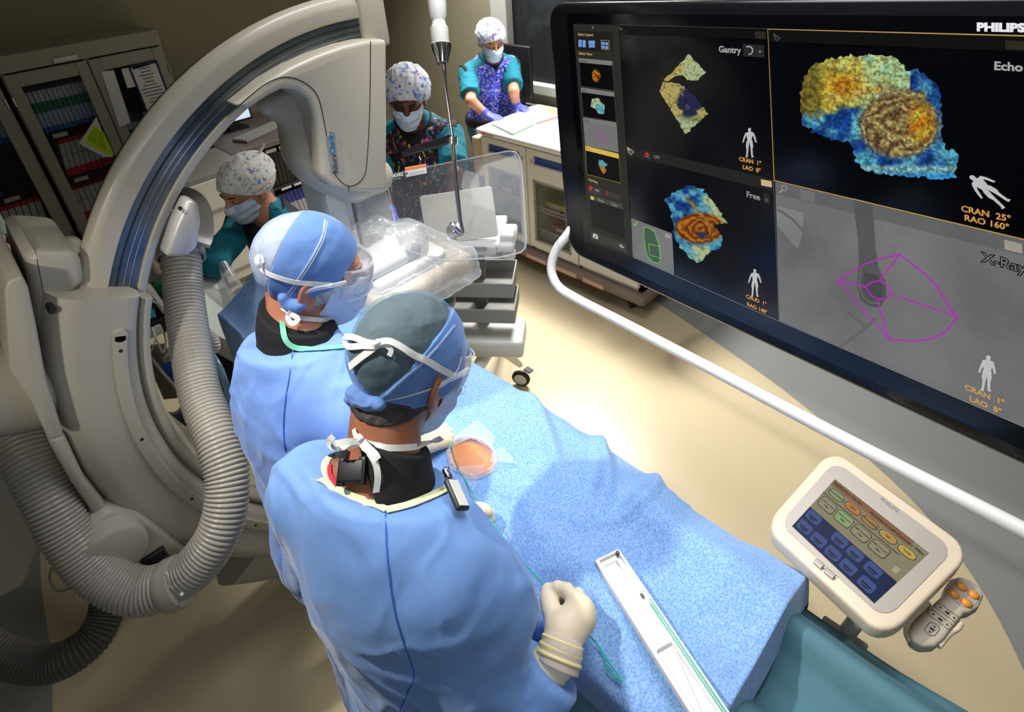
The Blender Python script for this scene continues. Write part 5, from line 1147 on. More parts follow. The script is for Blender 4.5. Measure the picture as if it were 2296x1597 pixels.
# catheter tray
tr_ = empty('catheter_tray', (.54, .30, 1.12), 'long narrow white plastic catheter tray lying on the blue drape', 'tray')
ta = nrm(atz(1540, 1597, 1.15)-atz(1330, 1260, 1.15)); tw = nrm(V(-ta[1], ta[0], 0)); TL_ = atz(1332, 1262, 1.152); 
if np.dot(atz(1383, 1230, 1.152)-TL_, tw) < 0: tw = -tw
TW = np.dot(atz(1385, 1232, 1.152)-TL_, tw); TLN = .52; TA = np.stack([ta, tw, V(0, 0, 1)])
def T(l, w, z=0): return TL_+ta*l+tw*w+V(0, 0, z)
fs_ = rbx(T(TLN/2, TW/2, 0), (TLN/2, TW/2, .010), .004, TA)
cuts = [rbx(T(.045+.0, TW*.42, .012), (.030, TW*.27, .012), .004, TA), rbx(T(.011, TW*.5, .013), (.005, TW*.36, .010), .002, TA), rbx(T(.115, TW*.36, .013), (.045, TW*.22, .010), .003, TA), rbx(T(.235, TW*.42, .013), (.062, TW*.28, .011), .003, TA), rbx(T(.40, TW*.40, .013), (.09, TW*.27, .011), .003, TA), rbx(T(.30, TW*.86, .014), (.215, TW*.06, .010), .002, TA), rbx(T(.06, TW*.80, .014), (.045, TW*.08, .009), .003, TA)]
adds = [rbx(T(.045, TW*.42, -.002), (.020, TW*.18, .005), .003, TA), rbx(T(.40, TW*.40, -.001), (.08, TW*.2, .004), .003, TA)]
def tray_f(P):
    d = fs_(P)
    for c in cuts: d = smax(d, -c(P), .003)
    for a in adds: d = smin(d, a(P), .002)
    return d
c0 = np.minimum(np.minimum(T(0, 0), T(TLN, 0)), np.minimum(T(0, TW), T(TLN, TW))); c1 = np.maximum(np.maximum(T(0, 0), T(TLN, 0)), np.maximum(T(0, TW), T(TLN, TW)))
me = sdf_mesh(tray_f, c0-V(0, 0, .012), c1+V(0, 0, .012), .0016); put('tray_shell', me, mat('tray_white', (226, 226, 224), .35), tr_)
b = MB(); 
for w0, l0 in ((.80, .105), (.90, .100)): b.tube([T(l0, TW*(w0+.03), .008), T(.2, TW*w0, .008), T(.35, TW*w0, .008), T(TLN-.01, TW*(w0-.02), .008)], .0012, 8)
o = b.build('green_wire', M['wire_green'], tr_)
b = MB(); b.tube([T(.185, TW*.60, .004), T(.19, TW*.66, .005), T(.285, TW*.30, .004), T(.292, TW*.38, .004), T(.29, TW*.45, .004)], .0009, 6); b.build('loop_wire', M['steel'], tr_)
for l, w in ((.008, .86), (.092, .73)): b = MB(); b.box(T(l, TW*w, .008), (.0035, .0028, .004), TA.T, .0008); b.build('wire_clip', mat('clip_brown', (90, 76, 66), .5), tr_)

# ---- touch panel on the table rail
cp = empty('touch_control_panel', atz(1950, 1220, 1.10), 'beige-framed touch screen control panel beyond the foot of the blue drape', 'control panel')
PZ = 1.12; PC = [atz(x, y, PZ) for x, y in ((1712, 1178), (1866, 1004), (2186, 1236), (1988, 1436))]  # left, top, right, bottom
def pm(u, v, z=0.0):
    """panel coordinates: u along the text (0..1), v up (0..1)"""
    L_, T_, R_, B_ = PC; return (L_*(1-v)+T_*v)*(1-u)+(B_*(1-v)+R_*v)*u+V(0, 0, z)
def ppoly(pts, z0, z1, bev=0.0):
    bm = bmesh.new(); vs = [bm.verts.new(tuple(pm(u, v, z0))) for u, v in pts]; f_ = bm.faces.new(vs); r_ = bmesh.ops.extrude_face_region(bm, geom=[f_])
    for g in r_['geom']:
        if isinstance(g, bmesh.types.BMVert): g.co.z += z1-z0
    bmesh.ops.recalc_face_normals(bm, faces=list(bm.faces))
    if bev: bmesh.ops.bevel(bm, geom=[e for e in bm.edges if e.calc_face_angle(0) > .6], offset=bev, segments=3, affect='EDGES', profile=.5)
    bm.verts.index_update(); b = MB(); b.add([np.array(q.co) for q in bm.verts], [[q.index for q in p.verts] for p in bm.faces]); bm.free(); return b
def prr(u0, v0, u1, v1, r, asp=1.45, n=5):
    return [((u0+u1)/2+x, (v0+v1)/2+y*asp) for x, y in rrect((u1-u0)/2, (v1-v0)/2/asp, r, n)]
M['pnl'] = mat('panel_cream', (212, 196, 172), .4)
ppoly(prr(0, 0, 1, 1, .13), -.034, 0, .007).build('panel_frame', M['pnl'], cp, 50)
ppoly(prr(.075, .10, .925, .90, .09), 0, .0015).build('inner_bezel', mat('bezel_silver', (186, 178, 168), .3, .4), cp)
QS = [(1776, 1180), (1872, 1075), (2083, 1240), (1960, 1353)]
PS = [atz(x, y, PZ+.0024) for x, y in QS]
def ps(u, v, z=0.0):
    L_, T_, R_, B_ = PS; return (L_*(1-v)+T_*v)*(1-u)+(B_*(1-v)+R_*v)*u+V(0, 0, z)
def pflat(name, u0, v0, u1, v1, m, z, parent, r=0.0):
    pts = [((u0+u1)/2+x, (v0+v1)/2+y) for x, y in rrect((u1-u0)/2, (v1-v0)/2, r, 4)] if r else [(u0, v0), (u1, v0), (u1, v1), (u0, v1)]
    b = MB(); b.add([ps(u, v, z) for u, v in pts], [tuple(range(len(pts)))]); return b.build(name, m, parent)
ts = pflat('touch_screen', 0, 0, 1, 1, emat('ts_tan', (150, 142, 112), .75), 0, cp)
pflat('lower_field', 0, 0, 1, .40, emat('ts_navy', (24, 38, 80), .8), .0004, ts); pflat('title_band', 0, .885, .86, 1, emat('ts_brown', (150, 112, 78), .7), .0004, ts); pflat('divider_line', 0, .70, .86, .712, emat('ts_line', (60, 56, 50), .7), .0004, ts)
TX, TY = nrm(ps(1, .5)-ps(0, .5)), nrm(ps(0, 1)-ps(0, 0)); e_dark = emat('ts_ink', (24, 22, 30), .6)
def ptext(body, u, v, s, al='CENTER', m=e_dark, bold=.0002, parent=None):
    b = MB(); add_text(b, body, ps(u, v, .0012), TX, TY, s, al, bold=bold); return b.build('lettering', m, parent or ts)
ptext('Application: Cardio', .015, .945, .0078, 'LEFT'); ptext('Procedure: Left Coronary 30fps', .985, .925, .0078, 'RIGHT')
for i, (t_, c_) in enumerate((('Acquisition', (150, 170, 120)), ('APC', (196, 132, 74)), ('Processing', (176, 138, 84)), ('QA', (196, 158, 84)), ('Tools', (206, 176, 84)))):
    u = .115+.192*i; pflat('tab_edge', u-.088, .745, u+.088, .865, e_dark, .0006, ts, .055); pflat('tab_button', u-.082, .752, u+.082, .858, emat('tab_%d' % i, c_, .75), .0009, ts, .05); ptext(t_, u, .805, .0062)
for i, t_ in enumerate(('Left Coronary\n15fps', 'Left Coronary\n30fps', 'Right Coronary\n15fps', 'Right Coronary\n30fps')):
    u = .115+.198*i; pflat('preset_edge', u-.09, .50, u+.09, .68, e_dark, .0006, ts, .04); pflat('preset_button', u-.084, .508, u+.084, .672, emat('pre_%d' % i, (150, 176, 122) if i == 1 else (158, 150, 122), .75), .0009, ts, .036)
    a_, c_ = t_.split('\n'); ptext(a_, u, .61, .0044); ptext(c_, u, .56, .0046)
mb_ = emat('ts_blue', (64, 84, 140), .8)
for u, v in ((.10, .31), (.42, .31), (.60, .31), (.80, .31), (.10, .11), (.28, .11), (.46, .11), (.64, .11), (.85, .11)):
    pflat('blue_button', u-.078, v-.075, u+.078, v+.075, mb_, .0009, ts, .03); pflat('button_caption', u-.05, v-.02, u+.05, v+.0, e_dark, .0011, ts); pflat('button_caption', u-.035, v-.05, u+.035, v-.035, e_dark, .0011, ts)
pflat('small_icon', .90, .47, .95, .56, emat('ts_icon', (190, 180, 150), .7), .0009, ts, .01)
for (a_, c_) in (((1826, 1256), (1846, 1274)), ((1849, 1277), (1872, 1296))):
    P0, P1 = atz(a_[0], a_[1], PZ+.004), atz(c_[0], c_[1], PZ+.004); d_ = nrm(P1-P0); n0 = V(-d_[1], d_[0], 0)
    b = MB(); b.box((P0+P1)/2, (np.linalg.norm(P1-P0)/2-.001, .005, .003), np.stack([d_, n0, V(0, 0, 1)], 1), .001); b.build('latch', M['steel'], cp)
b = MB(); add_text(b, 'PHILIPS', atz(1994, 1131, PZ+.003), TX, TY, .011, bold=.0004); b.build('maker_lettering', M['plastic_grey'], cp)
b = MB(); c_ = atz(1950, 1300, 1.0); b.tube([c_+V(0, 0, .1), c_+V(-.02, -.02, .02), V(.83, c_[1], .92)], .015, 12); b.box((.832, c_[1], .918), (.015, .04, .025), None, .004); b.build('mounting_arm', M['plastic_grey'], cp, 60)
# handheld remote in its cradle
rm = empty('handheld_remote', atz(2120, 1380, 1.03), 'beige handheld remote with four orange buttons clipped beside the touch panel', 'remote')
RZ = 1.065; ro = [(2152, 1292), (2176, 1298), (2203, 1322), (2207, 1335), (2196, 1360), (2176, 1372), (2163, 1374), (2148, 1392), (2118, 1432), (2098, 1448), (2068, 1450), (2044, 1436), (2038, 1416), (2046, 1398), (2094, 1352), (2114, 1334), (2120, 1314), (2132, 1297)]
Q = [atz(x, y, RZ) for x, y in ro]; b = MB(); b.prism([(q[0], q[1]) for q in Q], (0, 0, RZ), (1, 0, 0), (0, 1, 0), (0, 0, -.026), .006); rb = b.build('handset', mat('remote_beige', (176, 166, 148), .5), rm, 50)
hp = [atz(x, y, RZ+.0008) for x, y in ((2150, 1300), (2172, 1305), (2195, 1326), (2198, 1336), (2189, 1354), (2172, 1364), (2160, 1362), (2126, 1338), (2124, 1326), (2135, 1307))]
b = MB(); b.add(hp, [tuple(range(10))]); b.build('button_plate', M['socket'], rb)
for x, y in ((2155, 1316), (2138, 1333), (2182, 1334), (2166, 1352)):
    b = MB(); b.lathe([(.0088, 0), (.0088, .002), (.006, .005), (0, .006)], atz(x, y, RZ+.001), (0, 0, 1), 18); b.build('orange_button', mat('button_orange', (206, 134, 50), .4), rb, 60)
RX, RY = nrm(atz(2140, 1392, RZ)-atz(2100, 1362, RZ)), nrm(atz(2160, 1330, RZ)-atz(2070, 1430, RZ))
def rpad(x, y, hw, hh, glyphs):
    c_ = atz(x, y, RZ+.0006); P = [c_+RX*u+RY*v for u, v in rrect(hw, hh, min(hw, hh)*.95, 5)]
    p_ = ribbon(P+[P[0]], [V(0, 0, 1)]*(len(P)+1), .0007, .0004).build('pad_outline', M['plastic_dark'], rb)
    for du, dv_, k in glyphs:
        g = c_+RX*du+RY*dv_+V(0, 0, .0004); t = .0022
        T3 = {'l': [(-t, 0), (t*.7, t), (t*.7, -t)], 'r': [(t, 0), (-t*.7, t), (-t*.7, -t)], 'u': [(0, t), (t, -t*.7), (-t, -t*.7)], 'd': [(0, -t), (t, t*.7), (-t, t*.7)], 's': [(-t*1.4, -t), (t*1.4, -t), (t*1.4, t), (-t*1.4, t)]}[k]
        b = MB(); b.add([g+RX*u+RY*v for u, v in T3], [tuple(range(len(T3)))]); b.build('pad_symbol', M['plastic_dark'], rb)
rpad(2124, 1374, .019, .007, ((-.011, 0, 'l'), (0, 0, 's'), (.011, 0, 'r'))); rpad(2108, 1389, .019, .007, ((-.011, 0, 'l'), (0, 0, 's'), (.011, 0, 'r'))); rpad(2090, 1411, .0075, .014, ((0, .008, 'u'), (0, 0, 's'), (0, -.008, 'd')))
P = [atz(x, y, RZ-.012) for x, y in ((2080, 1352), (2070, 1368), (2052, 1384), (2038, 1400), (2034, 1420), (2042, 1440))]; P2 = [atz(x, y, RZ-.012) for x, y in ((2154, 1398), (2146, 1410), (2132, 1418), (2118, 1432), (2104, 1450))]
b = MB(); b.tube(spline(P, 4), .006, 10); b.tube(spline(P2, 4), .005, 10); b.bb(tuple(atz(2060, 1400, RZ-.045)), tuple(atz(2010, 1370, RZ-.03)), .003); b.build('cradle', M['pnl'], rm, 60)

# ================================================================== TROLLEY WITH LAPTOP, BEHIND THE SHIELD
tl = empty('equipment_trolley', (1.50, 1.78, 0), 'grey equipment trolley with trays on castors behind the patient', 'trolley')
LC = V(1.36, 1.72, 0); 
la = nrm(at(1105, 415, 2.38)-at(945, 435, 2.45)); la[2] = 0; la = nrm(la); lb_ = V(-la[1], la[0], 0)   # la: to the right, lb_: away
def tp(u, v, z): return LC+la*u+lb_*v+V(0, 0, z)
TB = np.stack([la, lb_, V(0, 0, 1)], 1)
b = MB(); b.box(tp(.0, .06, 1.0), (.19, .14, .018), TB, .012); b.box(tp(.19, .02, .995), (.055, .10, .022), TB, .015); b.build('work_surface', M['plastic_white'], tl, 50)
b = MB(); b.box(tp(.215, -.02, 1.03), (.03, .035, .018), TB, .01); b.tube([tp(.215, -.03, .96), tp(.215, -.03, .93)], .03, 16); b.build('cup_holder', M['plastic_white'], tl, 50)
b = MB(); b.box(tp(.06, .06, .72), (.03, .02, .28), TB, .004); b.build('column', M['plastic_grey'], tl)
for z in (.80, .66):
    b = MB(); b.box(tp(.08, -.0, z-.035), (.15, .10, .004), TB); b.box(tp(.08, -.10, z), (.15, .003, .035), TB); b.box(tp(.08, .10, z), (.15, .003, .035), TB); b.box(tp(-.07, 0, z), (.003, .10, .035), TB); b.box(tp(.23, 0, z), (.003, .10, .035), TB); b.build('tray', M['plastic_grey'], tl)
b = MB(); b.box(tp(.10, .0, .46), (.16, .10, .05), TB, .02); b.build('base_housing', M['plastic_white'], tl, 50)
CAS = [atz(1168, 845, .06), atz(1138, 745, .06), tp(-.2, .2, .06), tp(-.1, -.25, .06)]
for c_ in CAS:
    s_ = tp(.10, 0, .42); b = MB(); b.tube([s_, s_*.4+c_*.6+V(0, 0, .06), c_+V(0, 0, .085)], [.035, .026, .016], 12); lg = b.build('leg', M['plastic_white'], tl, 60)
    ax = nrm(V(.8, .4, 0)); b = MB(); b.lathe([(.012, -.014), (.042, -.013), (.05, -.006), (.05, .006), (.042, .013), (.012, .014)], c_+V(0, 0, -.01), ax, 24); b.build('caster_wheel', M['rubber'], lg, 40)
    b = MB(); b.lathe([(.0, -.0155), (.034, -.015), (.034, .015), (0, .0155)], c_+V(0, 0, -.01), ax, 24); b.build('wheel_disc', M['plastic_white'], lg, 40)
    b = MB(); b.box(c_+V(.03, -.03, .045), (.018, .022, .005), None, .003); b.build('brake_pedal', M['plastic_dark'], lg)
lp = empty('laptop', tp(0, .05, 1.02), 'open white laptop seen from behind on the trolley', 'laptop')
c0_, c1_, c2_, c3_ = at(945, 437, 2.42), at(1107, 414, 2.38), at(1107, 540, 2.42), at(958, 548, 2.46)
n_l = nrm(np.cross(c1_-c0_, c3_-c0_)); n_l = n_l if np.dot(n_l, CC-c0_) > 0 else -n_l; exl = nrm(c1_-c0_); eyl = np.cross(n_l, exl); cen = (c0_+c1_+c2_+c3_)/4
b = MB(); b.prism([(x, y) for x, y in rrect(np.linalg.norm(c1_-c0_)/2, np.linalg.norm(c3_-c0_)/2, .014, 4)], cen, exl, eyl, -n_l*.016, .003); b.build('lid', mat('laptop_white', (226, 222, 210), .4), lp, 50)
hb_ = (c2_+c3_)/2; b = MB(); b.box(V(hb_[0], hb_[1], hb_[2]-.025)+lb_*.12*0, (.155, .03, .022), TB, .006); b.box(V(hb_[0], hb_[1], hb_[2]-.03)+lb_*.12, (.155, .11, .014), TB, .006); b.build('base', M['plastic_white'], lp, 50)
for du in (-.09, .09): b = MB(); b.box(V(hb_[0], hb_[1], hb_[2]-.012)-lb_*.03+la*du, (.03, .003, .008), TB); b.build('port', M['plastic_grey'], lp)

# ================================================================== ANAESTHESIA CART AND TUBING BEHIND THE RING
an = empty('anaesthesia_cart', (.30, 2.55, 0), 'cluttered anaesthesia cart seen through the scanner ring', 'cart')
b = MB(); b.bb((.05, 2.30, .05), (.34, 2.80, .12), .02); b.build('base', M['navy'], an, 50)
q0, q1 = at(345, 780, 2.55), at(390, 885, 2.65); b = MB(); b.tube([q0, q1], .045, 4); b.build('post', mat('post_beige', (150, 142, 122), .5), an)
b = MB(); c_ = at(355, 715, 2.35); b.box(c_, (.10, .07, .035), None, .012); b.box(c_+V(.02, .02, .05), (.05, .05, .02), None, .008); b.build('monitor_block', M['black'], an, 50)
b = MB(); b.lathe([(.0, 0), (.022, 0), (.022, .008), (0, .01)], at(334, 703, 2.27), nrm(CC-at(334, 703, 2.27)), 20); b.build('blue_knob', mat('knob_blue', (70, 170, 225), .4), an, 50)
b = MB(); b.tube([at(378, 820, 2.45), at(392, 852, 2.5)], .026, 16); b.build('blue_canister', mat('canister_blue', (30, 80, 200), .4), an, 60)
b = MB(); b.tube([at(330, 640, 2.3), at(372, 700, 2.3)], .014, 12); b.build('white_pipe', M['plastic_white'], an, 60)
b = MB(); b.box(at(350, 660, 2.55), (.05, .05, .07), None, .01); b.build('green_block', mat('green_block', (10, 100, 64), .5), an)
for q_ in (at(374, 800, 2.6), at(330, 740, 2.3)): b = MB(); b.box(q_, (.05, .04, .025), None, .01); b.build('fitting', M['plastic_white'], an, 50)
b = MB(); b.box(at(336, 598, 2.45), (.05, .05, .05), None, .01); b.build('side_box', M['plastic_grey'], an, 50)
for P, r_, m_ in (([at(335, 720, 2.3), at(350, 760, 2.25), at(365, 790, 2.3), at(372, 770, 2.35), at(368, 745, 2.35)], .004, M['tieswhite']), ([at(330, 790, 2.4), at(360, 830, 2.4), at(395, 870, 2.45), at(410, 900, 2.5), at(395, 925, 2.55), at(355, 925, 2.6)], .006, M['tieswhite']), ([at(320, 655, 2.3), at(345, 665, 2.25), at(352, 680, 2.25), at(335, 672, 2.25)], .004, M['tieswhite']), ([at(338, 790, 2.3), at(355, 740, 2.3), at(345, 700, 2.3)], .003, M['tieswhite'])):
    b = MB(); b.tube(spline(P, 8), r_, 8); b.build('tubing', m_, an, 60)
ct = [at(440, 738, 2.15), at(462, 738, 2.12), at(480, 762, 2.1), at(482, 780, 2.1), at(470, 783, 2.12), at(450, 765, 2.15)]
t = empty('breathing_hose', ct[0], 'short white corrugated breathing hose against the navy apron', 'hose'); hose(ct, .016, 'hose_tube', M['tieswhite'], t, .008, .004, 14)
bt = [at(470, 790, 2.15), at(490, 820, 2.12), at(508, 870, 2.1), at(514, 915, 2.1), at(510, 938, 2.12), at(502, 944, 2.15)]
b = MB(); b.tube(spline(bt, 8), .012, 12); o = b.build('suction_tube', glassy('tube_clear_blue', (150, 190, 215), .45, .15, .8), None, 60); tag(o, 'clear bluish suction tube hanging beside the teal scrubs', 'tube')
b = MB(); b.tube(spline([at(505, 935, 2.15), at(540, 950, 2.3), atz(575, 968, .01), atz(620, 990, .006), atz(650, 1010, .006)], 6), .004, 8); o = b.build('floor_cable', M['plastic_white'], None, 60); tag(o, 'thin pale cable trailing across the floor by the shoe covers', 'cable')
# white machine panel with purple pouch
wp = empty('machine_cover', at(480, 650, 2.55), 'white sloping machine cover beside the seated nurse', 'cover')
q = [at(430, 595, 2.45), at(478, 598, 2.5), at(555, 700, 2.3), at(520, 770, 2.2), at(440, 725, 2.2), at(420, 660, 2.3)]
b = MB(); b.add([v for v in q]+[v-V(0, 0, .12) for v in q], [tuple(range(6)), tuple(range(6, 12))[::-1]]+[(i, 6+i, 6+(i+1) % 6, (i+1) % 6) for i in range(6)]); b.build('panel', mat('panel_pale', (226, 232, 222), .4), wp)
q = [at(484, 608, 2.5), at(508, 622, 2.5), at(522, 668, 2.45), at(512, 690, 2.42)]
b = MB(); b.add(q+[v-V(0, 0, .03) for v in q], [(0, 1, 2, 3), (7, 6, 5, 4)]+[(i, 4+i, 4+(i+1) % 4, (i+1) % 4) for i in range(4)]); o = b.build('purple_pouch', mat('pouch_purple', (96, 50, 190), .4)); tag(o, 'purple pouch in clear wrap leaning by the white machine cover', 'pouch')
b = MB(); b.tube([at(498, 590, 2.4), at(528, 650, 2.38), at(545, 700, 2.35)], [.02, .035, .03], 10); o2 = b.build('pouch_wrap', M['bag'], o, 60)
# drip chamber at the far left edge
iv = empty('drip_line', at(8, 560, 2.2), 'clear drip chamber with green clip at the left edge', 'drip line')
b = MB(); b.tube([at(2, 525, 2.2), at(10, 545, 2.2), at(18, 556, 2.2), at(30, 575, 2.2), at(48, 590, 2.2)], [.012, .006, .012, .009, .004], 10); b.build('drip_chamber', M['tieswhite'], iv, 60)
b = MB(); b.tube([at(-20, 470, 2.2), at(-2, 500, 2.2), at(2, 525, 2.2)], .018, 12); b.build('green_clip', mat('clip_green', (170, 200, 185), .4), iv, 60)
b = MB(); b.tube([at(-20, 470, 2.2), at(-20, 470, 2.2)+V(-.1, 0, .8)], .006, 8); b.cyl(at(-20, 470, 2.2)+V(-.1, 0, .8), V(at(-20, 470, 2.2)[0]-.1, at(-20, 470, 2.2)[1], 2.89), .006); b.build('line', M['tieswhite'], iv, 60)
# ================================================================== PEOPLE
def axes(az, pitch=0, roll=0):
    """rows: right, forward, up for a head or body facing azimuth az, nodding down by pitch"""
    a, p, r = map(math.radians, (az, pitch, roll))
    f = V(math.cos(a)*math.cos(p), math.sin(a)*math.cos(p), -math.sin(p)); rt = V(math.sin(a), -math.cos(a), 0); u = np.cross(rt, f)
    return np.stack([rt*math.cos(r)+u*math.sin(r), f, u*math.cos(r)-rt*math.sin(r)])
def loc(f, c, A, s=1.0):
    c = np.asarray(c, float); return lambda P: f(((P-c)@A.T)/s)*s
def head_local(ears=True, nose=True):
    base = uni([ell((0, -.012, .030), (.077, .098, .090)), ell((0, .030, -.040), (.060, .066, .078)), caps((0, .06, -.098), (0, .066, -.10), .020)], .045)
    brow = caps((-.034, .084, .034), (.034, .084, .034), .010)
    cheek = uni([ell((-.038, .066, -.022), (.020, .020, .020)), ell((.038, .066, -.022), (.020, .020, .020))], .01)
    ns = chain([(0, .094, .020), (0, .106, -.006), (0, .116, -.022)], [.007, .009, .012]); wing = caps((-.010, .102, -.026), (.010, .102, -.026), .009)
    lips = caps((-.018, .090, -.058), (.018, .090, -.058), .009)
    sk = uni([ell((-.031, .098, .010), (.017, .016, .012)), ell((.031, .098, .010), (.017, .016, .012))], .004)
    er = []
    for k in (-1, 1):
        A = axes(90+k*18)
        o = ell((k*.083, -.016, -.012), (.0075, .019, .034), A); i = ell((k*.089, -.010, -.010), (.006, .011, .020), A); lobe = ell((k*.079, -.008, -.038), (.006, .010, .012))
        er.append(smk(o, i, .005)); er.append(lobe)
    def f(P):
        d = smin(base(P), brow(P), .018); d = smin(d, cheek(P), .02); d = smax(d, -sk(P), .014)
        d = smin(d, ns(P), .012); d = smin(d, wing(P), .010); d = smin(d, lips(P), .012)
        if ears:
            for e in er: d = smin(d, e(P), .006)
        return d
    return f
def smk(o, i, k): return lambda P: smax(o(P), -i(P), k)
HEAD = head_local(); SKULL = head_local(False)
def hand_prims(w, A, curl=(30, 35, 30), spread=4, thumb=(40, 20), g=0.0, s=1.0):
    """A rows: towards thumb, along fingers, back of hand. Returns list of fields"""
    w = np.asarray(w, float)
    def L(x, y, z): return w+(A[0]*x+A[1]*y+A[2]*z)*s
    out = [(caps(L(0, -.03, 0), L(0, .01, 0), (.024+g)*s, (.023+g)*s), .02)]
    fx = (.030, .010, -.010, -.028); fy = (.088, .092, .086, .076); ln = ((.043, .026, .021), (.047, .030, .022), (.043, .028, .021), (.034, .021, .018))
    for k in range(4):
        out.append((caps(L(fx[k]*.55, .012, 0), L(fx[k], fy[k], 0), (.014+g)*s, (.0115+g)*s), .018))
    for k in range(4):
        p = L(fx[k], fy[k], 0); a = 0; sp_ = math.radians(spread*(1.5-k)); r = .0092 if k < 3 else .0078
        for j in range(3):
            a += math.radians(curl[j]*(1+.12*k)); d = (A[1]*math.cos(sp_)+A[0]*math.sin(sp_))*math.cos(a)-A[2]*math.sin(a)
            q = p+d*ln[k][j]*s; out.append((caps(p, q, (r+g)*s, (r*.92+g)*s), .004)); p = q; r *= .93
    t0 = L(.020, .018, -.006); a, b_ = map(math.radians, thumb); d = A[1]*math.cos(a)+A[0]*math.sin(a)-A[2]*math.sin(b_); d = nrm(d)
    t1 = t0+d*.042*s; d2_ = nrm(d+A[1]*.35-A[2]*.15); t2 = t1+d2_*.032*s; d3 = nrm(d2_+A[1]*.3-A[2]*.1); t3 = t2+d3*.024*s
    out += [(caps(t0, t1, (.0155+g)*s, (.0120+g)*s), .016), (caps(t1, t2, (.0115+g)*s, (.0102+g)*s), .006), (caps(t2, t3, (.0102+g)*s, (.0086+g)*s), .005)]
    return out
def comb(prims):
    def f(P):
        d = prims[0][0](P)
        for g, k in prims[1:]: d = smin(d, g(P), k)
        return d
    return f
def wrap(f, c, r):
    """evaluate f only near c (bounding sphere r); elsewhere a safe distance"""
    c = np.asarray(c, float)
    def g(P):
        d = np.linalg.norm(P-c, axis=1)-r; m = d < .03; o = d+.02
        if m.any(): o[m] = f(P[m])
        return o
    return g
def folds(A, amp=.010, sc=1.0, seed=0.0):
    """crumpled cloth: long soft folds plus sharper creases"""
    def d(P, G):
        q = P*sc+seed; w = np.stack([noise(q*4+5), noise(q*4+31), noise(q*4+77)], 1)*.06; q = q+w; r = amp*.55*noise(q*V(4.5, 4.5, 1.8)); r = r+amp*.8*np.maximum(0, ridge(q*V(7, 7, 2.2)+4)-.25)
        r = r+amp*.5*np.maximum(0, ridge(q@axes(37, 30)*V(12, 4, 9)+9)-.3)+amp*.4*np.maximum(0, ridge(q@axes(-50, 50)*V(15, 5, 15)+2)-.45)+amp*.15*noise(q*30)+amp*.3*np.maximum(0, ridge(q*V(15, 15, 4)+11)-.45)
        return r
    return d
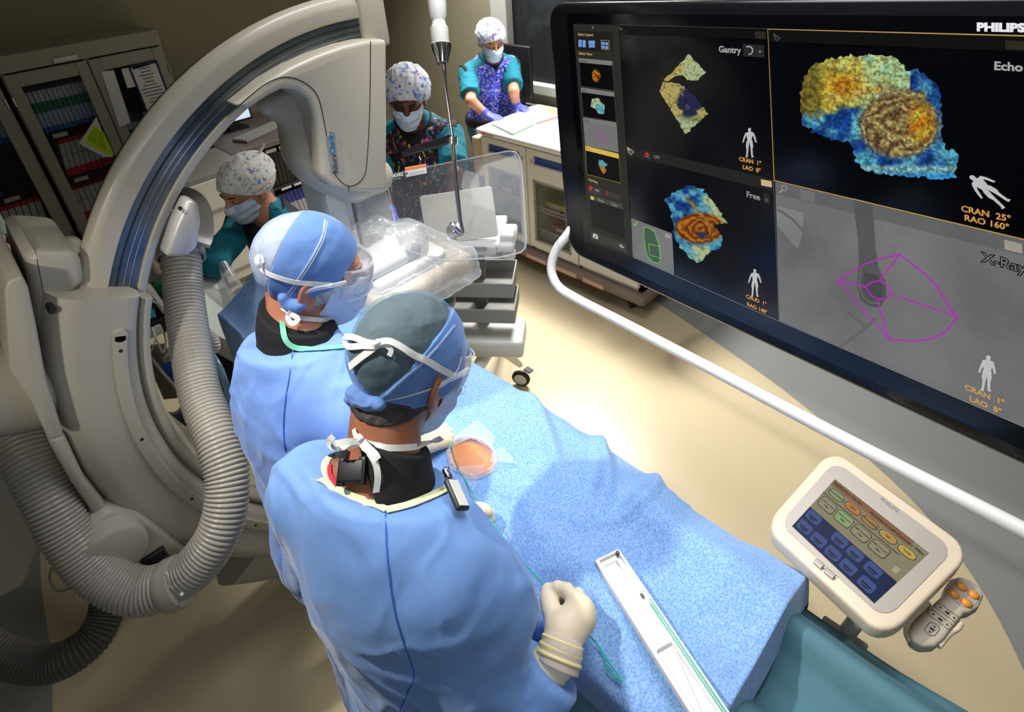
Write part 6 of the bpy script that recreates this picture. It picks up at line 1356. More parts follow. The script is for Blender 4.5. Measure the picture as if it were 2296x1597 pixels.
def person(label, J, sk, cat='person', parts=None, h=.005, glove=None, legs=True, feet=True):
    """J: head, hax, neck, Ls, Rs, Le, Re, Lw, Rw, pel, (Lk, Rk, La, Ra), Lh, Rh hand axes and poses"""
    N, Ls, Rs, pel = (np.asarray(J[k], float) for k in ('neck', 'Ls', 'Rs', 'pel'))
    up = nrm(N-pel); rt = nrm((Rs-Ls)-up*np.dot(Rs-Ls, up)); fw = np.cross(up, rt); A = np.stack([rt, fw, up])
    T = lambda x, y, z, o=N: o+rt*x+fw*y+up*z
    r = empty('person', (pel[0], pel[1], 0), label, cat)
    tor = [(ell(T(0, -.020, -.17), (.155, .094, .20), A), .05), (ell((T(0, 0, -.17)+pel)/2+fw*.015, (.138, .105, .19), A), .06), (ell(pel, (.165, .12, .13), A), .06), (caps(Ls, Rs, .052), .05), (caps(T(0, -.01, .0), Ls, .05, .05), .04), (caps(T(0, -.01, .0), Rs, .05, .05), .04)]
    arms = {}
    for s in 'LR':
        S_, E_, W_ = (np.asarray(J[s+k], float) for k in 'sew'); arms[s] = [(caps(S_, E_, .050, .038), .03), (caps(E_, W_, .039, .027), .012)]
    hd = np.asarray(J['head'], float); HA = J['hax']; hs_ = J.get('hs', 1.0)
    def Hl(x, y, z): return hd+(HA[0]*x+HA[1]*y+HA[2]*z)*hs_
    nk = [(caps(Hl(0, -.028, -.055), N, .056, .062), .025)]
    hf = wrap(loc(HEAD, hd, HA, hs_), hd, .17)
    hands = {}
    for s in 'LR':
        if s+'c' in J: hands[s] = J[s+'c']
        else:
            hp = J.get(s+'h'); 
            if hp: hands[s] = lambda g, s=s, hp=hp: hand_prims(J[s+'w'], hp[0], g=g, **hp[1])
    lg = []
    if legs:
        for s in 'LR':
            k = -1 if s == 'L' else 1; hip = pel+rt*k*.085-up*.04; K = np.asarray(J[s+'k'], float); An = np.asarray(J[s+'a'], float)
            lg += [(caps(hip, K, .085, .058), .03), (caps(K, An, .056, .036), .015)]
            if feet: ft = np.asarray(J.get('foot', fw*V(1, 1, 0)), float); ft = nrm(ft); lg += [(caps(An-V(0, 0, .045)-ft*.03, An-V(0, 0, .055)+ft*.13, .032, .026), .02)]
    pr_ = tor+arms['L']+arms['R']+nk+lg
    for s, fn in hands.items(): c_ = np.asarray(J[s+'w'], float); pr_ = pr_+[(wrap(comb(fn(0.0)), J.get(s+'hc', c_), .17), .008)]
    body = comb(pr_); full = lambda P: smin(body(P), hf(P), .02)
    pts = np.array([J[k] for k in ('head', 'neck', 'Ls', 'Rs', 'Le', 'Re', 'Lw', 'Rw', 'pel') if k in J]+([J[k] for k in ('Lk', 'Rk', 'La', 'Ra')] if legs else []))
    lo, hi = pts.min(0)-.2, pts.max(0)+.2
    bo = put('body', sdf_mesh(full, lo, hi, h), sk, r)
    if glove:
        for s, fn in hands.items():
            c_ = np.asarray(J.get(s+'hc', J[s+'w']), float); g_ = comb(fn(.0018)); cut = hs(np.asarray(J[s+'w'])-0.0, 1.0*nrm(np.asarray(J[s+'e'])-np.asarray(J[s+'w'])))
            wv = nrm(np.asarray(J[s+'e'])-np.asarray(J[s+'w'])); gf = inter([uni([g_, caps(np.asarray(J[s+'w']), np.asarray(J[s+'w'])+wv*.05, .031, .034)], .01), hs(np.asarray(J[s+'w'])+wv*.045, wv)], .002)
            put('glove', sdf_mesh(gf, c_-.15, c_+.15, .0026 if h < .006 else .004), glove, r)
    return dict(root=r, A=A, T=T, H=Hl, HA=HA, hd=hd, hs=hs_, tor=tor, arms=arms, legs=lg, nk=nk, full=full, hf=hf, lo=lo, hi=hi, N=N, pel=pel, J=J, body=bo)
def skl(p, o): return wrap(lambda P: loc(SKULL, p['hd'], p['HA'], p['hs'])(P)-o, p['hd'], .19)
def lcut(p, a, n): """half space in head coordinates"""; return hs(p['H'](*a), p['HA'].T@nrm(n))
def cover(p, name, f, m, c, r_, h=.003, disp=None, parent=None):
    c = np.asarray(c, float); return put(name, sdf_mesh(f, c-r_, c+r_, h, disp), m, parent or p['root'])
def mask(p, big=0.0, tie=True):
    sk_ = loc(SKULL, p['hd'], p['HA'], p['hs']); H = p['H']
    bul = ell(H(0, .082, -.052), (.048*p['hs'], .046*p['hs'], .056*p['hs']), p['HA'])
    f = lambda P: smin(sk_(P)-.006, bul(P), .03)
    g = inter([f, lcut(p, (0, 0, -.118), (0, -.25, -1)), lcut(p, (0, .10, -.002), (0, .1, 1)), lcut(p, (0, .034, 0), (0, -1, .25)), neg(lambda P: sk_(P)-.0015)], .003)
    def dsp(P, G):
        z = ((P-p['hd'])@p['HA'][2])/p['hs']; return .0018*np.sin(z*170)+.0015*noise(P*60)
    m_ = cover(p, 'face_mask', g, M['maskblue'], p['H'](0, .05, -.05), .13, .0026, dsp)
    return m_
def bouffant(p, m, s=1.0, seed=0):
    H = p['H']; e = ell(H(0, -.035, .040), (.106*s, .126*s, .094*s), p['HA'])
    f = inter([lambda P: smin(e(P), skl(p, .006)(P), .03), hs(H(0, .092, .062), p['HA'].T@nrm((0, .62, -.78)))], .006)
    def d(P, G):
        q = ((P-p['hd'])@p['HA'].T); a = np.arctan2(q[:, 0], q[:, 2]+.02); return .0030*ridge(np.stack([a*7, q[:, 1]*10, q[:, 2]*6+seed], 1))+.0012*noise(q*60+seed)
    return cover(p, 'bouffant_cap', f, m, p['hd'], .2, .0035, d)
def bands_(p, name, pts, w, m, o=.006, up=None):
    """strap through points given in head coordinates, pushed onto the head"""
    P = [p['H'](*q) for q in pts]; P = spline(P, 6); f = p['full']; Q = []; Nn = []
    for q in P:
        g = grad(f, q[None])[0]; q = q-g*(f(q[None])[0]-o); Q.append(q); Nn.append(g)
    return ribbon(Q, Nn, w, .0012).build(name, m, p['root'], 60)
from mathutils.bvhtree import BVHTree
def bvh(*obs):
    T_ = []
    for o in obs:
        v = [o.matrix_world @ q.co if False else q.co.copy() for q in o.data.vertices]; T_.append(BVHTree.FromPolygons(v, [tuple(p.vertices) for p in o.data.polygons]))
    return T_
_hit0 = hit
def hit(g, x, y, o=0.0, d0=.3, d1=4.0):
    if not isinstance(g, list): return _hit0(g, x, y, o, d0, d1)
    v = nrm(ray(x, y)); best = None
    for t in g:
        r_ = t.ray_cast(Vector(CC), Vector(v), 6.0)
        if r_[0] is not None and (best is None or r_[3] < best[2]): n = np.array(r_[1]); best = (np.array(r_[0]), n if np.dot(n, v) < 0 else -n, r_[3])
    if best is None:   # beside the outline: nearest place on the surface
        t_ = min((t.find_nearest(Vector(CC+v*1.2)) for t in g), key=lambda q: q[3]); best = (np.array(t_[0]), np.array(t_[1]), 0)
    return best[0]+best[1]*o, best[1]
def pxstrap(p, name, px, w, m, f, o=.002, parent=None, th=.0012, n=5):
    """strap lying on field f along a path of picture points"""
    pts = spline([V(x, y, 0) for x, y in px], n); Q = []; Nn = []
    for q in pts:
        a, g = hit(f, q[0], q[1], o); Q.append(a); Nn.append(g)
    for _ in range(2): Q = [Q[0]]+[(Q[i-1]+2*Q[i]+Q[i+1])/4 for i in range(1, len(Q)-1)]+[Q[-1]]; Nn = [Nn[0]]+[nrm(Nn[i-1]+2*Nn[i]+Nn[i+1]) for i in range(1, len(Nn)-1)]+[Nn[-1]]
    return ribbon(Q, Nn, w, th).build(name, m, parent or p['root'], 60)
def eyes(p, brow=(60, 48, 40), look=-.35, lid=-.003):
    for k in (-1, 1):
        c_ = p['H'](k*.031, .0805, .011)
        b = MB(); ax = nrm(p['HA'][1]+p['HA'][2]*look); b.lathe([(.0, -.0118)]+[(.0118*math.sin(t), -.0118*math.cos(t)) for t in np.linspace(.2, 2.94, 12)]+[(.0, .0118)], c_, ax, 20); e = b.build('eye', M['eye'], p['root'], 80)
        c0 = np.asarray(c_); lidf = inter([ell(c0, (.0131, .0131, .0131)), hs(c0+p['HA'][2]*lid, -(p['HA'][2]*1.0-p['HA'][1]*.1))], .0008); put('eyelid', sdf_mesh(lidf, c0-.016, c0+.016, .0014), p['body'].data.materials[0], p['root'])
        b = MB(); b.lathe([(.0, .0122), (.0055, .0116), (.0055, .0105), (0, .0105)], c_, ax, 16); b.build('iris', M['iris'], e)
        pts = [p['H'](k*x, y, z) for x, y, z in ((.012, .094, .030), (.024, .096, .036), (.038, .090, .037), (.048, .080, .032))]
        f = p['full']; pts = [q-grad(f, q[None])[0]*(f(q[None])[0]-.001) for q in spline(pts, 4)]
        b = MB(); b.tube(pts, [.002]+[.0032]*(len(pts)-2)+[.0015], 8); b.build('eyebrow', mat('brow', brow, .9), p['root'], 60)
        pts = [p['H'](k*x, y, z) for x, y, z in ((.020, .0905, .012), (.031, .0945, .0145), (.043, .088, .011))]; b = MB(); b.tube(spline(pts, 4), .0013, 6); b.build('eyelash', M['plastic_dark'], p['root'], 60)
M['eye'] = mat('eye_white', (225, 220, 212), .2); M['iris'] = mat('iris', (50, 36, 28), .15)

# ---------------------------------------------------------------- surgeon in front (seen from behind)
def zc(px, py, z): return atz(px, py, z)
def chainz(L, R, k=.004, g=0.0):
    P = [zc(*q) for q in L]; return [(caps(P[i], P[i+1], R[i]+g, R[i+1]+g), k) for i in range(len(P)-1)]
def hand_R(g):
    w = zc(1262, 1432, 1.172); o = [(caps(zc(1256, 1470, 1.165), w, .027+g, .026+g), .02)]
    kn = [(1292, 1350, 1.190), (1308, 1362, 1.188), (1314, 1380, 1.180), (1310, 1398, 1.168)]
    for q in kn: o.append((caps(zc(1268, 1415, 1.172), zc(*q), .019+g, .0125+g), .02))
    o += chainz([kn[0], (1272, 1325, 1.190), (1252, 1319, 1.184), (1235, 1324, 1.174)], [.0115, .0098, .0090, .0080], .006, g)
    o += chainz([kn[1], (1296, 1336, 1.168), (1268, 1342, 1.152), (1252, 1352, 1.150)], [.0115, .0098, .0090, .0080], .006, g)
    o += chainz([kn[2], (1306, 1352, 1.150), (1280, 1360, 1.138), (1262, 1368, 1.140)], [.0110, .0092, .0086, .0078], .006, g)
    o += chainz([kn[3], (1304, 1376, 1.145), (1284, 1380, 1.134), (1268, 1384, 1.138)], [.0100, .0082, .0076, .0070], .006, g)
    t = chainz([(1250, 1408, 1.170), (1236, 1368, 1.172), (1231, 1344, 1.172), (1228, 1325, 1.170)], [.0165, .0125, .0108, .0092], .012, g); t[1] = (t[1][0], .010); o += t
    return o
def hand_L(g):
    w = zc(1030, 1150, 1.150); o = [(caps(zc(1000, 1150, 1.150), w, .026+g, .022+g), .02)]
    for q in ((1052, 1142, 1.160), (1058, 1160, 1.150), (1062, 1174, 1.142), (1068, 1190, 1.136)): o.append((caps(w, zc(*q), .015+g, .011+g), .016))
    o += chainz([(1052, 1140, 1.150), (1074, 1138, 1.150), (1085, 1140, 1.150), (1092, 1143, 1.150)], [.0098, .0088, .0082, .0075], .004, g)
    o += chainz([(1058, 1162, 1.146), (1074, 1164, 1.136), (1088, 1158, 1.140), (1099, 1153, 1.148)], [.0095, .0086, .0080, .0074], .004, g)
    o += chainz([(1062, 1174, 1.140), (1076, 1174, 1.130), (1090, 1169, 1.134), (1101, 1165, 1.142)], [.0092, .0084, .0079, .0073], .004, g)
    o += chainz([(1068, 1192, 1.134), (1077, 1192, 1.126), (1083, 1182, 1.130), (1087, 1175, 1.138)], [.0085, .0078, .0072, .0066], .004, g)
    o += chainz([(1038, 1150, 1.160), (1056, 1150, 1.168), (1075, 1151, 1.168), (1090, 1151, 1.160)], [.0125, .0112, .0102, .0088], .010, g)
    return o
J2 = dict(head=(.372, .650, 1.568), hax=axes(8, 34, 0), hs=.99, neck=(.250, .592, 1.435), Ls=(.190, .712, 1.365), Rs=(.252, .455, 1.335), Le=(.165, .770, 1.12), Re=(.232, .330, 1.085), Lw=tuple(zc(1018, 1152, 1.150)), Rw=tuple(zc(1256, 1462, 1.166)),
          pel=(.225, .49, .93), Lk=(.23, .58, .50), Rk=(.22, .40, .50), La=(.20, .58, .09), Ra=(.20, .38, .09), Lc=hand_L, Rc=hand_R, Lhc=tuple(zc(1065, 1160, 1.15)), Rhc=tuple(zc(1275, 1370, 1.165)))
P2 = person('surgeon in blue gown seen from behind, tied surgical cap, holding a guidewire', J2, M['skin_tan'], h=.0045, glove=M['glove'])
def gown(p, m, planes, cuffs, extra=(), h=.0062, amp=.0085, seed=0.0, hem=.26, gr=.021, armr=.024):
    T = p['T']; J = p['J']; pel = p['pel']; A = p['A']
    sk_ = [(ell(T(0, -.026, -.20), (.168, .106, .22), A), .07), (ell(pel+A[2]*.05, (.175, .128, .2), A), .09), (caps(pel+V(0, 0, -.05), V(pel[0]-.02, pel[1], hem), .118, .135), .08)]
    t = comb([(f, k) for f, k in p['tor']]); ar = []
    for s in 'LR':
        S_, E_, W_ = (np.asarray(J[s+k], float) for k in 'sew'); W2_ = W_+nrm(E_-W_)*cuffs[s]
        ar += [(caps(S_, E_, .048+armr, .040+armr), .05), (caps(E_, W2_, .040+armr*.95, .030+armr*.30), .03)]
    g0 = comb([(off(t, gr), 0)]+sk_+ar+list(extra))
    fs_ = [g0]+planes+[hs((0, 0, hem), (0, 0, -1))]
    g = inter(fs_, .004)
    for s in 'LR':
        E_, W_ = np.asarray(J[s+'e'], float), np.asarray(J[s+'w'], float); d = nrm(W_-E_); W2_ = W_+nrm(E_-W_)*cuffs[s]
        cutter = inter([caps(W2_, W2_+d*.25, .09), hs(W2_, -d)], .002); g = (lambda g_, c_: (lambda P: smax(g_(P), -c_(P), .003)))(g, cutter)
    me = sdf_mesh(g, p['lo']-.05, p['hi']+.05, h, folds(None, amp, 1.0, seed)); o = put('surgical_gown', me, m, p['root']); return g0, g, o
full2 = P2['full']
def plane3(f, pts, inside):
    """half space through three picture points on f, keeping the side of 'inside'"""
    Q = [hit(f, *q)[0] for q in pts]; n = nrm(np.cross(Q[1]-Q[0], Q[2]-Q[0])); n = n if np.dot(np.asarray(inside)-Q[0], n) < 0 else -n; return hs(Q[0], n), Q, n
tor2 = comb([(off(comb(P2['tor']), .021), 0)])
pl2, Q2, n2 = plane3(tor2, ((722, 1085), (866, 1146), (1000, 1098)), P2['pel']); pl2 = hs(Q2[0]-n2*.008, n2)
g2_0, g2, go2 = gown(P2, M['gown'], [pl2], {'L': .02, 'R': .035}, [(ell(zc(1112, 1345, 1.26), (.055, .055, .075)), .07), (caps(zc(1150, 1560, 1.10), zc(1215, 1520, 1.13), .058, .050), .04)], seed=1.3)
B2 = bvh(go2, P2['body'])
trimM = mat('trim_cream_green', (222, 226, 178), .8); trimG = mat('trim_mint', (120, 205, 170), .8)
tf2 = lambda P: np.minimum(tor2(P), comb(P2['nk'])(P)-.0)
pxstrap(P2, 'neck_trim', [(716, 1078), (745, 1092), (800, 1118), (866, 1146)], .013, trimM, B2, .003); pxstrap(P2, 'neck_trim', [(864, 1147), (905, 1138), (950, 1122), (1000, 1098), (1012, 1085)], .013, trimM, B2, .003)
pxstrap(P2, 'neck_trim', [(742, 1085), (728, 1060), (732, 1035), (752, 1022)], .012, trimM, B2, .003)
pxstrap(P2, 'seam', [(864, 1150), (866, 1210), (873, 1290), (885, 1370), (905, 1440), (930, 1510), (915, 1550), (895, 1600)], .0016, M['drape_back'], B2, .0012); 
nk2 = comb(P2['nk']+[(caps(P2['N'], P2['N']-P2['A'][2]*.05, .065, .075), .03)])
f_ = P2['A'][1]; nb = P2['N']
col = inter([off(nk2, .012), hs(P2['H'](0, -.01, -.116), P2['HA'].T@nrm((0, .12, 1))), hs(nb-P2['A'][2]*.105, -P2['A'][2]), hs(nb-f_*.034+P2['A'][0]*.02, nrm(-f_-P2['A'][0]*.75))], .004)
cover(P2, 'thyroid_collar', col, M['collar_black'], nb, .17, .003)
bk, bn = hit(full2, 800, 1060, .012); b = MB(); u_ = nrm(np.cross(bn, CR)); b.box(bk, (.022, .016, .007), np.stack([nrm(np.cross(u_, bn)), u_, bn], 1), .003)
for k in (-1, 1): b.box(bk+u_*k*.0+nrm(np.cross(u_, bn))*.018*k, (.006, .020, .005), np.stack([nrm(np.cross(u_, bn)), u_, bn], 1), .002)
b.build('collar_buckle', M['black'], P2['root'], 50)
pxstrap(P2, 'undershirt_edge', [(738, 1046), (742, 1068), (757, 1090)], .012, mat('shirt_red', (190, 24, 60), .8), full2, .003); pxstrap(P2, 'vest_edge', [(742, 1030), (758, 1022), (785, 1018)], .014, M['collar_black'], full2, .006)
# cap, hair, ties
skin_cap = skl(P2, .0095); A_ = P2['HA']
def pl_from_px(p, f, pts, inside):
    return plane3(f, pts, inside)
capf = inter([skin_cap, lcut(P2, (0, .098, .030), (0, .40, -.90))], .003)
capc = lcut(P2, (0, -.088, -.058), (0, .40, -.90))
Qk, _ = hit(skin_cap, 838, 905); 
plR, _, _ = plane3(skin_cap, ((866, 880), (945, 800), (1010, 708)), hit(skin_cap, 880, 780)[0]); plL, _, _ = plane3(skin_cap, ((830, 885), (795, 840), (776, 770)), hit(skin_cap, 880, 780)[0])
low = lcut(P2, (0, -.095, -.078), (0, .46, -.89))
def wr(amp, sc, ax_s=(1, 1, 1)): return lambda P, G: amp*ridge(P*sc*V(*ax_s))+amp*.6*noise(P*sc*2.3)
crown = inter([skl(P2, .008), low, plR, plL], .002)
band = inter([skl(P2, .0105), low, neg(inter([plR, plL, skl(P2, .05)], .001))], .002)
M['crown'] = mat('cap_crown_sheer', (112, 140, 152), .7, bump=(90, .4, .002)); M['crown'].node_tree.nodes['Principled BSDF'].inputs['Alpha'].default_value = .42
M['hair_dark'] = mat('hair_dark', (34, 31, 30), .6, bump=(300, .8, .002), var=(60, (62, 58, 56), 6), stretch=(1, 1, .25))
M['hair_grey'] = mat('hair_grey', (150, 145, 142), .6, bump=(300, .8, .002), var=(60, (200, 196, 192), 6), stretch=(1, 1, .25))
cover(P2, 'cap_crown', crown, M['crown'], P2['hd'], .17, .0026, wr(.0018, 26, (1, 1, .5)))
cover(P2, 'cap_band', band, M['capblue'], P2['hd'], .17, .0026, wr(.0012, 22))
fskin2 = wrap(lambda P: smin(comb(P2['nk'])(P), loc(SKULL, P2['hd'], P2['HA'], P2['hs'])(P), .02), P2['hd'], .2)
hair = inter([off(fskin2, .0035), lcut(P2, (0, -.085, -.082), (0, .35, -1)), lcut(P2, (0, .018, 0), (0, 1, -.3))], .004); cover(P2, 'hair', hair, M['hair_dark'], P2['hd'], .17, .003, lambda P, G: .0012*noise(P*120))
capall = lambda P: np.minimum(band(P), crown(P))
pxstrap(P2, 'cap_seam', [(1018, 730), (985, 772), (950, 810), (905, 850), (868, 885)], .0035, mat('seam_pale', (150, 178, 222), .8), capall, .0015)
pxstrap(P2, 'cap_seam', [(1034, 800), (1020, 838), (975, 868), (920, 886), (868, 897)], .0022, M['label'], capall, .0012)
kf, kn_ = hit(capall, 828, 893, .004)
kp = [(hit(capall, x, y, .006)[0], r) for x, y, r in ((812, 885, .016), (800, 872, .012), (828, 893, .013), (806, 900, .012), (838, 905, .009), (852, 898, .012), (790, 888, .008))]
kfield = uni([ell(c, (r, r, r*.8)) for c, r in kp], .012); me = sdf_mesh(kfield, kf-.06, kf+.06, .0016, lambda P, G: .0012*ridge(P*V(60, 60, 120))); put('cap_knot', me, M['capblue'], P2['root'])
lobes = uni([ell(hit(capall, x, y, .006)[0], (r, r, r*.7)) for x, y, r in ((875, 652, .010), (890, 650, .011), (908, 651, .010), (925, 654, .011), (942, 657, .010), (958, 664, .010))], .004)
# ties: upper pair with bow at the back of the head, lower pair at the neck
WT = .0105
pxstrap(P2, 'mask_tie', [(1012, 840), (985, 826), (955, 808), (930, 797), (915, 788)], WT, M['tieswhite'], capall, .003)
pxstrap(P2, 'mask_tie', [(915, 788), (895, 775), (872, 765), (850, 770), (848, 773)], WT*.9, M['tieswhite'], capall, .010); pxstrap(P2, 'tie_bow', [(850, 772), (825, 768), (800, 758), (778, 762), (790, 778), (820, 776), (848, 776)], WT*.9, M['tieswhite'], capall, .008)
pxstrap(P2, 'tie_bow', [(848, 774), (835, 785), (812, 802), (786, 824)], WT, M['tieswhite'], capall, .005); pxstrap(P2, 'tie_bow', [(850, 772), (868, 775), (878, 785), (873, 797)], WT*.7, M['tieswhite'], capall, .006)
kt, _ = hit(capall, 849, 773, .008); b = MB(); b.add(*(lambda m_: (m_.v, m_.f))(MB().box(kt, (.006, .005, .006), None, .002))); b.build('tie_knot', M['tieswhite'], P2['root'], 60)
col_all = lambda P: np.minimum(full2(P), col(P))
pxstrap(P2, 'mask_tie', [(988, 985), (960, 995), (920, 1003), (870, 1004), (835, 998), (812, 990)], .0095, M['tieswhite'], col_all, .003)
pxstrap(P2, 'mask_tie', [(812, 990), (800, 975), (797, 962)], .009, M['tieswhite'], full2, .003)
b = MB(); c_ = hit(col_all, 808, 992, .008)[0]; b.box(c_, (.006, .006, .006), None, .002); b.build('tie_knot', M['tieswhite'], P2['root'], 60)
def loose(p, name, px, w, d_, m=None):
    """loose strap end hanging at camera depth d_ (its own real place beside the neck)"""
    P = spline([at(x, y, dd) for (x, y), dd in zip(px, d_)], 5); return ribbon(P, [nrm(CC-q) for q in P], w, .001).build(name, m or M['tieswhite'], p['root'], 60)
dk = np.dot(c_-CC, CF)
loose(P2, 'tie_bow', [(808, 992), (785, 1000), (755, 1004), (750, 996), (780, 990), (806, 990)], .009, [dk-.004, dk-.01, dk-.01, dk-.02, dk-.015, dk-.006]); loose(P2, 'tie_bow', [(756, 1006), (742, 1000), (738, 988), (748, 978)], .0085, [dk-.01]*4)
loose(P2, 'tie_bow', [(812, 994), (835, 1015), (845, 1030), (838, 1018), (815, 1000)], .012, [dk-.006, dk-.02, dk-.025, dk-.02, dk-.008]); loose(P2, 'tie_bow', [(828, 1015), (842, 1040), (847, 1070), (843, 1106)], .0095, [dk-.014, dk-.02, dk-.022, dk-.02])
# mask, goggles, badge
mask(P2)
def goggles(p, wide=.0, o=0.0):
    H = p['H']; s = p['hs']; e1 = ell(H(0, .030, .008), (.080*s, .088*s+o, .085*s), p['HA'])
    f = inter([lambda P: np.abs(e1(P))-.0011, lcut(p, (0, .052, 0), (0, -1, 0)), lcut(p, (0, 0, .040), (0, 0, 1)), lcut(p, (0, 0, -.026), (0, 0, -1))], .001)
    gl = cover(p, 'goggles', f, M['goggle'], H(0, .06, .005), .12, .0020)
    for k in (-1, 1):
        b = MB(); b.tube([H(k*.083, .055, .022), H(k*.089, .03, .018), H(k*.090, -.005, .010), H(k*.087, -.030, -.004)], [.005, .0045, .004, .004], 8); b.build('temple_arm', M['goggle'], gl, 60)
    b = MB(); rim = [H((.0805)*math.sin(t), .030+.0885*math.cos(t)*1.0+o, -.026) for t in np.linspace(-1.3, 1.3, 20)]; b.tube(rim, .0013, 6); b.build('lower_rim', M['goggle'], gl, 60)
    b = MB(); rim = [H((.079)*math.sin(t), .030+.083*math.cos(t)+o, .040) for t in np.linspace(-1.3, 1.3, 20)]; b.tube(rim, .0015, 6); b.build('upper_rim', M['goggle'], gl, 60)
    return gl
goggles(P2, o=.012); eyes(P2)
bp, bn = hit(g2_0, 1012, 1120, .012); bu = nrm(hit(g2_0, 1000, 1095, .012)[0]-hit(g2_0, 1026, 1150, .012)[0]); bu = nrm(bu-bn*np.dot(bu, bn)); br_ = np.cross(bu, bn); BA = np.stack([br_, bu, bn], 1)
b = MB(); b.box(bp, (.0135, .026, .005), BA, .004); bd_ = b.build('dose_badge', M['plastic_dark'], P2['root'], 50); MB().box(bp+bn*.0052, (.010, .022, .001), BA, .0005).build('badge_face', M['plastic_white'], bd_)
b = MB(); b.box(bp+bu*.036, (.006, .009, .004), BA, .002); b.tube([bp+bu*.03, bp+bu*.046+bn*.004], .004, 10); b.build('badge_clip', M['chrome'], bd_, 50)
# yellow cuff tape over the glove
E_, W_ = np.asarray(J2['Re']), np.asarray(J2['Rw']); cw = [zc(1262, 1436, 1.172), zc(1258, 1460, 1.167), zc(1252, 1482, 1.160)]
tapef = lambda P: smax(caps(cw[0], cw[2], .0335, .0375)(P), np.maximum((P-cw[0])@nrm(cw[0]-cw[2]), (P-(cw[2]))@nrm(cw[2]-cw[0])), .002)
cover(P2, 'cuff_band', tapef, mat('cuff_yellow', (232, 216, 152), .6, bump=(40, .3, .002)), cw[1], .08, .0022, lambda P, G: .0012*np.sin(((P-cw[0])@nrm(cw[2]-cw[0]))*520))
cover(P2, 'inner_cuff', inter([caps(cw[1], cw[2]+(cw[2]-cw[1])*.7, .0350, .0362), hs(cw[2]+(cw[2]-cw[1])*.65, cw[2]-cw[1])], .002), mat('cuff_knit', (206, 190, 176), .85, bump=(700, .5, .001)), cw[2], .07, .0026)

# ---------------------------------------------------------------- surgeon behind him (seen in profile)
hx1 = axes(-20, 20, -2)
J1 = dict(head=(.412, 1.052, 1.575), hax=hx1, hs=1.04, neck=(.335, 1.025, 1.440), Ls=(.305, 1.045, 1.352), Rs=(.350, .815, 1.35), Le=(.285, 1.03, 1.12), Re=(.31, .80, 1.12), Lw=(.41, 1.02, 1.14), Rw=(.455, .835, 1.155), pel=(.275, .93, .92), Lk=(.29, 1.0, .50), Rk=(.29, .86, .50), La=(.27, 1.0, .09), Ra=(.27, .85, .09))
J1['Rh'] = (np.stack([nrm(V(-.1, .95, .2)), nrm(V(.9, -.1, -.2)), nrm(V(.15, -.2, .9))]), dict(curl=(30, 40, 30), s=.92)); J1['Lh'] = (np.stack([nrm(V(-.1, -.95, .2)), nrm(V(.9, 0, -.1)), V(0, 0, 1.)]), dict(curl=(30, 40, 30), s=.92))
P1 = person('older surgeon in profile wearing clear goggles, mint-trimmed pale blue gown', J1, M['skin_red'], h=.0045, glove=M['glove'])
tor1 = comb([(off(comb(P1['tor']), .021), 0)])
pl1 = hs(P1['T'](0, 0, .012), P1['A'][2]-P1['A'][1]*.05)
g1_0, g1, go1 = gown(P1, M['gown2'], [pl1], {'L': .01, 'R': .01}, seed=7.7, amp=.011)
nk1 = comb(P1['nk']+[(caps(P1['N']+P1['A'][2]*.03, P1['N']-P1['A'][2]*.05, .064, .088), .03)])
co1 = cover(P1, 'thyroid_collar', inter([off(nk1, .013), hs(P1['H'](0, -.02, -.084), P1['HA'].T@nrm((0, .05, 1))), hs(P1['N']-P1['A'][2]*.10, -P1['A'][2])], .004), M['collar_black'], P1['N'], .19, .003)
B1 = bvh(go1, co1)
pxstrap(P1, 'neck_trim', [(636, 698), (632, 725), (638, 755), (655, 776), (690, 785), (730, 784), (772, 779)], .011, trimG, B1, .004)
pxstrap(P1, 'seam', [(657, 782), (650, 840), (640, 900), (636, 960), (640, 1010)], .0016, M['drape_back'], B1, .0012)
low1 = lcut(P1, (0, -.095, -.055), (0, .42, -.90)); fr1 = lcut(P1, (0, .094, .078), (0, .75, -.66))
c1 = skl(P1, .0085); plA, _, _ = plane3(c1, ((672, 482), (640, 530), (600, 640)), hit(c1, 600, 545)[0])
M['crown1'] = mat('cap_crown_pale', (170, 190, 222), .7, bump=(90, .3, .002)); M['crown1'].node_tree.nodes['Principled BSDF'].inputs['Alpha'].default_value = .55
cover(P1, 'cap_crown', inter([skl(P1, .008), low1, fr1, plA], .002), M['crown1'], P1['hd'], .17, .0026, wr(.0012, 26)); b1 = inter([skl(P1, .0095), low1, fr1, neg(plA)], .002); cover(P1, 'cap_band', b1, M['capblue'], P1['hd'], .17, .0026, wr(.0015, 20))
cover(P1, 'hair', inter([skl(P1, .0035), lcut(P1, (0, -.09, -.075), (0, .30, -.95)), lcut(P1, (0, .050, 0), (0, 1, -.2))], .004), M['hair_grey'], P1['hd'], .17, .003, lambda P, G: .0012*noise(P*120))
cp1 = lambda P: np.minimum(b1(P), inter([skl(P1, .008), low1, fr1], .002)(P))
pxstrap(P1, 'cap_seam', [(728, 494), (722, 530), (700, 575), (675, 615), (645, 660), (632, 680)], .0035, mat('seam_pale2', (170, 195, 232), .8), cp1, .0015); pxstrap(P1, 'cap_seam', [(733, 497), (727, 533), (705, 578), (680, 618), (650, 663)], .0012, M['label'], cp1, .0018)
al1 = lambda P: np.minimum(cp1(P), P1['full'](P))
pxstrap(P1, 'mask_tie', [(768, 636), (735, 638), (700, 636), (660, 632), (625, 622), (600, 612), (584, 600)], .0105, M['tieswhite'], al1, .002)
pxstrap(P1, 'mask_tie', [(788, 682), (765, 700), (745, 712), (715, 718), (685, 715), (668, 712)], .010, M['tieswhite'], al1, .003)
kb_ = hit(cp1, 586, 590, .008)[0]; d_ = np.dot(kb_-CC, CF)
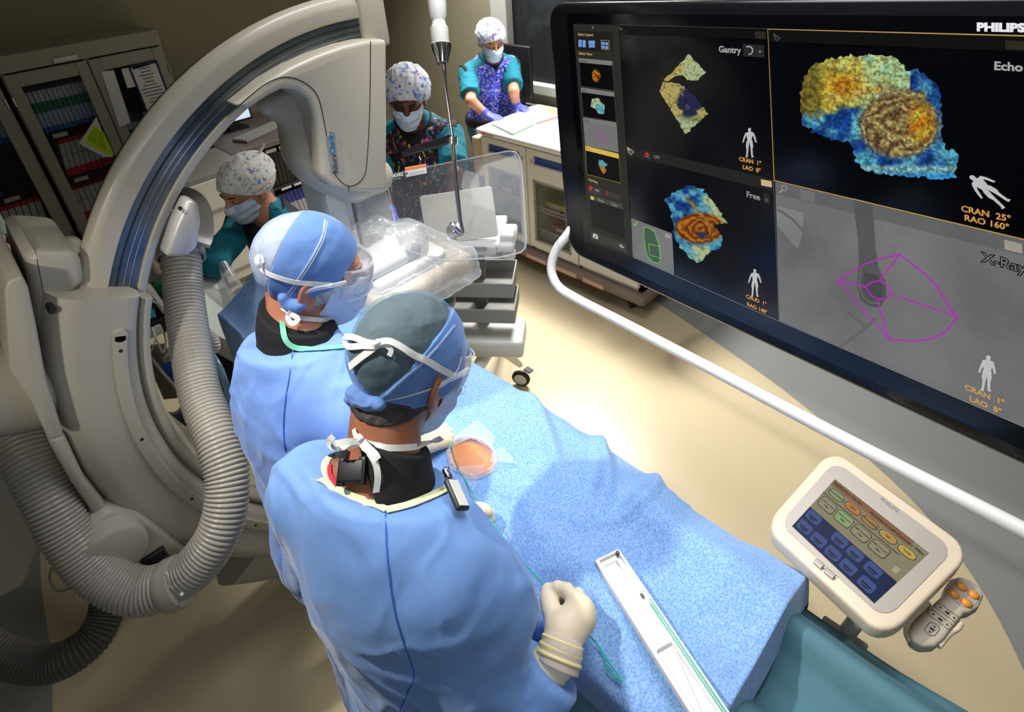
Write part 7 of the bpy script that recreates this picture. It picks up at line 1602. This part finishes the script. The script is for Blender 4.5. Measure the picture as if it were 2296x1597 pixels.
loose(P1, 'tie_bow', [(584, 602), (578, 592), (576, 580), (584, 574), (588, 590)], .009, [d_, d_-.005, d_-.005, d_, d_]); 
kb_ = hit(P1['full'], 655, 708, .01)[0]; d_ = np.dot(kb_-CC, CF); loose(P1, 'tie_bow', [(668, 712), (652, 702), (645, 712), (655, 726), (668, 716), (655, 706), (645, 700)], .010, [d_-.01, d_-.015, d_-.015, d_-.02, d_-.02, d_-.015, d_-.02]); loose(P1, 'tie_bow', [(650, 704), (640, 698), (630, 692)], .004, [d_-.01]*3)
kfield = uni([ell(hit(cp1, x, y, .003)[0], (r, r, r*.8)) for x, y, r in ((636, 664, .011), (642, 674, .012), (652, 682, .012), (664, 684, .011), (676, 680, .009))], .018); kc = hit(cp1, 652, 678)[0]; put('cap_tuck', sdf_mesh(kfield, kc-.06, kc+.06, .0018, lambda P, G: .0006*ridge(P*70)), M['capblue'], P1['root'])
mask(P1); goggles(P1, o=.014); eyes(P1, (150, 145, 140))

def shoes(p, m=None, trousers=None):
    for s in 'LR':
        J = p['J']; An, K = np.asarray(J[s+'a'], float), np.asarray(J[s+'k'], float); ft = nrm(np.asarray(J.get('foot', p['A'][1]*V(1, 1, 0)), float))
        if trousers: f = inter([uni([caps(K+V(0, 0, .12), K, .085, .078), caps(K, An, .078, .066)], .04), hs((0, 0, .10), (0, 0, -1))], .004); put('trouser_leg', sdf_mesh(f, np.minimum(K, An)-.14, np.maximum(K, An)+V(.14, .14, .26), .009, folds(None, .008, 1.6, 2)), trousers, p['root'])
        f = inter([uni([caps(An-V(0, 0, .03)-ft*.035, An-V(0, 0, .05)+ft*.135, .050, .044), caps(An, An+V(0, 0, .03), .045, .048)], .03), hs((0, 0, .003), (0, 0, -1))], .004); put('shoe_cover', sdf_mesh(f, An-.25, An+.25, .006, folds(None, .005, 3, 5)), m or M['shoe'], p['root'])
M['shoe'] = mat('shoe_cover_blue', (60, 110, 160), .8, bump=(60, .3, .003))
shoes(P1, None, M['teal']); shoes(P2, None, M['teal'])
# ---------------------------------------------------------------- nurses
def spots(name, base, cols, scale, thr, rough=.8, stretch=None):
    """cloth printed with scattered coloured marks"""
    m = mat(name, base, rough, bump=(40, .3, .003)); nt = m.node_tree; bs = nt.nodes['Principled BSDF']; tc = nt.nodes.new('ShaderNodeTexCoord'); prev = None
    rgb = nt.nodes.new('ShaderNodeRGB'); rgb.outputs[0].default_value = lin(base); prev = rgb.outputs[0]
    for i, c in enumerate(cols):
        mp = nt.nodes.new('ShaderNodeMapping'); mp.inputs['Location'].default_value = (i*3.7, i*1.9, i*5.1); mp.inputs['Rotation'].default_value = (i*.7, i*1.1, i*.5)
        if stretch: mp.inputs['Scale'].default_value = stretch
        nt.links.new(tc.outputs['Object'], mp.inputs[0]); n = nt.nodes.new('ShaderNodeTexNoise'); n.inputs['Scale'].default_value = scale*(1+.2*i); n.inputs['Detail'].default_value = 2; nt.links.new(mp.outputs[0], n.inputs[0])
        cr = nt.nodes.new('ShaderNodeValToRGB'); cr.color_ramp.elements[0].position = thr; cr.color_ramp.elements[1].position = thr+.03; nt.links.new(n.outputs['Fac'], cr.inputs[0])
        mx = nt.nodes.new('ShaderNodeMix'); mx.data_type = 'RGBA'; nt.links.new(cr.outputs[0], mx.inputs[0]); nt.links.new(prev, mx.inputs[6]); mx.inputs[7].default_value = lin(c); prev = mx.outputs[2]
    nt.links.new(prev, bs.inputs['Base Color']); return m
M['bouf'] = spots('bouffant_print', (214, 212, 206), [(90, 150, 205), (150, 120, 170), (120, 170, 150)], 34, .63)
M['bouf2'] = spots('bouffant_print_purple', (206, 208, 216), [(110, 160, 215), (120, 90, 160)], 36, .60)
M['apr_blue'] = spots('apron_blue_print', (52, 62, 190), [(120, 140, 240), (180, 190, 250), (70, 40, 170)], 60, .56)
M['apr_neon'] = spots('apron_neon_print', (22, 17, 30), [(220, 50, 160), (190, 210, 40), (40, 150, 210), (120, 40, 160), (230, 110, 60)], 42, .64, stretch=(1, 1, .45))
def dress(p, apron, sleeve_long, skirt=.55, ah=.006, cutv=(.05, .085), seed=0, sitting=False):
    """teal scrubs with a lead apron over them"""
    T, A, J, pel = p['T'], p['A'], p['J'], p['pel']
    tor = comb(p['tor']); t1 = off(tor, .008); ar = []
    for s in 'LR':
        S_, E_, W_ = (np.asarray(J[s+k], float) for k in 'sew')
        if sleeve_long: ar += [(caps(S_, E_, .062, .054), .04), (caps(E_, W_, .054, .040), .02)]
        else: q = S_+(E_-S_)*.72; ar += [(caps(S_, q, .060, .068), .03)]
    neckc = ell(T(0, .055, .010), (.060, .075, .085), A); lg = [(off(comb(p['legs']), .022), .05)] if p['legs'] else []
    g = comb([(t1, 0)]+ar+lg); g = inter([g, neg(neckc), hs((0, 0, .12), (0, 0, -1))], .004)
    if not sleeve_long:
        for s in 'LR':
            S_, E_ = np.asarray(J[s+'s'], float), np.asarray(J[s+'e'], float); q = S_+(E_-S_)*.78; d_ = nrm(E_-S_); g = (lambda g_, c_: (lambda P: smax(g_(P), -c_(P), .003)))(g, inter([caps(q, q+d_*.25, .085), hs(q, -d_)], .002))
    else:
        for s in 'LR':
            E_, W_ = np.asarray(J[s+'e'], float), np.asarray(J[s+'w'], float); d_ = nrm(W_-E_); q = W_-d_*.02; g = (lambda g_, c_: (lambda P: smax(g_(P), -c_(P), .003)))(g, inter([caps(q, q+d_*.25, .07), hs(q, -d_)], .002))
    put('scrubs', sdf_mesh(g, p['lo'], p['hi'], ah, folds(None, .009, 1.4, seed)), M['teal'], p['root'])
    if sitting:
        kn = (np.asarray(J['Lk'])+np.asarray(J['Rk']))/2; lap = [(caps(pel+V(0, 0, .02), kn+V(0, 0, .02), .17, .16), .06), (caps(kn+V(0, 0, .02), kn+V(0, 0, -.16)-A[1]*.02, .15, .13), .05)]
    else: lap = [(caps(pel, V(pel[0], pel[1], skirt), .155, .17), .08)]
    a0 = comb([(off(comb(p['tor'][:4]), .024), 0)]+lap)
    vcut = uni([caps(T(0, .14, -cutv[1]), T(0, .10, .12), .012, cutv[0]+.045), ell(T(0, .02, .06), (.085, .10, .10), A)], .02)
    armh = [caps(np.asarray(J[s+'s'])+p['A'][0]*(-.045 if s == 'L' else .045), np.asarray(J[s+'s'])+p['A'][0]*(-.08 if s == 'L' else .08)-A[2]*.16, .066, .058) for s in 'LR']
    cut = lambda P: np.minimum(np.minimum(vcut(P), armh[0](P)), armh[1](P))
    ap = inter([a0, neg(cut), hs((0, 0, skirt), (0, 0, -1)), neg(off(tor, -.01))], .004)
    put('lead_apron', sdf_mesh(ap, p['lo'], p['hi'], ah, folds(None, .006, 1.1, seed+3)), apron, p['root'])
    edge = inter([off(a0, .0075), neg(cut), lambda P: cut(P)-.011, hs((0, 0, skirt), (0, 0, -1))], .002)
    put('apron_piping', sdf_mesh(edge, p['lo'], p['hi'], .005), M['apron_edge'], p['root'])
    return a0
# seated nurse in navy apron
n3h = at(552, 425, 2.48)
J3 = dict(head=tuple(n3h), hax=axes(192, 18, 0), hs=1.0, neck=tuple(n3h+V(.055, -.01, -.135)), pel=tuple(n3h+V(.14, .10, -.62)), Ls=tuple(n3h+V(.10, -.165, -.215)), Rs=tuple(n3h+V(-.01, .165, -.215)),
          Le=tuple(at(628, 640, 2.42)), Re=tuple(at(478, 590, 2.42)), Lw=tuple(at(582, 706, 2.34)), Rw=tuple(at(405, 585, 2.40)), Lk=tuple(at(540, 800, 2.62)), Rk=tuple(at(478, 760, 2.68)), La=tuple(atz(560, 930, .12)), Ra=tuple(atz(520, 905, .12)), foot=(-.9, -.3, 0))
wv = nrm(np.asarray(J3['Lw'])-np.asarray(J3['Le'])); J3['Lh'] = (np.stack([nrm(np.cross(wv, V(0, 0, 1)))*-1, wv, V(0, 0, 1.)]), dict(curl=(35, 50, 40), s=.85)); wv = nrm(np.asarray(J3['Rw'])-np.asarray(J3['Re'])); J3['Rh'] = (np.stack([nrm(np.cross(wv, V(0, 0, 1))), wv, V(0, 0, 1.)]), dict(curl=(30, 30, 20), s=.85))
P3 = person('seated nurse in spotted bouffant cap, navy apron over teal long sleeves', J3, M['skin_light'], h=.006, glove=M['glove'])
dress(P3, M['navy'], True, .46, seed=2, sitting=True); bouffant(P3, M['bouf'], 1.05, 3); mask(P3); eyes(P3, lid=-.006)
shoes(P3)
b = MB(); b.tube([P3['H'](-.03, -.13, .10), P3['H'](-.045, -.165, .125)], [.008, .004], 8); b.build('cap_tail', M['tieswhite'], P3['root'], 60)
a_ = P3['T'](0, .115, -.15); b = MB(); b.tube([a_+P3['A'][2]*.06, a_, a_-P3['A'][2]*.02], .004, 8); b.lathe([(.0, 0), (.010, 0), (.010, .004), (0, .004)], a_-P3['A'][2]*.03, P3['A'][1], 14); b.build('lanyard_clip', M['chrome'], P3['root'], 60)
st = empty('stool', (J3['pel'][0], J3['pel'][1], 0), 'round black stool beneath the seated nurse', 'stool')
q_ = J3['pel']; sz = q_[2]-.16; b = MB(); b.lathe([(.0, 0), (.17, 0), (.18, .02), (.18, .05), (.15, .07), (0, .07)], (q_[0], q_[1], sz-.03), (0, 0, 1), 30); b.build('seat', M['black'], st, 50); b = MB(); b.cyl((q_[0], q_[1], .09), (q_[0], q_[1], sz-.03), .025); b.build('column', M['steel'], st, 50)
for k in range(5):
    t = k*1.2566; d_ = V(math.cos(t), math.sin(t), 0); b = MB(); b.tube([V(q_[0], q_[1], .11), V(q_[0], q_[1], .075)+d_*.24], [.02, .014], 8); l_ = b.build('leg', M['steel'], st, 60); b = MB(); b.lathe([(.0, -.012), (.028, -.012), (.028, .012), (0, .012)], V(q_[0], q_[1], .029)+d_*.24, (-d_[1], d_[0], 0), 14); b.build('wheel', M['rubber'], l_, 40)

# nurse in black neon-print apron behind the shield
n2h = at(913, 222, 2.62)
J4 = dict(head=tuple(n2h), hax=axes(228, 22, 4), hs=.97, neck=tuple(n2h+V(.055, .05, -.135)), pel=tuple(n2h+V(.10, .09, -.60)), Ls=tuple(n2h+V(.165, -.065, -.215)), Rs=tuple(n2h+V(-.075, .185, -.215)),
          Le=tuple(at(1018, 392, 2.62)), Re=tuple(n2h+V(-.14, .13, -.46)), Lw=tuple(at(1014, 470, 2.66)), Rw=tuple(at(872, 478, 2.40)))
for s in 'LR':
    k = -1 if s == 'L' else 1; hp = np.asarray(J4['pel']); J4[s+'k'] = (hp[0]-.0, hp[1]+k*.08, .5); J4[s+'a'] = (hp[0]+.02, hp[1]+k*.08, .09)
wv = nrm(V(-.6, -.7, -.15)); J4['Rh'] = (np.stack([nrm(V(.7, -.7, 0)), wv, V(0, 0, 1.)]), dict(curl=(30, 40, 30), s=.9)); J4['Lh'] = (np.stack([nrm(V(-.7, .7, 0)), wv, V(0, 0, 1.)]), dict(curl=(30, 40, 30), s=.9))
P4 = person('nurse in black neon-print apron and bouffant cap behind the clear shield', J4, M['skin_brown'], h=.006, glove=M['glove_blue'])
dress(P4, M['apr_neon'], False, .5, seed=5); bouffant(P4, M['bouf2'], 1.04, 9); mask(P4); eyes(P4, (25, 18, 15), lid=-.007)
b = MB(); a_ = P4['T'](.02, .125, -.16); b.box(a_, (.035, .004, .018), P4['A'].T, .002); b.build('apron_patch', M['collar_black'], P4['root']); b = MB(); c_ = at(1016, 412, 2.45); b.tube([at(940, 352, 2.45)+P4['A'][1]*0, at(944, 360, 2.45)], .003, 8); b.build('patch_ring', M['chrome'], P4['root'])

shoes(P4)
# nurse in blue print apron at the cart
n1h = at(1102, 92, 4.02)
J5 = dict(head=tuple(n1h), hax=axes(244, 24, 0), hs=.98, neck=tuple(n1h+V(.02, .045, -.13)), pel=tuple(n1h+V(.03, .09, -.60)), Ls=tuple(n1h+V(.17, .0, -.21)), Rs=tuple(n1h+V(-.15, .11, -.21)),
          Le=tuple(at(1152, 205, 4.05)), Re=tuple(at(1056, 226, 3.98)), Lw=tuple(atz(1158, 238, .995)), Rw=tuple(atz(1092, 258, .995)))
for s in 'LR':
    k = 1 if s == 'L' else -1; hp = np.asarray(J5['pel']); J5[s+'k'] = (hp[0]+k*.085, hp[1], .5); J5[s+'a'] = (hp[0]+k*.085, hp[1]+.02, .09)
for s in 'LR':
    wv = nrm(V(.12 if s == 'R' else .02, -.97, -.12)); J5[s+'h'] = (np.stack([nrm(np.cross(wv, V(0, 0, 1)))*(1 if s == 'L' else -1), wv, V(0, 0, 1.)]), dict(curl=(14, 18, 12), s=.95))
J5['foot'] = (0, -1, 0)
P5 = person('nurse in blue print apron reading the binder at the white cart', J5, M['skin_light'], h=.006, glove=M['glove_blue'])
dress(P5, M['apr_blue'], False, .5, seed=8); bouffant(P5, M['bouf2'], .98, 14); mask(P5); eyes(P5, lid=-.007)
b = MB(); q_ = P5['pel']+V(0, 0, .03); b.lathe([(.20, -.03), (.205, -.02), (.205, .03), (.20, .035)], q_, (0, 0, 1), 40); b.build('apron_belt', M['apron_edge'], P5['root'], 50)
a_ = P5['T'](-.075, .128, -.115); b = MB(); b.lathe([(.0, 0), (.020, 0), (.022, .004), (.018, .009), (0, .009)], a_, P5['A'][1], 20); dd = b.build('badge_reel', M['chrome'], P5['root'], 50); b = MB(); b.tube([a_, a_+P5['A'][2]*.05+P5['A'][0]*.02, a_+P5['A'][2]*.09+P5['A'][0]*.035], .006, 8); b.build('badge_cord', M['apron_edge'], P5['root'], 60)
b = MB(); a_ = P5['T'](-.09, .135, -.22); b.box(a_, (.008, .003, .014), P5['A'].T, .002); b.build('yellow_mark', mat('mark_yellow', (220, 200, 40), .6), P5['root'])

shoes(P5)
# person glimpsed through the control-room window
b = MB(); q0 = at(1222, -60, 5.2); q1 = at(1224, 44, 5.2); q2 = at(1222, 210, 5.25); pr_ = empty('person', (q0[0], q0[1], 0), 'standing person in pale shirt and black trousers beyond the control room window', 'person')
hd_ = q0+V(0, 0, .24); bd = uni([ell(hd_+V(0, 0, .17), (.08, .1, .12)), caps(hd_+V(0, 0, .05), hd_, .055), caps(q0+V(0, .15, .1), q0+V(0, -.15, .1), .06), ell((q0+q1)/2+V(0, 0, .0), (.12, .18, .3)), caps(q1+V(0, .08, 0), V(q1[0], q1[1]+.08, .1), .09, .05), caps(q1+V(0, -.08, 0), V(q1[0], q1[1]-.08, .1), .09, .05), caps(q0+V(0, .2, .08), q1+V(.0, .24, 0), .045, .035), caps(q0+V(0, -.2, .08), q1+V(.0, -.24, 0), .045, .035)], .05)
lo_, hi_ = np.array([q0[0]-.4, q0[1]-.5, 0]), np.array([q0[0]+.4, q0[1]+.5, hd_[2]+.35]); put('body', sdf_mesh(bd, lo_, hi_, .012), M['skin_light'], pr_)
put('shirt', sdf_mesh(inter([off(bd, .015), hs(q1+V(0, 0, -.02), (0, 0, -1)), hs(hd_, (0, 0, 1))], .01), lo_, hi_, .012, folds(None, .01, 1)), mat('shirt_pale', (170, 185, 215), .8), pr_)
put('trousers', sdf_mesh(inter([off(bd, .015), hs(q1+V(0, 0, -.03), (0, 0, 1)), hs((0, 0, .1), (0, 0, -1))], .01), lo_, hi_, .012, folds(None, .01, 1)), mat('trousers_black', (22, 22, 26), .8), pr_)
